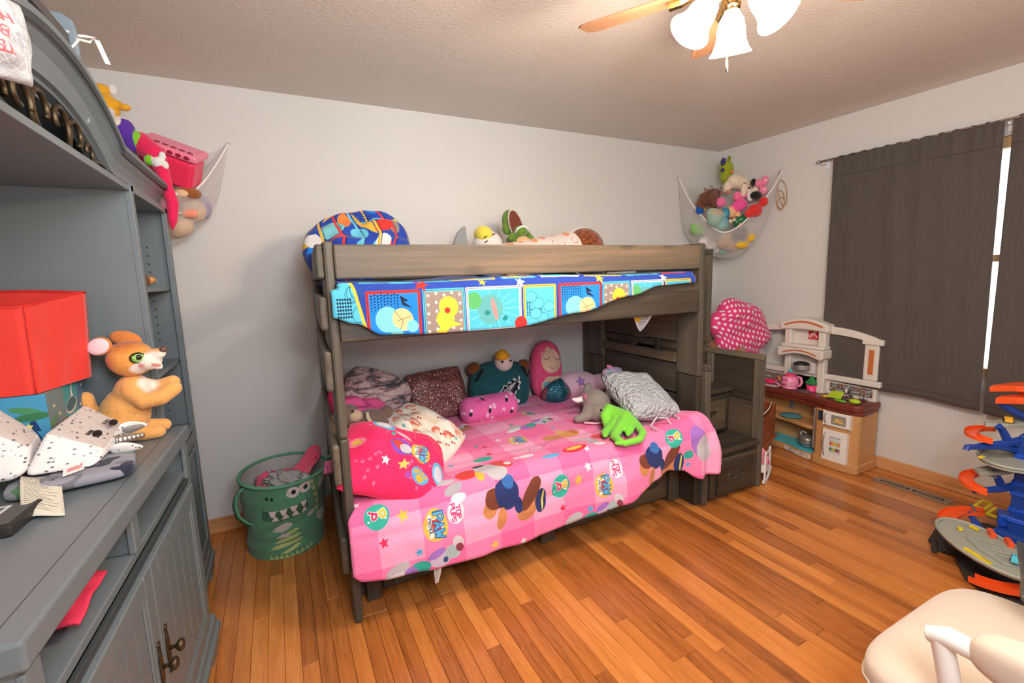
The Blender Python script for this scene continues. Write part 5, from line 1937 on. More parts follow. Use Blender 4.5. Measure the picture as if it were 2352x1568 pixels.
part(fbp, 'edge_piping', MB().tube([(-1.745 + .1515 * math.cos(2 * PI * k / 36), -.36, 1.555 + .1565 * math.sin(2 * PI * k / 36)) for k in range(36)], .004, 6, closed=True), m_whitefelt, smooth=True)


# ================================================================== TOY KITCHEN
kt = thing('toy_kitchen', 'tan and cream plastic play kitchen with brown counter under the curtain', 'toy kitchen', (-.15, -.92, 0))
m_cream = M('cream_plastic', (222, 214, 204), rough=.42, var=.02, bump=.06, bs=180)
m_tan = M('tan_plastic', (200, 148, 96), rough=.45, var=.04, bump=.1, bs=200)
m_brn = M('brown_plastic', (118, 52, 40), rough=.35, var=.08, bump=.06, bs=160)
m_whp = M('white_plastic', (236, 232, 226), rough=.4, var=.02)
m_org = M('terracotta_decal', (196, 110, 62), rough=.4)
m_sil = M('silver_plastic', (176, 178, 180), rough=.3, metal=.6)


def yz(pts, x0, x1, mb):
    """outline in the (y, z) plane extruded from x0 to x1"""
    T = Matrix(((0, 0, 1, x0), (1, 0, 0, 0), (0, 1, 0, 0), (0, 0, 0, 1)))
    return mb.prism(pts, T, x1 - x0)


def xyp(pts, z0, z1, mb):
    return mb.prism(pts, Matrix.Translation((0, 0, z0)), z1 - z0)


YR, YL = -1.385, -.455           # right and left ends
KB = -.03
# back wall: tower in the middle, arched frames on both sides
bk = MB()
bk.box(-.075, KB, YR + .005, YL - .005, .42, .585)
part(kt, 'splash_back', bk, m_cream, bevel=.008)
for s, y0, y1 in ((1, -1.055, -1.395), (-1, -.775, -.44)):
    led = MB().box(-.105, KB, min(y0, y1) - (.018 if s > 0 else -.0), max(y0, y1) + (.0 if s > 0 else .018), .582, .622)
    part(kt, 'ledge', led, m_cream, bevel=.008)
    ya, yb = y1, y0
    n = 14
    top = []
    low = []
    for i in range(n + 1):
        f = i / n
        y = y1 + (y0 - y1) * f
        e = 1 - (1 - f) ** 2
        top.append((y, .905 + .068 * e))
        low.append((y, .868 + .050 * e))
    pl = top + low[::-1]
    part(kt, 'arched_rail', yz(pl, -.10, KB, MB()), m_cream, bevel=.006)
    yo = y1 + s * .012
    part(kt, 'pillar', MB().box(-.092, KB, min(yo, yo + s * .085), max(yo, yo + s * .085), .622, .872), m_cream, bevel=.008)
    part(kt, 'pillar_cap', MB().box(-.105, KB, min(y1 - s * .015, yo + s * .098), max(y1 - s * .015, yo + s * .098), .868, .908), m_cream, bevel=.008)
    part(kt, 'pillar_decal', MB().box(-.0945, -.0918, min(yo + s * .024, yo + s * .056), max(yo + s * .024, yo + s * .056), .665, .835), m_org, bevel=.001)
    for i in range(3):
        f = .40 + .2 * i
        y = y1 + (y0 - y1) * f
        z = .868 + .05 * (1 - (1 - f) ** 2)
        part(kt, 'utensil_hook', MB().tube([(-.06, y, z), (-.06, y, z - .018), (-.068, y, z - .026), (-.077, y, z - .018)], .003, 8), m_sil, smooth=True)
# brick decals on the splash back
r_ = random.Random(11)
for y0, y1 in ((-1.36, -1.085), (-.745, -.47)):
    cv = Canvas(abs(y1 - y0), .062, 1400, (226, 218, 208))
    h = .062 / 7
    for j in range(7):
        x = -.01 * (j % 2)
        while x < abs(y1 - y0):
            w = r_.uniform(.018, .03)
            cv.rect(x + .001, x + w - .001, j * h + .0012, (j + 1) * h - .0006, (122, 178, 196) if r_.random() < .12 else (104 + r_.randint(-14, 18), 56, 44))
            x += w
    g_ = MB().grid(1, 1, lambda u, v: Vector((-.0758, y1 + (y0 - y1) * u, .498 + .062 * v)))
    part(kt, 'tile_decal', g_, printed('brick_tile_decal', cv, bump=0, rough=.4))
# tower with hood
tw = MB().box(-.10, KB, -1.065, -.765, .42, .965)
part(kt, 'tower', MB().box(-.075, KB, -1.062, -.768, .42, .965), m_cream, bevel=.006)
for y0, y1 in ((-1.065, -1.015), (-.815, -.765)):
    part(kt, 'tower_side', MB().box(-.135, -.07, y0, y1, .735, .96), m_cream, bevel=.008)
    part(kt, 'tower_side', MB().box(-.125, -.07, y0, y1, .46, .735), m_cream, bevel=.008)
pl = []
n = 16
for i in range(n + 1):
    f = i / n
    y = -1.09 + .35 * f
    pl.append((y, .985 + .04 * math.sin(PI * f)))
for i in range(n + 1):
    f = 1 - i / n
    y = -1.09 + .35 * f
    pl.append((y, .93 + .012 * math.sin(PI * f)))
part(kt, 'crown_arch', yz(pl, -.155, KB, MB()), m_cream, bevel=.008)
dc = [(-1.055 + .28 * i / 12, .962 + .030 * math.sin(PI * i / 12)) for i in range(13)]
dd = [(p[0], p[1] + .014) for p in dc]
part(kt, 'arch_decal', yz(dc + dd[::-1], -.1575, -.1545, MB()), m_org)
hp = [(-1.085, .80), (-1.085, .745)] + [(-1.07 + .31 * i / 12, .725 + .035 * math.sin(PI * i / 12)) for i in range(13)] + [(-.745, .745), (-.745, .80)]
part(kt, 'range_hood', yz(hp, -.19, KB, MB()), m_cream, bevel=.008)
dc = [(-1.04 + .25 * i / 12, .755 + .026 * math.sin(PI * i / 12)) for i in range(13)]
dd = [(p[0], p[1] + .010) for p in dc]
part(kt, 'hood_decal', yz(dc + dd[::-1], -.1925, -.1895, MB()), m_org)
part(kt, 'hood_top', MB().box(-.165, KB, -1.075, -.755, .80, .825), m_cream, bevel=.01)
for i in range(7):
    part(kt, 'flute', MB().box(-.082, -.074, -.99 + i * .022, -.978 + i * .022, .665, .725), m_cream, bevel=.003)
lg = Canvas(.075, .07, 2400, (206, 34, 40))
lg.line([(.012, .022), (.05, .056)], .026, (206, 34, 40))
lg.text('STEP', .030, .041, .021, (244, 240, 236), rot=38, wt=.2)
lg.text('2', .056, .026, .019, (244, 240, 236), rot=38, wt=.2)
lg.line([(.005, .022), (.040, .051), (.062, .069)], .0022, (244, 240, 236))
lg.line([(.006, .021), (.012, .012), (.030, .022), (.050, .010), (.066, .022), (.060, .036)], .0022, (244, 240, 236))
part(kt, 'logo_plate', MB().grid(1, 1, lambda u, v: Vector((-.0765, -.912 - .075 * u, .862 + .062 * v))), printed('red_logo_print', lg, bump=0, rough=.35), label='red square logo plate with white lettering')
# coffee maker
part(kt, 'coffee_maker', MB().lathe([(.0, 0), (.055, 0), (.058, .004), (.058, .036), (.0, .036)], (-.13, -.905, .635), 24), m_sil, smooth=False, bevel=.003)
part(kt, 'coffee_lid', MB().lathe([(.056, 0), (.050, .012), (.030, .020), (0, .024)], (-.13, -.905, .672), 24), M('black_plastic', (44, 44, 44), rough=.35), smooth=True)
part(kt, 'coffee_back', MB().box(-.095, -.072, -.985, -.83, .60, .69), m_cream, bevel=.01)
# counter with a curved front edge
ct = [(KB, YR - .012), (-.255, YR - .012), (-.285, -1.36), (-.295, -1.28), (-.29, -1.18), (-.262, -1.09), (-.238, -1.0), (-.235, -.85), (-.24, -.70), (-.27, -.55), (-.27, YL), (KB, YL)]
part(kt, 'counter', xyp(ct, .432, .478, MB()), m_brn, bevel=.012, seg=3)
ct2 = [(x * .93 - .004, y) for x, y in ct[1:-1]]
part(kt, 'counter_apron', xyp([(KB, YR)] + ct2 + [(KB, YL)], .405, .432, MB()), m_brn, bevel=.004)
# sink rim, basin and faucet
part(kt, 'sink_rim', MB().tube([(-.25, -1.34, .480), (-.25, -1.16, .480), (-.11, -1.16, .480), (-.11, -1.34, .480)], .006, 8, closed=True), m_brn, smooth=True)
part(kt, 'sink_basin', MB().box(-.245, -.115, -1.335, -1.165, .4785, .4795), M('brown_sink', (92, 40, 32), rough=.4))
part(kt, 'burner', MB().lathe([(0, 0), (.068, 0), (.066, .003), (0, .004)], (-.16, -.90, .4785), 28), M('dark_burner', (86, 36, 30), rough=.4))
part(kt, 'faucet', MB().tube([(-.085, -1.235, .478), (-.085, -1.235, .53)] + [(-.085 - .035 + .035 * math.cos(a * PI / 8), -1.235 + .0, .53 + .03 * math.sin(a * PI / 8)) for a in range(1, 9)] + [(-.155, -1.235, .515)], .012, 12), m_sil, smooth=True)
part(kt, 'tap_handle', MB().lathe([(.010, 0), (.012, .02), (.004, .026), (0, .027)], (-.085, -1.30, .478), 12).lathe([(.010, 0), (.012, .02), (.004, .026), (0, .027)], (-.085, -1.325, .478), 12), m_sil, smooth=True)
# right cabinet with microwave and fridge
cabp = [(KB, YR), (-.245, YR), (-.262, -1.372), (-.278, -1.30), (-.280, -1.22), (-.268, -1.12), (-.25, -1.098), (KB, -1.098)]
part(kt, 'cabinet_body', xyp(cabp, .02, .405, MB()), m_tan, bevel=.008)
basp = [(KB, YR - .008), (-.26, YR - .008), (-.278, -1.372), (-.293, -1.30), (-.294, -1.22), (-.284, -1.11), (-.26, -1.088), (KB, -1.088)]
part(kt, 'cabinet_base', xyp(basp, 0, .062, MB()), m_tan, bevel=.008)


def front_x(y):
    """front face of the bowed cabinet"""
    return -.2815 + .35 * (y + 1.245) ** 2 * 2


def bowed(mb, y0, y1, z0, z1, d0, d1, n=8):
    vs, fs = [], []
    for i in range(n + 1):
        y = y0 + (y1 - y0) * i / n
        fx = front_x(y)
        vs += [(fx - d0, y, z0), (fx - d0, y, z1), (fx - d1, y, z1), (fx - d1, y, z0)]
    for i in range(n):
        for k in range(4):
            fs.append((i * 4 + k, i * 4 + (k + 1) % 4, (i + 1) * 4 + (k + 1) % 4, (i + 1) * 4 + k))
    fs += [(0, 1, 2, 3), (n * 4 + 3, n * 4 + 2, n * 4 + 1, n * 4)]
    return mb.add(vs, fs)


mw = part(kt, 'microwave_door', bowed(MB(), -1.345, -1.172, .305, .405, -.004, .012), m_whp, bevel=.004)
fd = part(kt, 'fridge_door', bowed(MB(), -1.335, -1.178, .055, .275, -.004, .012), m_whp, bevel=.004)
for d, y, z0, z1 in ((mw, -1.190, .322, .392), (fd, -1.192, .085, .250)):
    pts = [(front_x(y) - .012, y, z0)] + [(front_x(y) - .016 - .010 * math.sin(PI * k / 8), y + .004 * math.sin(PI * k / 8), z0 + (z1 - z0) * k / 8) for k in range(1, 8)] + [(front_x(y) - .012, y, z1)]
    part(d, 'handle', MB().tube(pts, .0045, 8), m_sil, smooth=True)
cvm = Canvas(.09, .07, 1600, (150, 146, 138))
cvm.poly([(.01, .015), (.08, .015), (.07, .045), (.03, .05)], (226, 190, 110))
for i in range(14):
    cvm.ell(r_.uniform(.022, .07), r_.uniform(.018, .04), .005, .004, ((206, 90, 60), (236, 214, 150), (120, 150, 70))[i % 3])
part(mw, 'window_decal', MB().grid(6, 1, lambda u, v: Vector((front_x(-1.225 - .092 * u) - .0128, -1.225 - .092 * u, .322 + .066 * v))), printed('food_decal', cvm, bump=0, rough=.3))
cvm = Canvas(.09, .13, 1600, (206, 210, 210))
cvm.rect(0, .09, .05, .056, (240, 240, 236))
for i in range(5):
    cvm.ell(.014 + i * .016, .075, .009, .016, ((222, 90, 76), (236, 170, 80), (240, 200, 90), (170, 200, 80), (236, 150, 90))[i])
    cvm.ell(.014 + i * .016, .03, .010, .012, ((80, 120, 60), (150, 190, 80), (220, 200, 80), (60, 80, 70), (200, 70, 60))[i])
for i in range(3):
    cvm.rect(.01 + i * .028, .03 + i * .028, .10, .122, (228, 230, 226))
    cvm.rect(.014 + i * .028, .026 + i * .028, .122, .128, (60, 80, 110))
part(fd, 'window_decal', MB().grid(6, 1, lambda u, v: Vector((front_x(-1.222 - .072 * u) - .0128, -1.222 - .072 * u, .115 + .118 * v))), printed('fridge_decal', cvm, bump=0, rough=.3))
part(kt, 'keypad', bowed(MB(), -1.158, -1.132, .325, .395, -.002, .006), M('keypad_dark', (46, 58, 74), rough=.3), bevel=.002)
part(kt, 'metal_strip', MB().box(-.262, -.250, -1.1, -1.09, .10, .40), m_sil, bevel=.002)
# open middle bay: back panel with flutes, shelf, blue tray, curved plinth
part(kt, 'bay_back', MB().box(-.06, KB, -1.098, YL, .02, .405), m_tan, bevel=.004)
for i in range(10):
    part(kt, 'bay_flute', MB().box(-.066, -.060, -1.085 + i * .026, -1.072 + i * .026, .27, .40), m_tan, bevel=.003)
shp = [(-.06, -1.097), (-.235, -1.097), (-.24, -1.03), (-.225, -.95), (-.20, -.86), (-.19, -.62), (-.06, -.62)]
part(kt, 'bay_shelf', xyp(shp, .222, .252, MB()), m_tan, bevel=.008)
plp = [(-.06, -1.09), (-.262, -1.09), (-.268, -1.04), (-.258, -.98), (-.232, -.92), (-.218, -.86), (-.22, -.62), (-.06, -.62)]
part(kt, 'bay_plinth', xyp(plp, .0, .05, MB()), m_tan, bevel=.006)
part(kt, 'bay_tray', xyp([(x * .955, y * .998) for x, y in plp], .0505, .062, MB()), M('turquoise_tray', (70, 186, 206), rough=.35), bevel=.003)
lbl = Canvas(.28, .03, 1400, (226, 220, 214))
lbl.ell(.06, .015, .012, .011, (110, 170, 200))
lbl.text('GRILL OVEN', .19, .015, .010, (110, 110, 120), wt=.14)
lp = [(-.2625, -1.088), (-.2685, -1.04), (-.2585, -.98), (-.2325, -.92), (-.2185, -.86)]


def lpf(u, v):
    k = u * (len(lp) - 1)
    i = min(int(k), len(lp) - 2)
    f = k - i
    x, y = lp[i][0] + (lp[i + 1][0] - lp[i][0]) * f, lp[i][1] + (lp[i + 1][1] - lp[i][1]) * f
    return Vector((x - .0012, y, .012 + .028 * v))


cvl = Canvas(.28, .03, 1400, (226, 220, 214))
cvl.ell(.215, .015, .012, .011, (110, 170, 200))
for i in range(7):
    cvl.ell(.03 + i * .014, .015 + .003 * (i % 2), .005, .006, (130, 140, 150))
part(kt, 'plinth_decal', MB().grid(16, 1, lpf), printed('plinth_decal_print', cvl, bump=0, rough=.4))
part(kt, 'left_cabinet', xyp([(KB, -.62), (-.25, -.62), (-.27, -.58), (-.27, YL), (KB, YL)], .0, .405, MB()), m_tan, bevel=.008)
part(kt, 'phone_plate', MB().box(-.064, -.058, -.825, -.79, .29, .39), m_sil, bevel=.003)

# ---- things on the kitchen
tp = thing('toy_teapot', 'pink toy teapot with a blue lid knob on the kitchen counter', 'toy teapot', (-.165, -.845, .4825))
m_pinkpl = M('pink_gloss_plastic', (238, 140, 176), rough=.25, var=.02)
TPc = Vector((-.165, -.845, .4825))
bd = part(tp, 'pot', MB().lathe([(0, 0), (.056, 0), (.058, .006), (.050, .012), (.062, .03), (.064, .055), (.054, .085), (.036, .104), (0, .108)], TPc, 28), m_pinkpl, smooth=True)
part(tp, 'lid', MB().lathe([(.046, .096), (.034, .108), (.012, .118), (0, .120)], TPc, 24), M('rose_plastic', (226, 70, 110), rough=.25), smooth=True)
part(tp, 'lid_knob', MB().lathe([(.006, .117), (.012, .124), (.016, .132), (.008, .140), (.004, .152), (0, .154)], TPc, 12), M('aqua_plastic', (70, 190, 206), rough=.3), smooth=True)
part(tp, 'handle', MB().tube(arc(TPc + Vector((0, -.058, .062)), .032, -100, 100, 10, 'yz')[::-1] if False else [TPc + Vector((0, -.05, .098)), TPc + Vector((0, -.082, .09)), TPc + Vector((0, -.092, .06)), TPc + Vector((0, -.078, .03)), TPc + Vector((0, -.058, .022))], .010, 10), m_pinkpl, smooth=True)
part(tp, 'spout', MB().tube([TPc + Vector((-.01, .055, .04)), TPc + Vector((-.01, .078, .06)), TPc + Vector((-.01, .088, .08))], [.014, .011, .012], 10), M('amber_plastic', (206, 130, 70), rough=.3), smooth=True)
for yy in (.022, -.006):
    part(tp, 'eye', MB().ell(TPc + Vector((-.0605, yy, .068)), (.003, .005, .008)), m_blackeye, smooth=True)
part(tp, 'mouth', MB().tube([TPc + Vector((-.062, .026, .040)), TPc + Vector((-.064, .008, .030)), TPc + Vector((-.062, -.010, .042))], .0035, 6), M('red_mouth', (206, 50, 60), rough=.4), smooth=True)
part(tp, 'button', MB().box(TPc.x - .064, TPc.x - .050, TPc.y - .034, TPc.y - .022, TPc.z + .03, TPc.z + .052), M('pale_button', (236, 214, 214), rough=.3), bevel=.002)
cu = thing('toy_cupcake', 'pink toy cup with a green leafy top by the lid on the counter', 'toy food', (-.125, -.985, .4785))
part(cu, 'cup', MB().lathe([(0, 0), (.030, 0), (.032, .006), (.028, .010), (.038, .05), (.036, .05), (.03, .02), (0, .02)], (-.125, -.985, .4785), 24), M('hot_pink_plastic', (240, 60, 130), rough=.3), smooth=True)
gl_ = MB()
for i in range(9):
    a = 2 * PI * i / 9
    gl_.ell((-.125 + .026 * math.cos(a), -.985 + .026 * math.sin(a), .540 + .004 * (i % 2)), (.018, .018, .016))
gl_.ell((-.125, -.985, .560), (.026, .026, .022)).lathe([(.018, 0), (0, .03)], (-.125, -.985, .575), 10)
part(cu, 'leafy_top', gl_, M('green_felt', (44, 124, 66), rough=.9, bump=.3, bs=90), remesh=.005, smit=2)
gm2 = M('clear_plastic', (236, 236, 236), rough=.08, trans=.92, var=.01)
single('toy_pot_lid', 'clear round toy lid lying on the brown counter', 'toy lid', MB().lathe([(.048, 0), (.050, .004), (.046, .009), (.020, .014), (0, .015)], (-.175, -.965, .4795), 28), gm2, smooth=True)
pn = thing('toy_frying_pan', 'bright pink toy pan beside the pink teapot', 'toy pan', (-.18, -.70, .4795))
part(pn, 'plate', MB().lathe([(0, 0), (.06, 0), (.072, .010), (.070, .012), (.058, .003), (0, .003)], (-.19, -.72, .4795), 24), m_cream, smooth=True)
part(pn, 'pan_bowl', MB().lathe([(0, 0), (.035, 0), (.05, .02), (.048, .02), (.033, .003), (0, .003)], (-.18, -.70, .497), 24), M('pink_pan', (240, 40, 104), rough=.3), smooth=True)
part(pn, 'pan_handle', MB().tube([(-.19, -.74, .512), (-.20, -.785, .500), (-.205, -.80, .492)], [.010, .008, .006], 8), m_pinkpl, smooth=True)
cl = thing('toy_cleaver', 'lime green toy cleaver lying across the toy sink', 'toy utensil', (-.2, -1.19, .487))
CFm = frame((-.215, -1.20, .512), (-.15, -.96, .10), (.55, -.1, .83))
part(cl, 'blade', MB().prism([(-.055, -.026), (.05, -.030), (.055, .03), (-.03, .026)], CFm, .006), M('lime_plastic', (176, 206, 50), rough=.4), bevel=.002)
part(cl, 'grip', MB().tube([CFm @ Vector((-.05, -.02, .003)), CFm @ Vector((-.095, -.026, .003))], .007, 8), M('yellow_plastic', (230, 196, 50), rough=.4), smooth=True)
sp_ = thing('toy_whisk', 'toy spoon with a lime green handle lying in the toy sink', 'toy utensil', (-.2, -1.31, .485))
part(sp_, 'grip', MB().ell((-.245, -1.338, .500), (.024, .034, .017), rz(10)), M('lime_plastic2', (170, 206, 40), rough=.35), smooth=True)
part(sp_, 'wire', MB().tube([(-.235, -1.31, .499), (-.21, -1.25, .497), (-.18, -1.20, .500)], .003, 6).tube([(-.235, -1.31, .499), (-.19, -1.26, .515), (-.155, -1.24, .495)], .003, 6), m_sil, smooth=True)
single('toy_lettuce', 'green toy lettuce slice in the toy sink', 'toy food', cushion(MB(), -.27, -.225, -1.29, -1.21, .4795, .492, 2.4, n=12, dome=0, seed=3), M('green_plastic', (110, 180, 60), rough=.4), smooth=True)
po = thing('toy_colander', 'silver toy pot with holes on the turquoise tray', 'toy pot', (-.175, -1.01, .0625))
part(po, 'bowl', MB().lathe([(0, 0), (.038, 0), (.040, .012), (.055, .03), (.066, .05), (.066, .058), (.062, .052), (.05, .03), (.0, .012)], (-.175, -1.01, .0625), 28), M('silver_pot', (166, 164, 160), rough=.3, metal=.7), smooth=True)
part(po, 'lid', MB().lathe([(.064, .057), (.056, .075), (.035, .088), (0, .093)], (-.175, -1.01, .0625), 28), M('silver_pot2', (176, 174, 170), rough=.28, metal=.7), smooth=True)
part(po, 'side_handle', MB().tube([(-.16, -.955, .12), (-.155, -.945, .150), (-.15, -.96, .165), (-.15, -.985, .155)], .007, 8), M('pale_pot_handle', (206, 202, 196), rough=.4), smooth=True)
single('toy_plate', 'turquoise rimmed toy plate on the kitchen shelf', 'toy plate', MB().lathe([(0, .002), (.05, .002), (.075, .010), (.074, .013), (.05, .006), (0, .006)], (-.15, -.86, .2525), 28), M('turquoise_plate', (84, 170, 190), rough=.3), smooth=True)

# ================================================================== DOLL CRADLES BY THE STAIRS
cr_ = thing('wooden_doll_cradle', 'reddish wooden doll cradle with dolls beside the stair chest', 'doll cradle', (-.6, -.86, 0))
m_cw = wood('cradle_wood', [(112, 54, 24), (150, 78, 38), (176, 100, 54)], axis=0, rough=.35, knots=False, rand=.05)
# headboard end faces the camera at left, long side runs to the right
P0, P1 = Vector((-.80, -1.03, 0)), Vector((-.405, -.90, 0))
ux = (P1 - P0).normalized()
uy = Vector((-ux.y, ux.x, 0))


def cpt(a, b, z):
    q = P0 + ux * a + uy * b
    return Vector((q.x, q.y, z))


Lc = (P1 - P0).length
sd = [(0, .14), (Lc, .16), (Lc + .01, .405), (Lc - .05, .40), (Lc - .10, .365), (Lc - .18, .35), (0, .34)]
for b, zz in ((0, 0), (.30, 0)):
    T = Matrix(((ux.x, 0, uy.x, P0.x + uy.x * b), (ux.y, 0, uy.y, P0.y + uy.y * b), (0, 1, 0, 0), (0, 0, 0, 1)))
    part(cr_, 'side_board', MB().prism(sd, T, .012), m_cw, bevel=.003)
Te = Matrix(((uy.x, 0, -ux.x, P1.x), (uy.y, 0, -ux.y, P1.y), (0, 1, 0, 0), (0, 0, 0, 1)))
part(cr_, 'end_board', MB().prism([(.0125, .15), (.2995, .15), (.2995, .40), (.16, .43), (.0125, .40)], Te, .014), m_cw, bevel=.003)
Te0 = Matrix(((uy.x, 0, -ux.x, P0.x + ux.x * .014), (uy.y, 0, -ux.y, P0.y + ux.y * .014), (0, 1, 0, 0), (0, 0, 0, 1)))
part(cr_, 'end_board', MB().prism([(.0125, .15), (.2995, .15), (.2995, .38), (.16, .41), (.0125, .38)], Te0, .013), m_cw, bevel=.003)
part(cr_, 'floor_board', MB().prism([(p.x, p.y) for p in (cpt(.015, .013, 0), cpt(Lc - .015, .013, 0), cpt(Lc - .015, .299, 0), cpt(.015, .299, 0))], Matrix.Translation((0, 0, .16)), .012), m_cw)
Tr = Matrix(((ux.x, 0, uy.x, P0.x - uy.x * .012), (ux.y, 0, uy.y, P0.y - uy.y * .012), (0, 1, 0, 0), (0, 0, 0, 1)))
part(cr_, 'ledge', MB().prism([(-.01, .135), (Lc + .02, .155), (Lc + .02, .172), (-.01, .152)], Tr, .03), m_cw, bevel=.003)
rk = [(0, .14), (Lc - .02, .152), (Lc + .0, .125), (Lc - .03, .11), (Lc - .05, .06), (Lc - .12, .012), (Lc - .17, 0), (.05, 0), (0, .02)]
for b in (.012, .27):
    T = Matrix(((ux.x, 0, uy.x, P0.x + uy.x * b), (ux.y, 0, uy.y, P0.y + uy.y * b), (0, 1, 0, 0), (0, 0, 0, 1)))
    part(cr_, 'rocker', MB().prism(rk, T, .016), m_cw, bevel=.003)
dl = thing('baby_doll', 'doll in red and black check shirt lying in the wooden cradle', 'doll', (-.6, -.85, .18))
c0 = cpt(.20, .14, .33)
part(dl, 'body', MB().ell(c0, (.12, .075, .06), rz(18)), fur('red_buffalo_check', (150, 34, 34), spots=[(tuple(c0 + Vector((dx, dy, .05))), (.022, .02, .05), (34, 24, 26), .2) for dx in (-.06, .0, .06) for dy in (-.04, .02)], org=(-.6, -.85, .18), bump=.2), smooth=True)
part(dl, 'head', MB().ell(cpt(.27, .16, .375), (.06, .05, .045)), M('pale_knit_cap', (222, 206, 196), rough=.95, bump=.4, bs=120), smooth=True)
part(dl, 'blanket', MB().ell(cpt(.12, .08, .325), (.09, .05, .04), rz(18)).ell(cpt(.22, .06, .325), (.05, .03, .03)), M('pale_blanket', (226, 216, 208), rough=.95, bump=.5, bs=40), smooth=True)
part(dl, 'cord', MB().tube([cpt(.25, .04, .35), cpt(.32, .02, .385), cpt(.37, .02, .42), cpt(.355, .015, .428)], .004, 6), m_whitefelt, smooth=True)
part(dl, 'lower_body', MB().ell(cpt(.18, .14, .22), (.13, .09, .06), rz(18)), M('pale_blanket', (226, 216, 208)), smooth=True)

wc = thing('white_doll_cradle', 'small white rocking doll cradle with a pink star by the stair chest', 'doll cradle', (-.86, -1.10, 0))
m_wc = M('white_cradle_paint', (226, 222, 220), rough=.4)
W0, W1 = Vector((-.905, -1.175, 0)), Vector((-.770, -1.120, 0))
wx = (W1 - W0).normalized()
wy = Vector((-wx.y, wx.x, 0))
for b in (0, .26):
    T = Matrix(((wx.x, 0, wy.x, W0.x + wy.x * b), (wx.y, 0, wy.y, W0.y + wy.y * b), (0, 1, 0, 0), (0, 0, 0, 1)))
    Lw = (W1 - W0).length
    part(wc, 'end_frame', MB().box(Lw - .026, Lw - .006, .045, .225, 0, .012, T).box(.0, .016, .03, .225, 0, .012, T).box(.016, Lw - .026, .195, .213, .001, .011, T).box(.016, Lw - .026, .075, .10, .001, .011, T), m_wc, bevel=.003)
    part(wc, 'end_panel', MB().box(.016, Lw - .026, .10, .165, .003, .009, T), m_wc)
    nrk = 12
    up, lo = [], []
    for i in range(nrk + 1):
        a = i / nrk
        x = -.02 + (Lw + .05) * a
        zz = .052 * ((a - .35) / .65) ** 2
        lo.append((x, zz))
        up.append((x, zz + .024))
    part(wc, 'rocker', MB().prism(lo + up[::-1], T, .014), m_wc, bevel=.003)
T = Matrix(((wx.x, 0, wy.x, W0.x - wy.x * .0015), (wx.y, 0, wy.y, W0.y - wy.y * .0015), (0, 1, 0, 0), (0, 0, 0, 1)))
part(wc, 'star_decal', MB().prism([(.088 + .016 * (1 if i % 2 == 0 else .42) * math.cos(PI / 2 + PI * i / 5), .128 + .016 * (1 if i % 2 == 0 else .42) * math.sin(PI / 2 + PI * i / 5)) for i in range(10)], T, .004), M('magenta_star', (206, 40, 130), rough=.4))
q0 = W0 + wx * .05 + wy * .13
part(wc, 'cradle_bed', MB().cbox((q0.x, q0.y, .105), (.11, .25, .05), rz(22)), m_wc, bevel=.006)
q1 = W0 + wx * .055 + wy * .06
single('doll_blanket', 'pink doll blanket bunched in the small white cradle', 'doll blanket', MB().ell((q1.x, q1.y, .185), (.045, .05, .052)).ell((q1.x + .01, q1.y - .035, .155), (.03, .03, .04)), M('pink_doll_cloth', (240, 140, 160), rough=.9, bump=.5, bs=40, bd=.006), remesh=.006, smit=4)

# ---- polka dot cushion on a big brown teddy behind the stairs
cv = Canvas(.72, .46, 700, (226, 62, 124))
for j in range(11):
    for i in range(17):
        cv.ell(.02 + i * .045 + (.022 if j % 2 else 0), .015 + j * .042, .0125, .0125, (236, 222, 222))
tb = thing('brown_teddy_bear', 'big brown teddy bear sitting behind the stair chest', 'plush toy', (-.62, -.52, 0))
plush(tb, 'body', MB().ell((-.62, -.50, .30), (.20, .20, .30)).ell((-.64, -.57, .74), (.15, .14, .15)).ell((-.50, -.70, .10), (.10, .14, .10)).ell((-.74, -.70, .10), (.10, .14, .10)).ell((-.56, -.66, .75), (.10, .08, .09)), fur('shaggy_brown', (150, 92, 48), var=.25, scale=40, bump=.9, bd=.02), .014)
PF = frame((-.44, -.60, .93), (.94, .06, -.25), (.22, .10, .95))
pk_ = pillow_mb(PF, .66, .45, .20, seed=71, n=40, bow=-.06, q=.5, wr=.3, rnd_=.85)
for i_, p_ in enumerate(pk_.v):
    q_ = PF.inverted() @ Vector(p_)
    a_ = math.atan2(q_.y / .22, q_.x / .33)
    e_ = min(1, math.hypot(q_.x / .33, q_.y / .22))
    k_ = 1 + (.13 * abs(math.cos(a_ * 3.0)) - .07) * e_ * e_
    q_.x *= k_
    q_.y *= k_
    pk_.v[i_] = tuple(PF @ q_)
single('polka_dot_cushion', 'hot pink white-dotted scalloped cushion lying on the brown teddy bear', 'cushion', pk_, printed('polka_dot_print', cv, bs=16), smooth=True, sub=1)

# ================================================================== TOY CAR TOWER
tc = thing('toy_car_tower', 'tall blue and orange toy car garage tower on a black base', 'toy playset', (-.62, -2.25, 0))
m_or = M('orange_track', (240, 90, 36), rough=.32, var=.04)
m_bl = M('blue_plastic', (30, 66, 150), rough=.35, var=.08)
m_bl2 = M('bright_blue_plastic', (34, 84, 200), rough=.35)
m_gp = M('grey_track_plastic', (164, 166, 154), rough=.45, var=.05)
m_bk = M('black_textured_base', (52, 50, 46), rough=.6, var=.2, vs=30, bump=.4, bs=60)
m_ye = M('yellow_track_part', (232, 206, 40), rough=.35)
bp_ = [(-.52, -1.955), (-.60, -1.945), (-.80, -1.985), (-.86, -2.045), (-.84, -2.10), (-.90, -2.13), (-1.02, -2.20), (-1.06, -2.28), (-1.03, -2.40), (-.95, -2.46), (-.80, -2.52), (-.45, -2.48), (-.34, -2.30), (-.36, -2.06)]
part(tc, 'base', xyp(bp_, .001, .020, MB()), m_bk, bevel=.006)
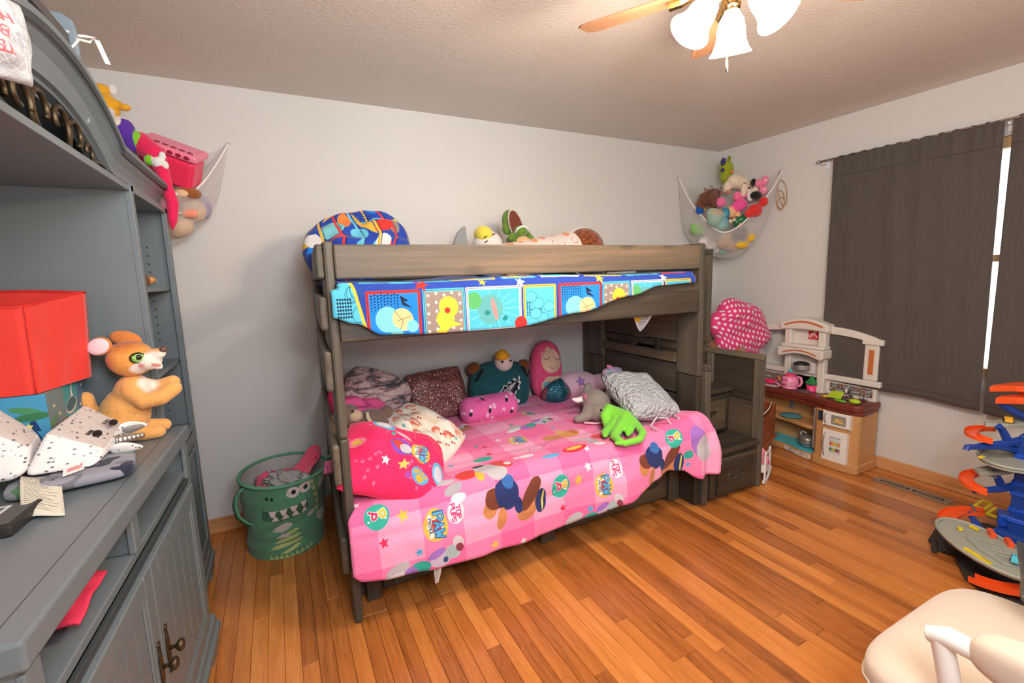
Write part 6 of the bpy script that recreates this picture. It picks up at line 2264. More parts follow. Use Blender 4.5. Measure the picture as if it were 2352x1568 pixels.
for p0, p1 in (((-.80, -2.01, .02), (-.895, -2.045, .02)), ((-.57, -1.98, .02), (-.60, -1.945, .02)), ((-.86, -2.06, .02), (-.80, -2.15, .022))):
    part(tc, 'track_connector', MB().tube([p0, p1], .013, 8), m_bk, bevel=.002)
# tower column, twisted ribs
part(tc, 'column', MB().box(-.555, -.475, -2.26, -2.19, .02, .585), m_bl, bevel=.006)
for i in range(7):
    z = .08 + i * .068
    part(tc, 'column_rib', MB().cbox((-.515, -2.225, z), (.092, .082, .022), ry(14 if i % 2 else -14)), m_bl2, bevel=.004)
part(tc, 'column_foot', MB().box(-.60, -.43, -2.32, -2.15, .02, .10), m_bl, bevel=.01)


def track(root, name, pts, w, mat, wall=.008, th=.003):
    """U-shaped toy track swept along a path, lying flat across its width"""
    pts = [Vector(p) for p in pts]
    pr = [(-w / 2, wall), (-w / 2, 0), (w / 2, 0), (w / 2, wall), (w / 2 - th, wall), (w / 2 - th, th), (-w / 2 + th, th), (-w / 2 + th, wall)]
    vs, fs = [], []
    K = len(pr)
    for i, p in enumerate(pts):
        t_ = (pts[min(i + 1, len(pts) - 1)] - pts[max(i - 1, 0)]).normalized()
        sd_ = t_.cross(Vector((0, 0, 1))).normalized()
        up_ = sd_.cross(t_)
        for a, b in pr:
            vs.append(p + sd_ * a + up_ * b)
    for i in range(len(pts) - 1):
        for j in range(K):
            fs.append((i * K + j, i * K + (j + 1) % K, (i + 1) * K + (j + 1) % K, (i + 1) * K + j))
    fs.append(tuple(range(K)))
    fs.append(tuple((len(pts) - 1) * K + j for j in range(K - 1, -1, -1)))
    return part(root, name, MB().add(vs, fs), mat)


# orange half loops at three levels
for cx, cy, z, r, w, dz in ((-.61, -2.115, .555, .085, .05, .02), (-.655, -2.13, .318, .085, .052, .045), (-.66, -2.12, .085, .13, .075, .05)):
    track(tc, 'curved_track', [(cx + r * math.cos(math.radians(a)), cy + r * .85 * math.sin(math.radians(a)), z + dz * (a - 200) / -190) for a in range(10, 211, 12)], w, m_or, wall=.016)
# branching blue arms
for z in (.575, .345):
    part(tc, 'arm', MB().tube([(-.515, -2.2, z - .02), (-.60, -2.16, z - .035), (-.70, -2.10, z - .045)], [.022, .018, .013], 6), m_bl, bevel=.002)
    part(tc, 'arm', MB().tube([(-.58, -2.165, z - .03), (-.615, -2.15, z + .03), (-.64, -2.14, z + .055)], [.02, .016, .016], 6), m_bl, bevel=.002)
part(tc, 'launcher_arm', MB().tube([(-.52, -2.19, .50), (-.62, -2.15, .525), (-.765, -2.08, .530), (-.77, -2.078, .515)], [.022, .016, .014, .013], 6), m_bl, bevel=.002, label='long blue launcher arm')
part(tc, 'arm', MB().tube([(-.50, -2.19, .66), (-.56, -2.15, .70), (-.60, -2.12, .735)], [.02, .018, .014], 6), m_bl, bevel=.002)
# grey platforms
for pl, z in (([(-.67, -2.105), (-.64, -2.09), (-.50, -2.12), (-.47, -2.22), (-.60, -2.165)], .638), ([(-.72, -2.12), (-.66, -2.08), (-.52, -2.12), (-.5, -2.2), (-.62, -2.17)], .405)):
    part(tc, 'grey_platform', xyp(pl, z - .018, z, MB()), m_gp, bevel=.003)
    part(tc, 'platform_bracket', MB().cbox((pl[4][0] + .005, pl[4][1] + .03, z - .028), (.04, .03, .016)), m_gp, bevel=.002)
pl = [(-.56 + .19 * math.cos(a * PI / 12), -2.20 + .13 * math.sin(a * PI / 12)) for a in range(24)]
part(tc, 'grey_round_deck', xyp(pl, .455, .468, MB()), m_gp, bevel=.003)
part(tc, 'deck_rim', MB().tube([(x, y, .474) for x, y in pl], .007, 8, closed=True), m_gp, smooth=True)
part(tc, 'yellow_tab', MB().cbox((-.70, -2.115, .478), (.03, .018, .010)), m_ye, bevel=.002)
# shark-jaw shaped orange launcher on top
jaw = [(-.66, -2.10), (-.50, -2.105), (-.40, -2.16), (-.40, -2.30), (-.52, -2.26)]
part(tc, 'launch_jaw', xyp([(-.655, -2.10), (-.60, -2.095), (-.44, -2.13), (-.42, -2.24), (-.52, -2.21), (-.56, -2.16)], .788, .816, MB()), m_or, bevel=.004, label='upper orange launcher jaw')
part(tc, 'launch_jaw', xyp([(-.655, -2.125), (-.60, -2.12), (-.44, -2.15), (-.42, -2.28), (-.53, -2.24), (-.58, -2.18)], .735, .766, MB()), m_or, bevel=.004, label='lower orange launcher jaw')
part(tc, 'launcher_plate', MB().cbox((-.44, -2.20, .777), (.06, .10, .08)), m_or, bevel=.006)
# big grey disc deck near the floor, tilted towards the room, with orange rail in front
DM = frame((-.90, -2.235, .135), (.62, .78, .01), (-.80, .60, .12))
n = 30
ol = [(.235 * math.cos(2 * PI * i / n) , .135 * math.sin(2 * PI * i / n)) for i in range(n)]
DM = frame((-.905, -2.225, .125), (-.62, -.79, -.02), (.78, -.62, -.06))
dk = part(tc, 'disc_deck', MB().prism(ol, DM, .010), m_gp, bevel=.003)
part(tc, 'disc_rim', MB().tube([DM @ Vector((a, b, .014)) for a, b in ol], .0075, 8, closed=True), m_gp, smooth=True)
part(tc, 'disc_plateau', MB().prism([(-.11, .0), (-.06, .075), (.06, .085), (.15, .04), (.13, -.03), (.03, -.05), (-.06, -.04)], DM @ Matrix.Translation((0, 0, .0102)), .008), m_gp, bevel=.003)
for i in range(4):
    part(tc, 'plateau_rib', MB().cbox(tuple(DM @ Vector((-.03 + i * .04, .018, .022))), (.006, .07, .005), DM.to_3x3() @ rz(-25)), m_gp, bevel=.001)
for a, b, l, r in ((-.155, .055, .035, 20), (-.13, -.02, .025, -20), (.10, -.105, .11, 14), (.135, -.10, .04, 14)):
    part(tc, 'yellow_tab', MB().cbox(tuple(DM @ Vector((a, b, .020))), (l, .016, .012), DM.to_3x3() @ rz(r)), m_ye, bevel=.002)
for a, b in ((-.12, .10), (-.05, .12)):
    part(tc, 'orange_guide', MB().cbox(tuple(DM @ Vector((a, b, .018))), (.06, .02, .03), DM.to_3x3() @ rz(-20)), m_or, bevel=.003)
part(tc, 'disc_leg', MB().lathe([(.03, .0), (.02, .085)], (-.88, -2.22, .02), 10), m_bk)
track(tc, 'curved_track', [(-.93 + .15 * math.cos(math.radians(a)), -2.27 + .145 * math.sin(math.radians(a)), .045 + .0002 * (a - 170)) for a in range(168, 330, 9)], .05, m_or, wall=.026)
part(tc, 'ramp', MB().tube([(-.56, -2.05, .125), (-.62, -2.12, .085), (-.68, -2.2, .04)], [.016, .02, .022], 4), m_bl, bevel=.003)
part(tc, 'gate_arm', MB().tube([(-.50, -2.035, .150), (-.545, -2.075, .128)], .006, 6), M('grey_gate', (110, 112, 118), rough=.4))
ym = MB()
for c in ((-.42, -2.06, .13), (-.46, -2.12, .125)):
    ym.tube([(c[0] - .045, c[1] - .018, c[2]), (c[0] + .04, c[1] - .018, c[2] + .006), (c[0] + .045, c[1] + .02, c[2] + .006), (c[0] - .04, c[1] + .02, c[2])], .009, 6, closed=True)
part(tc, 'yellow_frame', ym, m_ye, bevel=.001)
part(tc, 'blue_motor_box', MB().cbox((-.49, -2.17, .13), (.09, .07, .06), rz(20)).cbox((-.50, -2.215, .12), (.06, .06, .08), rz(-10)), m_bl2, bevel=.006)
part(tc, 'orange_stairs', MB().cbox((-.735, -2.235, .10), (.05, .035, .045), rz(30)), m_or, bevel=.003)
# cars


def car(name, label, c, rot, mat, tilt=0):
    t_ = thing(name, label, 'toy car', c)
    R = rz(rot) @ ry(tilt)
    C0 = Vector(c)
    b = MB()
    T = Matrix.Translation(C0 + Vector((0, 0, .004))) @ R.to_4x4() @ Matrix(((1, 0, 0, 0), (0, 0, 1, -.014), (0, 1, 0, 0), (0, 0, 0, 1)))
    b.prism([(-.036, 0), (.036, 0), (.037, .008), (.022, .011), (.010, .020), (-.014, .020), (-.028, .012), (-.037, .010)], T, .028)
    part(t_, 'car_body', b, mat, bevel=.002)
    for x in (-.022, .022):
        for y in (-.0145, .0145):
            part(t_, 'wheel', MB().lathe([(.0, -.003), (.0075, -.003), (.0075, .003), (0, .003)], C0 + R @ Vector((x, y, .0075)), 12, R @ rx(90)), M('car_tyre', (30, 30, 30), rough=.6))
    return t_


car('toy_car', 'small yellow toy car on the upper grey platform of the tower', (-.56, -2.15, .6385), 20, M('yellow_car_paint', (236, 176, 40), rough=.25, coat=.5))
car('toy_car', 'small turquoise toy car on the low grey disc deck', (-.965, -2.335, .152), 10, M('turquoise_car_paint', (90, 196, 216), rough=.25, coat=.5))


# ================================================================== DINOSAUR HAMPER
hm = thing('laundry_hamper', 'green monster-face fabric laundry hamper standing left of the bunk bed', 'laundry hamper', (-3.70, -.29, 0))
HZ = .447


def hring(a, f, r=0.0):
    cx, cy = -3.70 + f * .015, -.29 - f * .11
    rxx, ryy = .19 + f * .013 + r, .19 + f * .038 + r
    return Vector((cx + rxx * math.cos(a), cy + ryy * math.sin(a), HZ * f))


cv = Canvas(1.27, .46, 900, (90, 148, 114))


def ax(deg):
    """angle around the hamper -> metres on the cloth (seam at the back)"""
    return ((deg - 90) % 360) / 360 * 1.27


DKG, LIM, WHC, INK = (58, 98, 72), (190, 204, 130), (222, 206, 200), (38, 44, 46)
mo_t = [(-122, .315), (-112, .306), (-100, .306), (-88, .314), (-75, .326), (-61, .346)]
mo_b = [(-61, .278), (-70, .262), (-82, .250), (-95, .244), (-108, .248), (-122, .262)]
cv.poly([(ax(a), z) for a, z in mo_t + mo_b], DKG)
for a, w, up in ((-107, 11, 1), (-93, 10, 1), (-80, 10, 1), (-67, 9, 1), (-104, 10, 0), (-91, 11, 0), (-78, 11, 0), (-66, 8, 0)):
    if up:
        zt = .307 + .035 * max(0, (a + 100) / 40) ** 1.5
        cv.poly([(ax(a - w / 2), zt), (ax(a + w / 2), zt + .004), (ax(a + w / 5), zt - .030), (ax(a - w / 5), zt - .032)], WHC)
    else:
        zb = .249 + .02 * max(0, (a + 95) / 35)
        cv.poly([(ax(a - w / 2), zb), (ax(a + w / 2), zb + .003), (ax(a + w / 8), zb + .030), (ax(a - w / 8), zb + .028)], WHC)
for a, z in ((-80, .400), (-63.5, .408)):
    cv.ell(ax(a), z, .030, .030, WHC)
    cv.ell(ax(a) + .003, z, .011, .013, INK)
for a, z in ((-114, .383), (-107, .379)):
    cv.ell(ax(a), z, .008, .010, INK)
for k in range(4):
    z = .150 - k * .034
    a0, a1 = (-104 - k * 6, -74 + k * 3) if k < 3 else (-102, -72)
    cv.poly([(ax(a0), z - .016), (ax(a0 + 8), z + .004), (ax(a1 - 4), z + .030), (ax(a1), z + .022), (ax(a1 - 6), z + .006), (ax(a0 + 12), z - .016)], LIM)
for k in range(9):
    a = -118 + k * 7.4
    zz = .004 + .018 * max(0, k - 4) / 4
    cv.poly([(ax(a), zz), (ax(a + 2.5), zz + .028), (ax(a + 5), zz + .012), (ax(a + 7.6), zz)], LIM)
for k in range(6):
    a = -50 + k * 3.2
    z = .43 - k * .046
    cv.poly([(ax(a), z + .012), (ax(a), z - .03), (ax(a - 9), z + .006)], LIM)
for i in range(26):
    a, z = r_.uniform(-150, -40), r_.uniform(.03, .42)
    cv.line([(ax(a), z), (ax(a) + r_.uniform(-.04, .04), z - r_.uniform(.0, .05))], .0015, (104, 140, 112))
WH = Wr(81, 9, 2, 7)


def hamp(u, v):
    a = PI / 2 + 2 * PI * u
    p = hring(a, v)
    k = math.sin(PI * v)
    d = .008 * k * (WH(math.cos(a) * 1.5, math.sin(a) * 1.5 + v * 3) + .7 * WH(v * 6, math.cos(a) * 2.2)) - .006 * math.exp(-((v - .45 - .12 * math.cos(a)) / .05) ** 2) - .004 * math.exp(-((v - .2 + .1 * math.cos(a)) / .05) ** 2)
    c = Vector((-3.70 + v * .015, -.29 - v * .11, p.z))
    return p + (p - c).normalized() * d


m_ham = printed('hamper_face_print', cv, bump=.4, bs=22, bd=.006, rough=.9)
part(hm, 'cloth_body', MB().grid(80, 44, hamp, lambda u, v: (u, v * HZ / .46), closed_u=False), m_ham, smooth=True)
m_gcl = M('green_canvas', (90, 148, 114), rough=.9, bump=.4, bs=60)
m_lin = M('grey_lining', (186, 184, 180), rough=.95, bump=.6, bs=14, bd=.01, var=.08)
part(hm, 'lining', MB().grid(48, 14, lambda u, v: hring(PI / 2 + 2 * PI * u, .30 + .69 * v, -.006) + Vector((0, 0, 0)) + (hring(0, .5) - hring(PI, .5)).normalized() * .006 * WH(u * 9, v * 3), closed_u=True), m_lin, smooth=True)
part(hm, 'base', MB().lathe([(0, .002), (.187, .002), (.187, .006), (0, .006)], (-3.70, -.29, 0), 40), m_gcl)
part(hm, 'rim', MB().tube([hring(2 * PI * k / 48, 1.0) for k in range(48)], .0085, 8, closed=True), m_gcl, smooth=True)


def strap(pts, w, n_):
    vs, fs = [], []
    for p in pts:
        p = Vector(p)
        vs += [p - n_ * w / 2, p + n_ * w / 2]
    for i in range(len(pts) - 1):
        fs.append((2 * i, 2 * i + 1, 2 * i + 3, 2 * i + 2))
    return MB().add(vs, fs)


hl = [hring(math.radians(-150), .97, .004), hring(math.radians(-156), .88, .028), hring(math.radians(-158), .74, .040), hring(math.radians(-154), .60, .036), hring(math.radians(-146), .52, .016), hring(math.radians(-140), .49, .004)]
part(hm, 'carry_handle', strap(hl, .030, Vector((.55, -.5, .25)).normalized()), m_gcl, smooth=True, solid=.004)
hr_ = [hring(math.radians(8), .97, .004), hring(math.radians(10), 1.03, .03), hring(math.radians(14), 1.03, .055), hring(math.radians(20), .97, .055), hring(math.radians(24), .90, .03), hring(math.radians(26), .86, .004)]
part(hm, 'carry_handle', strap(hr_, .030, Vector((.3, .6, .6)).normalized()), m_gcl, smooth=True, solid=.004)
part(hm, 'tail', MB().tube([hring(math.radians(-12), .56, .0), hring(math.radians(-10), .62, .03), hring(math.radians(-10), .60, .05), hring(math.radians(-12), .48, .058), hring(math.radians(-14), .40, .05)], [.008, .008, .007, .006, .003], 8), m_gcl, smooth=True)


def heap(name, label, cat, c, r, mat, seed, amp=.35, **kw):
    """crumpled pile of cloth"""
    Wq = Wr(seed, 10, 1.5, 7)
    mb = MB()

    def f(u, v):
        a, ph = 2 * PI * u, -PI / 2 + PI * v
        d = Vector((math.cos(a) * math.cos(ph), math.sin(a) * math.cos(ph), math.sin(ph)))
        k = 1 + amp * Wq(d.x * 2 + d.z * 1.3, d.y * 2 - d.z) + .5 * amp * Wq(d.x * 5, d.y * 5 + d.z * 4)
        return Vector((c[0] + r[0] * d.x * k, c[1] + r[1] * d.y * k, c[2] + r[2] * d.z * k))
    mb.grid(48, 26, f, closed_u=True)
    return single(name, label, cat, mb, mat, smooth=True, **kw)


cv = Canvas(.6, .4, 700, (238, 92, 120))
for i in range(34):
    x, y = r_.uniform(0, .6), r_.uniform(0, .4)
    if i % 2:
        cv.ell(x, y, .022, .017, (36, 40, 54), r_.uniform(0, 180))
        cv.ell(x, y - .003, .015, .012, (206, 206, 208), 0)
    else:
        cv.line([(x, y), (x + r_.uniform(-.03, .03), y + .02)], .006, (214, 48, 44))
m_paj = printed('pink_penguin_print', cv, bs=18, bump=.4)
Wq2 = Wr(88, 9, 2, 8)


def paj(u, v):
    x = -3.815 + .20 * u
    y = -.52 + .26 * v + .05 * u
    z = .375 + .065 * math.sin(PI * u) * math.sin(PI * min(1, v * 1.1)) + .016 * Wq2(u * 3, v * 3)
    return Vector((x, y, z))


pj_ = single('child_pajamas', 'pink patterned pajamas with small black and white birds in the green hamper', 'clothes', MB().grid(30, 30, paj), m_paj, smooth=True, solid=.012)
part(pj_, 'sleeve', MB().grid(16, 14, lambda u, v: Vector((-3.625 + .10 * v + .045 * math.cos(2 * PI * u) * (1 - .35 * v), -.40 + .06 * v + .03 * math.sin(2 * PI * u), .395 + .095 * v + .03 * math.sin(2 * PI * u) + .006 * Wq2(u * 4, v * 4))), closed_u=False), m_paj, smooth=True, solid=.006)
heap('grey_shirt', 'heather grey shirt filling the front of the green hamper', 'clothes', (-3.665, -.44, .345), (.125, .12, .07), M('heather_grey_cloth', (176, 174, 176), rough=.95, bump=.5, bs=60, var=.1), 91, .25)
heap('grey_sweatpants', 'bunched taupe grey clothes on top of the pink pajamas in the hamper', 'clothes', (-3.69, -.455, .415), (.075, .06, .035), M('taupe_cloth', (160, 154, 148), rough=.95, bump=.5, bs=50, var=.14), 92, .4)
heap('dirty_laundry', 'lowest grey clothes filling the hamper under the pink pajamas', 'clothes', (-3.695, -.345, .22), (.12, .12, .12), M('grey_laundry', (150, 148, 148), rough=.95, bump=.4, bs=50), 93, .1)

# ================================================================== THINGS ON THE GREY CONSOLE
CT = .8955
# ---- toy storage box printed with a night sky
box = thing('night_sky_box', 'blue cardboard toy box with moon, stars and owl under the red bin', 'box', (-4.37, -1.16, CT))
cv = Canvas(.32, .235, 1100, (72, 152, 190))
cv.poly([(0, 0), (.32, 0), (.32, .05), (.24, .02), (.12, .06), (0, .03)], (86, 150, 80))
cv.ell(.12, .195, .062, .05, (226, 222, 214))
cv.ell(.105, .215, .055, .042, (72, 152, 190))
cv.text('Z', .16, .145, .016, (30, 60, 96), wt=.2)
cv.text('Z', .195, .138, .014, (30, 60, 96), wt=.2)
cv.text('Z', .13, .160, .012, (30, 60, 96), wt=.2)
cv.ell(.255, .09, .045, .06, (28, 66, 116))
cv.poly([(.21, .13), (.222, .165), (.245, .145), (.268, .145), (.288, .168), (.30, .13)], (28, 66, 116))
cv.ell(.24, .105, .018, .013, (214, 206, 214))
cv.ell(.27, .105, .018, .013, (214, 206, 214))
cv.ell(.255, .06, .020, .026, (190, 214, 220))
for x, y, c in ((.235, .175, (240, 240, 236)), (.275, .145, (240, 222, 130)), (.06, .12, (240, 240, 236))):
    cv.star(x, y, .011, c)
cv.ell(.275, .19, .038, .010, (74, 142, 96), -16)
cv.ell(.285, .172, .042, .011, (58, 120, 84), 4)
m_bxf = printed('night_box_front', cv, bump=0, rough=.5)
cvs = Canvas(.28, .235, 1100, (102, 122, 124))
cvs.rect(.11, .20, 0, .235, (36, 140, 146))
cvs.rect(.20, .28, 0, .235, (44, 92, 128))
cvs.ell(.185, .20, .022, .030, (230, 214, 204))
cvs.ell(.194, .206, .021, .027, (36, 140, 146))
cvs.ell(.155, .165, .042, .024, (214, 200, 184), 12)
cvs.ell(.155, .168, .038, .019, (24, 84, 92), 12)
cvs.ell(.078, .115, .023, .021, (112, 38, 56))
cvs.ell(.107, .117, .023, .021, (112, 38, 56))
cvs.poly([(.056, .107), (.130, .107), (.094, .065)], (112, 38, 56))
cvs.text("PARENT'S", .093, .113, .013, (240, 232, 226), rot=5, wt=.16)
cvs.text('CHOICE', .094, .094, .012, (240, 232, 226), rot=5, wt=.16)
for i in range(4):
    cvs.line([(.125, .125 - i * .016), (.185, .128 - i * .016)], .004, (20, 84, 92))
for x, y in ((.04, .19), (.07, .16), (.035, .09), (.25, .21), (.225, .15)):
    cvs.star(x, y, .008, (236, 206, 150))
cvs.ell(.025, .15, .03, .011, (70, 128, 70), 20)
cvs.ell(.02, .05, .03, .014, (74, 110, 60), 40)
m_bxs = printed('night_box_side', cvs, bump=0, rough=.5)
m_card = M('plain_cardboard', (168, 150, 128), rough=.8)
X0, X1, Y0, Y1, H = -4.53, -4.225, -1.30, -1.02, .228
part(box, 'shell', MB().box(X0, X1 - .002, Y0 + .002, Y1, CT + .0005, CT + H), m_card)
part(box, 'front_panel', MB().grid(1, 1, lambda u, v: Vector((X0 + (X1 - X0) * u, Y0 + .0005, CT + .0008 + H * v))), m_bxf, solid=.002)
part(box, 'side_panel', MB().grid(1, 1, lambda u, v: Vector((X1, Y0 + (Y1 - Y0) * u, CT + .0008 + H * v))), m_bxs, solid=.002)
# ---- red fabric bin, tilted, standing on the box
bn = thing('red_fabric_bin', 'bright red collapsible fabric bin standing on the blue toy box', 'storage bin', (-4.36, -1.17, CT + H))
m_red = M('red_nonwoven', (222, 52, 40), rough=.7, var=.05, vs=10, bump=.25, bs=30, sheen=.2)
c0, c1 = CT + H + .0035, CT + H + .236
cor = [(-4.54, -1.325), (-4.232, -1.312), (-4.165, -1.085), (-4.53, -1.04)]
bot = [(-4.52, -1.30), (-4.240, -1.305), (-4.185, -1.075), (-4.51, -1.05)]
wall = MB()
n = 14
Wb = Wr(95, 7, 2, 8)
ring = []
for k in range(4):
    for i in range(n):
        f = i / n
        ring.append((k, f))


def binpt(k, f, v, inset=0.0):
    a, b = cor[k], cor[(k + 1) % 4]
    a2, b2 = bot[k], bot[(k + 1) % 4]
    t_ = Vector((a[0] + (b[0] - a[0]) * f, a[1] + (b[1] - a[1]) * f, c1 + (.010 * math.sin(PI * f) if k in (0, 2) else .004) + .034 * (0, f, 1, 1 - f)[k]))
    b_ = Vector((a2[0] + (b2[0] - a2[0]) * f, a2[1] + (b2[1] - a2[1]) * f, c0))
    p = b_ + (t_ - b_) * v
    ctr = Vector((-4.36, -1.19, p.z))
    d = (ctr - p).normalized()
    return p + d * (inset + .010 * math.sin(PI * f) * (1 - v * .3) * (.6 + .5 * Wb(f * 4 + k * 3, v * 3)))


for ins, flip in ((0, False), (.005, True)):
    vs, fs = [], []
    R_ = 10
    for j in range(R_ + 1):
        for k, f in ring:
            vs.append(binpt(k, f, j / R_, ins))
    w = len(ring)
    for j in range(R_):
        for i in range(w):
            q = (j * w + i, j * w + (i + 1) % w, (j + 1) * w + (i + 1) % w, (j + 1) * w + i)
            fs.append(q[::-1] if flip else q)
    wall.add(vs, fs)
wall.add([Vector((p[0], p[1], c0)) for p in bot], [(0, 1, 2, 3)])
part(bn, 'walls', wall, m_red, smooth=True)
part(bn, 'rim_binding', MB().tube([binpt(k, f, 1.0, .0025) for k, f in ring], .0045, 6, closed=True), M('red_binding', (206, 40, 34), rough=.7), smooth=True)
part(bn, 'seam', MB().tube([binpt(0, .999, v / 8, -.001) for v in range(9)], .0016, 5).tube([binpt(1, .55 * 0 + .0, v / 8, -.001) for v in range(9)], .0016, 5), M('red_seam', (200, 44, 38), rough=.7), smooth=True)

# ---- plush kangaroo
kg = thing('kangaroo_plush', 'tan plush kangaroo with big green eyes standing on the grey console', 'plush toy', (-4.11, -1.05, CT))
KO = (-4.11, -1.05, CT)
mo_ = (232, 168, 96)
kb = MB()
kb.ell((-4.125, -1.05, .985), (.072, .068, .098), ry(18))
kb.ell((-4.145, -1.06, .950), (.078, .072, .058))
kb.ell((-4.095, -1.055, 1.06), (.052, .055, .06), ry(20))
limb(kb, [(-4.20, -1.03, .955), (-4.222, -1.035, 1.01), (-4.222, -1.04, 1.05)], [.030, .028, .024])
limb(kb, [(-4.09, -1.085, 1.065), (-4.055, -1.105, 1.032), (-4.01, -1.105, 1.038), (-3.975, -1.09, 1.062)], [.034, .030, .027, .025])
limb(kb, [(-4.07, -1.03, 1.07), (-4.03, -1.03, 1.06), (-3.985, -1.04, 1.075)], [.030, .027, .024])
limb(kb, [(-4.12, -1.075, .925), (-4.06, -1.085, .918), (-4.035, -1.085, .918)], [.03, .024, .022])
limb(kb, [(-4.11, -1.02, .925), (-4.06, -1.015, .925), (-4.03, -1.015, .922)], [.03, .024, .022])
plush(kg, 'body', kb, fur('tan_kangaroo_fur', mo_, spots=[((-4.045, -1.075, 1.085), (.028, .04, .032), (238, 226, 214), .5)], org=KO, var=.08, scale=110, bump=.6, bd=.005), .005, 4)
hd = MB()
hd.ell((-4.085, -1.06, 1.172), (.066, .060, .060))
hd.ell((-4.035, -1.085, 1.165), (.040, .036, .034))
limb(hd, [(-4.03, -1.088, 1.175), (-3.998, -1.10, 1.187)], [.026, .018])
limb(hd, [(-4.03, -1.09, 1.155), (-4.004, -1.10, 1.142)], [.018, .011])
WF = (238, 228, 218)
h_ = plush(kg, 'head', hd, fur('kangaroo_head_fur', (232, 160, 80), spots=[((-4.09, -1.055, 1.225), (.065, .075, .030), (182, 104, 48), .9), ((-4.145, -1.06, 1.175), (.022, .075, .06), (196, 116, 58), .9),
                                                                           ((-4.010, -1.10, 1.160), (.052, .05, .036), WF, .25), ((-4.045, -1.105, 1.140), (.036, .035, .022), WF, .3), ((-4.05, -1.12, 1.150), (.011, .012, .009), (236, 160, 160), .4)], org=KO, var=.07, scale=110, bump=.5, bd=.004), .0045, 4)


def disc_ell(T, r):
    mb = MB().ell((0, 0, 0), r, nu=20, nv=12)
    mb.v = [tuple(T @ Vector(p)) for p in mb.v]
    return mb


for c, u_, v_, r_e, near in (((-4.153, -1.085, 1.222), (1, -.12, .35), (-.35, .2, 1), (.034, .029, .011), True), ((-4.098, -1.03, 1.236), (1, -.15, -.35), (.2, .3, 1), (.046, .026, .014), False)):
    EF2 = frame(c, u_, v_)
    e_ = part(h_, 'ear', disc_ell(EF2, r_e), fur('ear_back_fur', (206, 124, 62), bump=.4), smooth=True)
    if near:
        part(h_, 'inner_ear', disc_ell(EF2 @ Matrix.Translation((-.002, 0, .005)), (.031, .026, .0085)), M('pinkish_white_plush', (226, 208, 214), rough=.95, bump=.4, bs=120), smooth=True)
        part(h_, 'ear_root', MB().tube([(-4.13, -1.075, 1.21), (-4.105, -1.065, 1.195)], [.016, .024], 10), fur('ear_back_fur2', (206, 124, 62), bump=.4), smooth=True)
# eye: dark ring, green glitter iris, pupil, glint
ed = Vector((.35, -.88, .12)).normalized()
ec = Vector((-4.055, -1.112, 1.178))
EY = frame(ec, (.93, .36, -.05), (.05, .0, 1))
if EY.to_3x3().col[2].dot(ed) < 0:
    EY = frame(ec, (-.93, -.36, .05), (.05, .0, 1))
part(h_, 'eye_ring', disc_ell(EY, (.0225, .0185, .010)), m_blackeye, smooth=True)
t = NT('green_glitter_iris')
co = t.coord()
vo = t.n('ShaderNodeTexVoronoi', Vector=co, Scale=500.0)
m_iris = t.out(t.ramp(vo.outputs['Color'], [(.2, (52, 120, 40)), (.6, (130, 196, 90)), (.9, (214, 232, 150))]), .15, spec=.7)
part(h_, 'iris', disc_ell(EY @ Matrix.Translation((0, 0, .003)), (.0195, .0155, .009)), m_iris, smooth=True)
part(h_, 'pupil', disc_ell(EY @ Matrix.Translation((.001, .002, .006)), (.0105, .0105, .0075)), m_blackeye, smooth=True)
part(h_, 'nose', MB().ell((-3.986, -1.106, 1.199), (.012, .014, .010)), M('brown_nose', (104, 78, 72), rough=.3), smooth=True)
part(h_, 'tongue', MB().ell((-4.012, -1.108, 1.151), (.016, .011, .005), ry(20)), M('pink_tongue', (232, 140, 130), rough=.7), smooth=True)
# ---- camouflage pad, unicorn cushion on it, black case
cv = Canvas(.34, .34, 700, (150, 148, 160))
for i in range(46):
    x, y = r_.uniform(0, .34), r_.uniform(0, .34)
    c = ((44, 48, 70), (92, 132, 92), (118, 116, 126), (60, 62, 86), (150, 148, 160))[i % 5]
    for q in range(3):
        cv.ell(x + r_.uniform(-.03, .03), y + r_.uniform(-.02, .02), r_.uniform(.015, .035), r_.uniform(.010, .02), c, r_.uniform(0, 180))
CM = frame((-4.165, -1.365, CT + .024), (.97, .20, 0), (-.20, .97, 0))
cmb = cushion(MB(), -.125, .125, -.13, .13, -.0235, .022, 7, n=24, dome=0, seed=6)
cmb.uv = {i: ((p[0] + .125) / .25, (p[1] + .13) / .26 + p[2] * 2) for i, p in enumerate(cmb.v)}
cmb.v = [tuple(CM @ Vector(p)) for p in cmb.v]
single('camouflage_pad', 'flat green and grey camouflage pad under the white star unicorn cushion', 'cushion', cmb, printed('camouflage_print', cv, bs=20), smooth=True)


def starcloth(name, c):
    t = NT(name)
    co = t.coord()
    vo = t.n('ShaderNodeTexVoronoi', Vector=t.vmath('MULTIPLY', co, (1, 1, 1.6)), Scale=62.0)
    f = t.n('ShaderNodeMapRange', i0=vo.outputs[0], i1=.27, i2=.20)
    n = t.noise(co, 120, 3)
    col = t.mix(n, lin([x * .95 for x in c]), lin([min(255, x * 1.05) for x in c]))
    rn = t.noise(co, 18, 2)
    spk = t.math('MULTIPLY', f.outputs[0], t.n('ShaderNodeMapRange', i0=rn, i1=.38, i2=.46).outputs[0])
    col = t.mix(spk, col, lin((120, 118, 122)))
    t.bump(n, .35, .003)
    return t.out(col, t.math('SUBTRACT', .9, t.math('MULTIPLY', spk, .6)), metal=t.math('MULTIPLY', spk, .7), spec=.3, sheen=.3)


m_st1, m_st2 = starcloth('white_star_plush', (228, 224, 222)), starcloth('greige_star_plush', (196, 184, 178))
uc = thing('unicorn_cushion', 'white and grey star-print plush unicorn cushion with silver horn on the console', 'plush toy', (-4.20, -1.38, CT + .046))
ZB = CT + .048


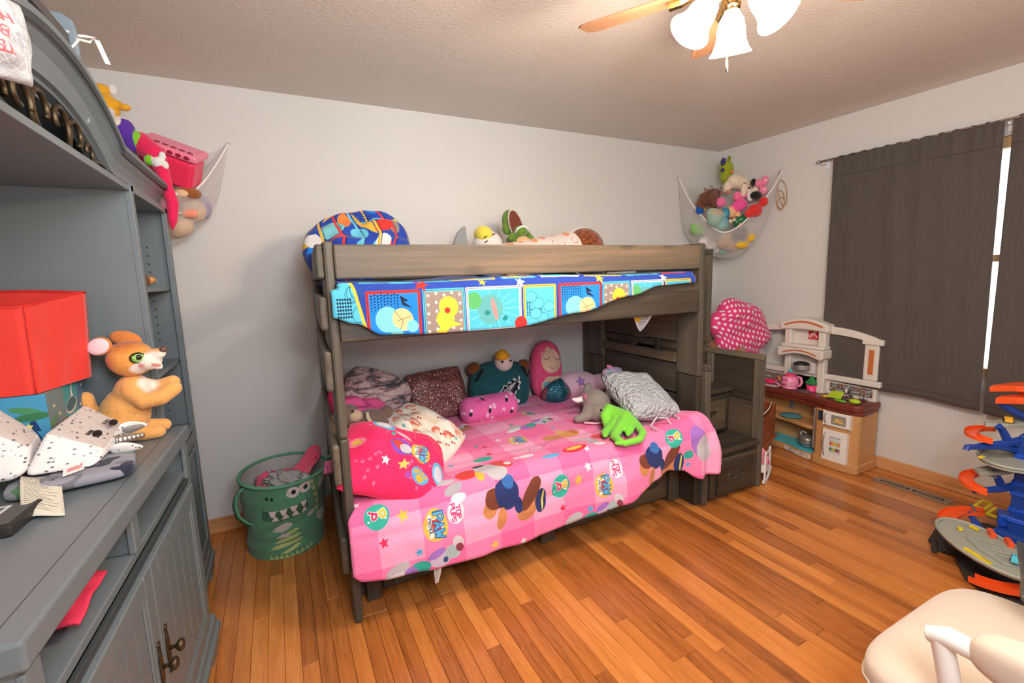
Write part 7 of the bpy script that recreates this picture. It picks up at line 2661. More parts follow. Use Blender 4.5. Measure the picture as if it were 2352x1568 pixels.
def hexa(root, name, A, B, Cc, D, E_, F_, depth):
    """block with a front face A B C D and a sloping top face A B F E"""
    A, B, Cc, D, E_, F_ = map(Vector, (A, B, Cc, D, E_, F_))
    G, Hh = Vector((F_.x + depth[0], F_.y + depth[1], Cc.z)), Vector((E_.x + depth[0], E_.y + depth[1], D.z))
    mb = MB().add([A, B, Cc, D, E_, F_, G, Hh], [(3, 2, 1, 0), (1, 5, 4, 0), (2, 6, 5, 1), (4, 7, 3, 0), (7, 4, 5, 6), (3, 7, 6, 2)])
    mb.m = [0, 1, 0, 0, 0, 0]
    return part(root, name, mb, [m_st1, m_st2], smooth=True, bevel=.026, seg=6)


hexa(uc, 'head', (-4.200, -1.415, 1.045), (-4.085, -1.405, .975), (-4.095, -1.45, ZB), (-4.245, -1.46, ZB), (-4.155, -1.262, 1.082), (-4.085, -1.235, 1.0), (-.005, .05))
hexa(uc, 'body', (-4.36, -1.43, 1.125), (-4.215, -1.435, 1.015), (-4.235, -1.475, ZB), (-4.37, -1.475, ZB), (-4.345, -1.315, 1.155), (-4.235, -1.34, 1.03), (-.005, .06))
hn = MB()
hp0, hp1 = Vector((-4.094, -1.31, .965)), Vector((-4.032, -1.27, .962))
n = 22
hn.tube([hp0 + (hp1 - hp0) * (i / n) for i in range(n + 1)], [(.019 - .012 * i / n) * (1 + .12 * math.sin(i * 1.9)) for i in range(n + 1)], 14)
part(uc, 'horn', hn, M('silver_foil', (190, 186, 178), rough=.28, metal=.9, bump=.4, bs=120), smooth=True, label='silver spiral horn')
for c, u_, v_, sil in (((-4.062, -1.245, .985), (.80, .55, -.10), (0, -.3, .8), True), ((-4.062, -1.325, .945), (.85, .5, -.25), (0, -.5, .8), False)):
    EF3 = frame(c, u_, v_)
    er = MB()
    er.grid(20, 10, lambda u, v: EF3 @ Vector((.040 * math.cos(2 * PI * u) * math.sin(PI * v), .019 * math.sin(2 * PI * u) * math.sin(PI * v) * (1 - .45 * math.cos(2 * PI * u)), .008 * math.cos(PI * v))), closed_u=True)
    part(uc, 'ear', er, m_st1, smooth=True)
    if sil:
        er2 = MB()
        s_ = 1 if EF3.to_3x3().col[2].y < 0 else -1
        er2.grid(20, 10, lambda u, v: EF3 @ Vector((.030 * math.cos(2 * PI * u) * math.sin(PI * v), .014 * math.sin(2 * PI * u) * math.sin(PI * v) * (1 - .4 * math.cos(2 * PI * u)), .006 * math.cos(PI * v) + s_ * .0045)), closed_u=True)
        part(uc, 'inner_ear', er2, M('silver_glitter', (168, 168, 170), rough=.4, metal=.6, var=.35, vs=300), smooth=True)
# eyes on the sloping face
fa, fb_, fe = Vector((-4.200, -1.415, 1.045)), Vector((-4.085, -1.405, .975)), Vector((-4.155, -1.262, 1.082))
fu, fv = (fb_ - fa), (fe - fa)
fn_ = fu.cross(fv).normalized()
fn_ = fn_ if fn_.z > 0 else -fn_
for a, b in ((.66, .30), (.70, .68)):
    p = fa + fu * a + fv * b + fn_ * -.001
    E3 = frame(p, fv - fu * .1, fu)
    part(uc, 'eye', disc_ell(E3, (.0155, .0095, .0018)), m_blackeye, smooth=True)
    lash = MB()
    for k in range(4):
        q = p - fv.normalized() * (.012 - k * .006) - fu.normalized() * .010
        lash.tube([q, q - fu.normalized() * .009 - fv.normalized() * .003], .0012, 5)
    part(uc, 'eyelashes', lash, m_blackeye)
cv = Canvas(.085, .20, 1500, (224, 218, 200))
cv.text('UNDER PENALTY OF LAW', .0425, .188, .0052, (84, 80, 78), wt=.2, gap=.25)
cv.text('THIS TAG NOT TO BE REMOVED', .0425, .179, .0046, (96, 92, 90), wt=.2, gap=.2)
cv.text('EXCEPT BY THE CONSUMER', .0425, .171, .0046, (96, 92, 90), wt=.2, gap=.2)
cv.text('ALL NEW MATERIAL', .0425, .160, .0054, (84, 80, 78), wt=.2)
cv.text('POLYURETHANE FOAM PAD', .0425, .151, .0052, (84, 80, 78), wt=.2, gap=.2)
for i in range(16):
    y = .140 - i * .0078
    cv.line([(.008, y), (.008 + .066 * (.7 + .3 * math.sin(i * 2.7)), y)], .0024 if i % 4 else .0036, (136, 132, 126))
LT = [(-4.243, -1.448), (-4.170, -1.452), (-4.108, -1.640), (-4.187, -1.618)]
part(uc, 'care_tag', MB().grid(6, 14, lambda u, v: Vector(((LT[0][0] + (LT[1][0] - LT[0][0]) * u) * v + (LT[3][0] + (LT[2][0] - LT[3][0]) * u) * (1 - v), (LT[0][1] + (LT[1][1] - LT[0][1]) * u) * v + (LT[3][1] + (LT[2][1] - LT[3][1]) * u) * (1 - v),
                                                             CT + .006 + .03 * v ** 2 + .003 * math.sin(5 * u + 3 * v) + .034 * (1 - u) * (1 - (1 - v) ** 6) * (1 if v < .75 else 1 - (v - .75) * 2))), lambda u, v: (u, v)), printed('law_tag_print', cv, bump=0), label='cream law tag with small print', smooth=True, solid=.0006)
cv = Canvas(.05, .018, 1800, (232, 226, 222))
for i in range(6):
    cv.line([(.012 + .0045 * i + .003 * math.cos(k), .009 + .003 * math.sin(k)) for k in range(7)], .0012, (206, 60, 66))
cv.line([(.038, .004), (.042, .015), (.044, .004)], .0014, (206, 60, 66))
part(uc, 'brand_label', MB().grid(4, 2, lambda u, v: Vector((-4.156 + .042 * u, -1.468 + .004 * u - .014 * (1 - v), ZB - .004 + .010 * u + .018 * v))), printed('red_script_label', cv, bump=0), label='small white label with red script', solid=.0008)

cs_ = thing('black_box', 'flat black box with white lettering at the near left of the console', 'box', (-4.33, -1.62, CT))
KM = Matrix.Translation((-4.172, -1.70, CT + .0005)) @ Matrix.Rotation(math.radians(-3), 4, 'Z')
m_blk = M('black_card', (44, 41, 40), rough=.5, var=.05)
part(cs_, 'shell', MB().box(-.33, 0, 0, .135, 0, .028, KM), m_blk, bevel=.007, seg=3)
cv = Canvas(.33, .135, 1200, (48, 45, 43))
cv.line([(.18, .115), (.285, .118), (.282, .03), (.295, .008)], .009, (206, 208, 200))
cv.line([(.272, .112), (.268, .035), (.278, .012)], .004, (92, 70, 170))
cv.text('UPIN', .245, .068, .020, (216, 216, 210), rot=-92, wt=.2, asp=.8)
cv.line([(.20, .02), (.235, .03), (.262, .008)], .008, (206, 210, 200))
part(cs_, 'printed_face', MB().grid(1, 1, lambda u, v: KM @ Vector((-.325 + .318 * u, .006 + .123 * v, .0284))), printed('black_box_print', cv, bump=0, rough=.5))
single('red_ball', 'small red ball at the left edge of the console', 'ball', MB().ell((-4.175, -1.815, CT + .0205), .020), M('red_ball', (206, 40, 44), rough=.3), smooth=True)
# pink cloth in the open cubby
Wc = Wr(99, 8, 2, 7)
single('pink_cloth', 'bright pink cloth crumpled in the open cubby of the console', 'cloth', MB().grid(24, 18, lambda u, v: Vector((-4.155 + .125 * u - .01 * v, -1.86 + .20 * v - .02 * u, .7395 + .006 + .028 * math.sin(PI * u) * math.sin(PI * v) + .010 * (1 + Wc(u * 3, v * 3)) + .012 * u))), M('bright_pink_cloth', (234, 56, 92), rough=.85, bump=.3, bs=24), smooth=True, solid=.006)
# ---- on the pier shelves
wcar = thing('wooden_toy_car', 'honey coloured wooden toy car on the upper shelf of the pier cabinet', 'toy car', (-4.18, -.59, 1.403))
m_hw = wood('honey_wood', [(166, 104, 46), (204, 146, 72), (226, 178, 104)], axis=1, rough=.3, knots=False)
Tc = Matrix(((.92, 0, 0, -4.18), (0, 0, 1, -.61), (0, 1, 0, 1.412), (0, 0, 0, 1)))
part(wcar, 'car_body', MB().prism([(-.11, .004), (.10, .004), (.115, .018), (.105, .034), (.05, .042), (.015, .066), (-.05, .07), (-.09, .045), (-.115, .035)], Tc, .05), m_hw, bevel=.008, seg=3)
for y in (-4.245, -4.115):
    part(wcar, 'wheel', MB().lathe([(0, -.007), (.026, -.007), (.026, .007), (0, .007)], (y, -.618, 1.4295), 20, rx(90)), wood('walnut_wheel', [(104, 62, 34), (138, 88, 50), (160, 110, 66)], 0, knots=False), bevel=.002)
    part(wcar, 'axle_pin', MB().lathe([(0, 0), (.008, 0), (.008, .012), (0, .013)], (y, -.625, 1.4295), 12, rx(90)), m_hw)
mg = thing('white_cup', 'white cup with small blue print on the lower pier shelf', 'cup', (-4.125, -.77, 1.0735))
cvc = Canvas(.26, .13, 900, (222, 214, 210))
for i in range(6):
    cvc.ell(.03 + i * .042, .06, .010, .006, (88, 110, 160), 30)
    cvc.line([(.02 + i * .042, .045), (.036 + i * .042, .075)], .002, (60, 70, 100))
part(mg, 'cup_wall', MB().grid(32, 6, lambda u, v: Vector((-4.125 + (.036 + .006 * v) * math.cos(2 * PI * u), -.77 + (.036 + .006 * v) * math.sin(2 * PI * u), 1.074 + .135 * v)), closed_u=False), printed('cup_print', cvc, bump=0, rough=.3), smooth=True, solid=.003)
part(mg, 'cup_rim', MB().tube([(-4.125 + .042 * math.cos(2 * PI * k / 24), -.77 + .042 * math.sin(2 * PI * k / 24), 1.209) for k in range(24)], .003, 6, closed=True), m_whitefelt, smooth=True)
part(mg, 'cup_base', MB().lathe([(0, .0), (.036, .0), (.036, .004), (0, .004)], (-4.125, -.77, 1.074), 24), m_whitefelt)

# ================================================================== ON TOP OF THE HUTCH
# ---- plastic bag hung over the arch front
cv = Canvas(.16, .16, 1100, (176, 176, 176))
for i in range(60):
    cv.line([(r_.uniform(0, .16), r_.uniform(0, .16)) for _ in range(2)], .001, (222, 222, 222))
for tx, yy, hh in (('TEAR', .052, .017), ('BAG', .082, .017), ('HERE', .110, .017)):
    cv.text(tx, .092 if tx != 'TEAR' else .088, yy, hh, (200, 92, 96), rot=180, wt=.2, asp=.7)
BG = frame((-4.014, -1.93, 1.808), (.62, .75, .0), (.0, -.02, 1))
bgm = pillow_mb(BG, .15, .135, .055, seed=77, bow=.02, wr=.5, q=.5, n=28, rnd_=.15)
bag = single('plastic_bag', 'crinkled white plastic bag with red lettering hanging over the hutch arch', 'plastic bag', bgm, printed('bag_print', cv, rough=.25, bump=.6, bs=45, bd=.008, spec=.6), smooth=True, sub=1)
# ---- doll crib on top
cb_ = thing('doll_crib', 'grey-blue wooden doll crib lying on top of the hutch', 'doll crib', (-4.27, -1.55, 1.865))
m_crb = M('crib_paint', (124, 138, 148), rough=.5, var=.03)
m_crd = M('crib_rail_dark', (92, 88, 86), rough=.6)
part(cb_, 'end_board', MB().prism([(-.18, 0), (-.18, .25), (-.14, .285), (.155, .285), (.18, .27), (.185, .24), (.185, 0)], Matrix(((1, 0, 0, -4.245), (0, 0, 1, -1.22), (0, 1, 0, 1.866), (0, 0, 0, 1))), .014), m_crb, bevel=.006)
part(cb_, 'end_board', MB().prism([(-.18, 0), (-.18, .25), (.15, .285), (.185, .25), (.185, 0)], Matrix(((1, 0, 0, -4.245), (0, 0, 1, -1.90), (0, 1, 0, 1.866), (0, 0, 0, 1))), .014), m_crb, bevel=.006)
for xx in (-4.088, -4.40):
    part(cb_, 'top_rail', MB().box(xx - .012, xx + .012, -1.885, -1.222, 2.068, 2.096), m_crd, bevel=.003)
    part(cb_, 'bottom_rail', MB().box(xx - .010, xx + .010, -1.885, -1.222, 1.905, 1.925), m_crb, bevel=.003)
    for i in range(7):
        y = -1.28 - i * .09
        part(cb_, 'spindle', MB().tube([(xx, y, 1.925), (xx, y, 2.068)], .008, 8), m_crb, smooth=True)
part(cb_, 'bed_base', MB().box(-4.39, -4.10, -1.885, -1.222, 1.905, 1.917), m_crb)
part(cb_, 'bedding', cushion(MB(), -4.37, -4.115, -1.85, -1.26, 1.9175, 1.99, 4, n=20, seed=12), M('peach_bedding', (214, 184, 166), rough=.9, bump=.4, bs=30), smooth=True)
wb = MB()
rb0 = Vector((-4.072, -1.215, 2.085))
wb.tube([rb0 + Vector(p) for p in ((-.03, -.02, -.022), (0, -.012, -.024), (.012, 0, 0), (.0, .0, .018), (-.02, -.01, .016))], .004, 6)
wb.tube([rb0 + Vector(p) for p in ((.005, .005, .014), (.022, .02, .022), (.042, .03, .026), (.03, .03, .012), (.008, .012, .008))], .004, 6)
part(cb_, 'ribbon_bow', wb, m_whitefelt, smooth=True)
part(cb_, 'paper_tag', MB().grid(2, 4, lambda u, v: rb0 + Vector((.040 + .012 * u + .018 * (1 - v), .03 + .004 * u, .022 - .062 * (1 - v)))), m_whitefelt, solid=.001)

# ================================================================== TOY HAMMOCKS IN THE CORNERS
t = NT('white_net')
co = t.coord('UV')
b1 = t.n('ShaderNodeTexBrick', dict(offset=.5), Vector=co, Scale=46.0)
b1.inputs['Mortar Size'].default_value = .030
b1.inputs['Brick Width'].default_value = .36
b1.inputs['Row Height'].default_value = .36
fac = t.math('ADD', .20, t.math('MULTIPLY', b1.outputs[1], .5))
m_net = t.out(lin((226, 220, 216)), .7, spec=.2, alpha=fac)
m_hemw = M('white_elastic', (228, 222, 218), rough=.8, bump=.3, bs=150)


def catmull(P, f):
    n = len(P) - 1
    k = min(int(f * n), n - 1)
    t_ = f * n - k
    p = [Vector(P[max(0, min(n, k + d))]) for d in (-1, 0, 1, 2)]
    return .5 * ((2 * p[1]) + (p[2] - p[0]) * t_ + (2 * p[0] - 5 * p[1] + 4 * p[2] - p[3]) * t_ ** 2 + (3 * p[1] - p[0] - 3 * p[2] + p[3]) * t_ ** 3)


def hammock(name, label, hem, bot, bulge, hooks, wallpts):
    h = thing(name, label, 'toy net', hem[0])
    c = Vector(bulge)

    def f(u, v):
        a, b = catmull(hem, u), catmull(bot, u)
        p = a + (b - a) * v
        d = (p - c)
        d.z *= .4
        return p + d.normalized() * .045 * math.sin(PI * v) * math.sin(PI * u)
    part(h, 'netting', MB().grid(40, 16, f, lambda u, v: (u * 1.2, v * .5)), m_net, smooth=True)
    # back of the net along the walls
    part(h, 'back_netting', MB().grid(40, 8, lambda u, v: catmull(bot, u) * (1 - v) + catmull(wallpts, u) * v, lambda u, v: (u * 1.2, v * .6)), m_net, smooth=True)
    part(h, 'elastic_hem', MB().tube([catmull(hem, i / 40) for i in range(41)], .0065, 8), m_hemw, smooth=True)
    for q in hooks:
        part(h, 'wall_hook', MB().ell(q, .007), m_chrome, smooth=True)
    return h


hammock('toy_net', 'white net toy hammock in the corner above the right end of the bunk bed',
        [(-.507, -.012, 2.187), (-.475, -.12, 1.97), (-.43, -.27, 1.78), (-.365, -.36, 1.70), (-.27, -.43, 1.745), (-.16, -.485, 1.86), (-.06, -.56, 2.03), (-.012, -.605, 2.17)],
        [(-.507, -.012, 2.187), (-.47, -.015, 1.85), (-.43, -.08, 1.66), (-.31, -.20, 1.53), (-.20, -.28, 1.50), (-.12, -.36, 1.54), (-.03, -.47, 1.72), (-.012, -.605, 2.17)],
        (-.18, -.18, 1.7), ((-.507, -.008, 2.187), (-.008, -.605, 2.17)),
        [(-.507, -.012, 2.187), (-.42, -.012, 2.13), (-.3, -.012, 2.09), (-.12, -.012, 2.06), (-.012, -.12, 2.06), (-.012, -.3, 2.08), (-.012, -.45, 2.12), (-.012, -.605, 2.17)])


def toy(name, label, prims, mat, vox=.006, extra=()):
    """plush toy of one remeshed body plus small extra parts"""
    a = np.array([p[0] for p in prims])
    o = thing(name, label, 'plush toy', tuple(a.mean(0)))
    mb = MB()
    for c, r in prims:
        mb.ell(c, r)
    plush(o, 'body', mb, mat, vox, 4)
    for nm, pr, m in extra:
        for c, r in pr:
            part(o, nm, MB().ell(c, r, nu=12, nv=8), m, smooth=True)
    return o


navyf, pinkf = fur('navy_fringe', (44, 44, 120), bump=1.0, bd=.02), fur('bow_pink_plush', (236, 130, 160), bump=.3)
toy('green_monster_plush', 'lime green plush head with navy hair at the top of the corner toy net', [((-.155, -.20, 2.245), (.062, .055, .068)), ((-.150, -.20, 2.17), (.055, .05, .05))], fur('olive_lime_plush', (152, 160, 36), bump=.4), .006,
    (('hair', [((-.215, -.215, 2.29), (.022, .02, .03)), ((-.205, -.21, 2.305), (.02, .02, .022)), ((-.225, -.22, 2.225), (.016, .016, .016))], navyf), ('horn', [((-.125, -.20, 2.325), (.016, .016, .025))], fur('green_horn', (120, 140, 40))), ('beak', [((-.15, -.255, 2.205), (.018, .014, .010))], M('orange_felt', (236, 140, 50)))))
lb = toy('cream_lamb_plush', 'cream plush animal draped over the toys at the top of the corner net', [((-.16, -.30, 2.12), (.085, .06, .06)), ((-.11, -.34, 2.09), (.06, .05, .055)), ((-.225, -.27, 2.075), (.035, .03, .05)), ((-.125, -.40, 2.02), (.026, .024, .05)), ((-.085, -.43, 2.03), (.024, .022, .055)), ((-.19, -.40, 2.035), (.024, .024, .055))], fur('cream_plush', (226, 204, 180), bump=.3), .006,
         (('hoof', [((-.13, -.415, 1.965), (.026, .022, .022)), ((-.085, -.445, 1.968), (.025, .022, .022)), ((-.245, -.30, 2.03), (.022, .02, .02))], fur('tan_hoof', (190, 130, 104))), ('dark_patch', [((-.165, -.385, 2.085), (.014, .012, .012)), ((-.135, -.41, 2.05), (.012, .01, .009))], m_blackeye)))
toy('pink_bow_plush', 'black plush with a big pink white-spotted bow at the right of the corner net', [((-.10, -.46, 2.08), (.035, .035, .03)), ((-.06, -.49, 2.10), (.03, .028, .04)), ((-.075, -.49, 2.02), (.04, .03, .035))], pinkf, .006,
    (('ear', [((-.13, -.44, 2.09), (.025, .02, .03)), ((-.12, -.46, 1.985), (.055, .04, .035))], fur('black_plush', (34, 30, 30))), ('spot', [((-.082, -.515, 2.095), (.009, .006, .010)), ((-.09, -.515, 2.025), (.009, .006, .010))], m_whitefelt)))
hd_ = toy('curly_haired_doll', 'doll with curly brown hair face down at the left of the corner net', [((-.405, -.22, 1.985), (.07, .06, .055)), ((-.345, -.24, 2.01), (.055, .05, .055)), ((-.44, -.20, 1.94), (.04, .04, .05)), ((-.36, -.25, 1.95), (.05, .045, .05))], fur('curly_brown_hair', (112, 58, 30), var=.35, scale=45, bump=1.0, bd=.03), .009)
curls = MB()
rc = random.Random(5)
for i in range(46):
    c = Vector((-.39 + rc.uniform(-.085, .09), -.235 + rc.uniform(-.06, .03), 1.985 + rc.uniform(-.075, .075)))
    r0 = rc.uniform(.010, .018)
    curls.tube([c + Vector((r0 * math.cos(k * .9), -.012 - .002 * k, r0 * math.sin(k * .9))) for k in range(8)], .0032, 5)
part(hd_, 'curls', curls, fur('curl_brown', (126, 66, 36), var=.3), kind='stuff', smooth=True)
toy('pink_bow_head_plush', 'pink plush bow with white dot beside the cream lamb in the corner net', [((-.21, -.36, 1.99), (.045, .035, .04)), ((-.17, -.38, 2.0), (.035, .03, .035))], fur('bow_pink2', (236, 110, 150), bump=.3), .006, (('spot', [((-.20, -.393, 2.0), (.010, .006, .010))], m_whitefelt), ('white_foot', [((-.135, -.42, 1.985), (.028, .025, .042))], m_whitefelt)))
mdl = toy('mermaid_doll', 'soft doll with pastel tail and blue sash lying in the corner net', [((-.405, -.32, 1.815), (.085, .06, .075)), ((-.36, -.335, 1.77), (.07, .05, .06)), ((-.43, -.30, 1.86), (.05, .045, .04))], fur('pastel_rainbow_plush', (148, 178, 160), spots=[((-.43, -.36, 1.86), (.06, .06, .03), (190, 168, 140), 1.0), ((-.36, -.37, 1.79), (.05, .05, .04), (120, 174, 186), 1.0)], org=(-.398, -.318, 1.815), bump=.2), .006,
          (('sash', [((-.335, -.35, 1.85), (.035, .035, .05))], M('sparkle_blue', (58, 136, 160), rough=.4, var=.2, vs=200)), ('torso', [((-.275, -.36, 1.865), (.05, .04, .05)), ((-.235, -.38, 1.83), (.028, .026, .065)), ((-.225, -.40, 1.785), (.022, .02, .06))], M('skin_cloth', (232, 172, 128), rough=.9)),
           ('bead', [((-.335, -.40, 1.785), (.018, .016, .018)), ((-.305, -.41, 1.795), (.016, .014, .016))], M('pearl', (206, 190, 160), rough=.25))))
toy('pink_skirt_doll', 'doll in bright pink dress in the middle of the corner net', [((-.20, -.385, 1.92), (.07, .045, .05)), ((-.25, -.37, 1.89), (.05, .04, .045))], fur('hot_pink_velour', (240, 84, 150), bump=.2), .006)
toy('red_dragon_plush', 'red plush hanging over the right edge of the corner net', [((-.145, -.475, 1.865), (.07, .045, .055)), ((-.10, -.515, 1.93), (.04, .032, .04)), ((-.195, -.46, 1.84), (.04, .035, .035))], fur('red_velour', (214, 52, 46), bump=.6, bd=.008), .006)
toy('pink_ball_plush', 'round pink plush head beside the curly hair in the corner net', [((-.335, -.30, 1.945), (.042, .038, .040)), ((-.30, -.31, 1.94), (.018, .018, .018))], fur('rose_plush', (240, 110, 160), bump=.2), .005)
toy('blue_bird_plush', 'royal blue plush at the left side of the corner net', [((-.445, -.19, 1.90), (.035, .035, .045))], fur('royal_blue_plush', (30, 84, 170), bump=.3), .005, (('beak', [((-.43, -.228, 1.895), (.010, .008, .008))], M('gold_felt', (220, 160, 60))),))
toy('pale_green_plush', 'pale green plush seen through the left of the corner net', [((-.44, -.15, 1.75), (.055, .045, .055)), ((-.40, -.17, 1.73), (.04, .04, .04))], fur('pale_green', (140, 186, 110), bump=.3), .006)
toy('white_fluffy_plush', 'white fluffy plush low in the corner net', [((-.39, -.20, 1.635), (.06, .05, .05)), ((-.345, -.23, 1.60), (.05, .045, .04))], fur('white_fluff_plush', (224, 212, 208), bump=.8, bd=.01), .006)
toy('tan_dog_plush', 'tan plush at the bottom middle of the corner net', [((-.27, -.30, 1.62), (.07, .06, .05)), ((-.22, -.32, 1.59), (.06, .05, .04)), ((-.28, -.33, 1.67), (.05, .035, .035))], fur('tan_plush', (196, 154, 116), bump=.4), .006)
toy('grey_dark_plush', 'dark grey furry plush seen through the front of the corner net', [((-.19, -.39, 1.70), (.065, .045, .055)), ((-.235, -.38, 1.69), (.04, .04, .045))], fur('dark_grey_plush', (104, 92, 92), bump=.8, bd=.01), .006)
toy('yellow_plush', 'bright yellow plush at the lower right of the corner net', [((-.165, -.38, 1.60), (.075, .045, .035)), ((-.11, -.42, 1.66), (.045, .032, .04))], fur('yellow_plush_fur', (226, 182, 44), bump=.3), .006)
toy('teal_striped_plush', 'teal and white plush at the very bottom of the corner net', [((-.28, -.21, 1.565), (.07, .05, .032)), ((-.22, -.25, 1.55), (.045, .04, .025))], fur('teal_white_plush', (120, 186, 172), spots=[((-.30, -.25, 1.56), (.02, .05, .05), (226, 222, 218), .3)], org=(-.25, -.23, 1.5575), bump=.3), .006)
toy('green_satin_toy', 'shiny green toy tucked behind the red plush in the corner net', [((-.20, -.41, 1.80), (.05, .035, .04)), ((-.25, -.39, 1.785), (.025, .025, .045))], M('green_satin', (34, 104, 62), rough=.3), .005)
# cord hanging by the right hook
cd = MB()
pts = []
for i in range(60):
    a = i / 59
    pts.append((-.012 - .003 * math.sin(i), -.60 + .038 * math.sin(2 * PI * a * 2 + .4) - .012 * math.sin(2 * PI * a), 2.03 + .135 * math.cos(2 * PI * a * 2) * (1 - .45 * a) - .10 * a))
cd.tube(pts, .0032, 6)
cd.tube([(-.012, -.60 + .030 * math.sin(2 * PI * k / 16), 1.905 + .05 * math.cos(2 * PI * k / 16)) for k in range(16)], .003, 6, closed=True)
single('jump_rope_cord', 'tan looped cord hanging on the wall beside the corner toy net', 'cord', cd, M('tan_cord', (186, 136, 92), rough=.7), smooth=True)

hammock('toy_net', 'white net toy hammock in the corner behind the grey pier cabinet',
        [(-3.79, -.012, 2.146), (-3.85, -.06, 2.03), (-3.915, -.13, 1.915), (-3.98, -.20, 1.845), (-4.08, -.27, 1.85), (-4.22, -.32, 1.90), (-4.40, -.335, 2.0), (-4.545, -.335, 2.14)],
        [(-3.79, -.012, 2.146), (-3.84, -.015, 1.96), (-3.89, -.03, 1.80), (-3.97, -.07, 1.69), (-4.08, -.13, 1.61), (-4.24, -.17, 1.58), (-4.42, -.2, 1.68), (-4.545, -.335, 2.14)],
        (-4.2, -.10, 1.75), ((-3.79, -.008, 2.146),),
        [(-3.79, -.012, 2.146), (-3.9, -.012, 2.08), (-4.05, -.012, 2.04), (-4.3, -.012, 2.03), (-4.48, -.012, 2.04), (-4.548, -.1, 2.06), (-4.548, -.2, 2.09), (-4.545, -.335, 2.14)])
bkx = thing('pink_crate', 'hot pink plastic basket with round holes sticking out of the left toy net', 'basket', (-4.03, -.16, 1.98))
BK = frame((-4.03, -.165, 1.985), (.20, -.03, -.075), (.05, -.10, .19))
m_hpk = M('hot_pink_crate', (238, 56, 96), rough=.28, var=.03)
part(bkx, 'shell', MB().box(-.115, .115, -.075, .065, -.07, .07, BK), m_hpk, bevel=.022, seg=4)
hol = [(-.085 + i * .034) for i in range(6)]
lp_ = MB().box(-.125, .125, .065, .10, -.08, .08, BK)
part(bkx, 'lip', lp_, M('pale_pink_crate', (240, 130, 160), rough=.3), bevel=.012)
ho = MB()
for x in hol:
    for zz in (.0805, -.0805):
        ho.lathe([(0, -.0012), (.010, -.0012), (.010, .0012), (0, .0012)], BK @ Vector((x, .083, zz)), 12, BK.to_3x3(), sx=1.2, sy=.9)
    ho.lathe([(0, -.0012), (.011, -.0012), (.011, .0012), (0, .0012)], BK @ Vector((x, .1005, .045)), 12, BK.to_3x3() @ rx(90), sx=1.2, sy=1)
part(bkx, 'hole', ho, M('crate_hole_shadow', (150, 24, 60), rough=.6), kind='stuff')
cl_ = MB()
limb(cl_, [(-4.19, -.20, 2.06), (-4.12, -.27, 2.05), (-4.07, -.30, 2.0), (-4.045, -.33, 1.93)], [.045, .05, .045, .03])
limb(cl_, [(-4.05, -.32, 1.95), (-4.035, -.34, 1.86), (-4.02, -.34, 1.78), (-4.03, -.335, 1.70), (-4.035, -.33, 1.665)], [.03, .024, .026, .020, .006])
pkd = thing('hot_pink_plush_octopus', 'hot pink long-armed plush draped over the front of the left toy net', 'plush toy', (-4.08, -.30, 1.9))
plush(pkd, 'body', cl_, fur('hot_pink_velboa', (232, 40, 90), bump=.3, bd=.005, var=.06), .006)
toy('purple_green_plush', 'purple, white and green plush peeking over the pier cabinet crown', [((-4.185, -.28, 2.10), (.055, .05, .055)), ((-4.14, -.28, 2.05), (.05, .045, .05))], fur('purple_plush', (92, 50, 160), spots=[((-4.20, -.32, 2.13), (.03, .06, .035), (236, 222, 206), .15), ((-4.115, -.30, 2.06), (.022, .08, .06), (128, 196, 52), .2), ((-4.16, -.30, 2.16), (.05, .06, .02), (232, 230, 228), .2)], org=(-4.1625, -.28, 2.075), bump=.2), .005)
toy('white_glove_plush', 'white plush hand with green cuff resting on the pier cabinet crown', [((-4.055, -.34, 1.955), (.026, .024, .026)), ((-4.035, -.345, 1.985), (.014, .012, .020)), ((-4.03, -.345, 1.945), (.016, .014, .020)), ((-4.085, -.335, 1.965), (.022, .022, .024))], fur('white_velour', (230, 226, 222), spots=[((-4.088, -.345, 1.968), (.013, .05, .05), (128, 196, 52), .1)], org=(-4.05125, -.34125, 1.9625), bump=.2), .004)
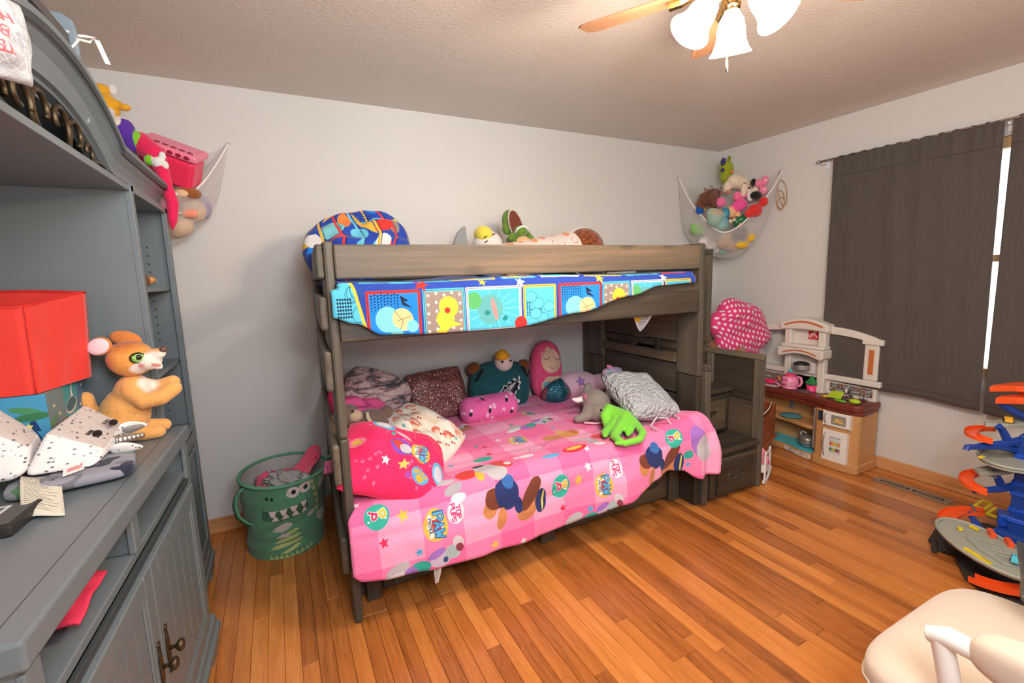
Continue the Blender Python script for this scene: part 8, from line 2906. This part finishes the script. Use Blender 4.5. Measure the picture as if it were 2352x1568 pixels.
toy('yellow_costume_plush', 'golden yellow plush with one arm held out above the hutch', [((-4.235, -.22, 2.205), (.05, .045, .06)), ((-4.20, -.235, 2.215), (.035, .022, .022)), ((-4.165, -.245, 2.205), (.024, .018, .016)), ((-4.25, -.21, 2.28), (.04, .035, .025))], fur('golden_plush', (236, 170, 40), spots=[((-4.215, -.27, 2.165), (.03, .03, .03), (222, 210, 206), .2)], org=(-4.2125, -.2275, 2.22625), bump=.3), .005, (('white_tag', [((-4.205, -.22, 2.285), (.016, .004, .022))], m_whitefelt),))
toy('orange_round_plush', 'small orange round plush beside the pink crate', [((-4.135, -.16, 2.10), (.028, .026, .028))], fur('peach_orange_plush', (236, 140, 96), bump=.3), .005)
toy('brown_bear_plush', 'rust brown furry plush under the pink crate in the left toy net', [((-3.985, -.16, 1.855), (.065, .06, .035)), ((-4.04, -.18, 1.83), (.05, .05, .04))], fur('rust_brown_plush', (160, 92, 40), bump=.8, bd=.01), .006, (('pale_paw', [((-4.0, -.215, 1.845), (.03, .02, .02))], fur('pale_tan_paw', (226, 190, 150))),))
toy('pink_mesh_plush', 'pale pink plush inside the left toy net beside the cabinet edge', [((-4.09, -.24, 1.76), (.045, .03, .06))], fur('candy_pink_plush', (232, 140, 180), bump=.4), .006)
toy('peach_popsicle_plush', 'peach popsicle plush with a cream stick seen through the left net', [((-3.985, -.19, 1.755), (.030, .018, .022)), ((-3.965, -.19, 1.755), (.022, .018, .022))], fur('peach_plush', (240, 150, 120), bump=.2), .005, (('stick', [((-4.03, -.195, 1.757), (.022, .008, .008))], fur('cream_stick', (232, 214, 180))),))
toy('tan_rabbit_plush', 'large tan plush filling the bottom of the left toy net', [((-4.05, -.15, 1.70), (.08, .06, .06)), ((-3.97, -.12, 1.78), (.06, .05, .06))], fur('beige_plush', (206, 176, 150), bump=.3), .007, (('blue_spot', [((-4.075, -.212, 1.70), (.010, .005, .008))], M('blue_spot', (70, 110, 140))),))
toy('lilac_plush', 'lilac grey plush at the right side of the left toy net', [((-3.925, -.10, 1.80), (.035, .035, .06))], fur('lilac_plush_fur', (160, 146, 170), bump=.4), .006)
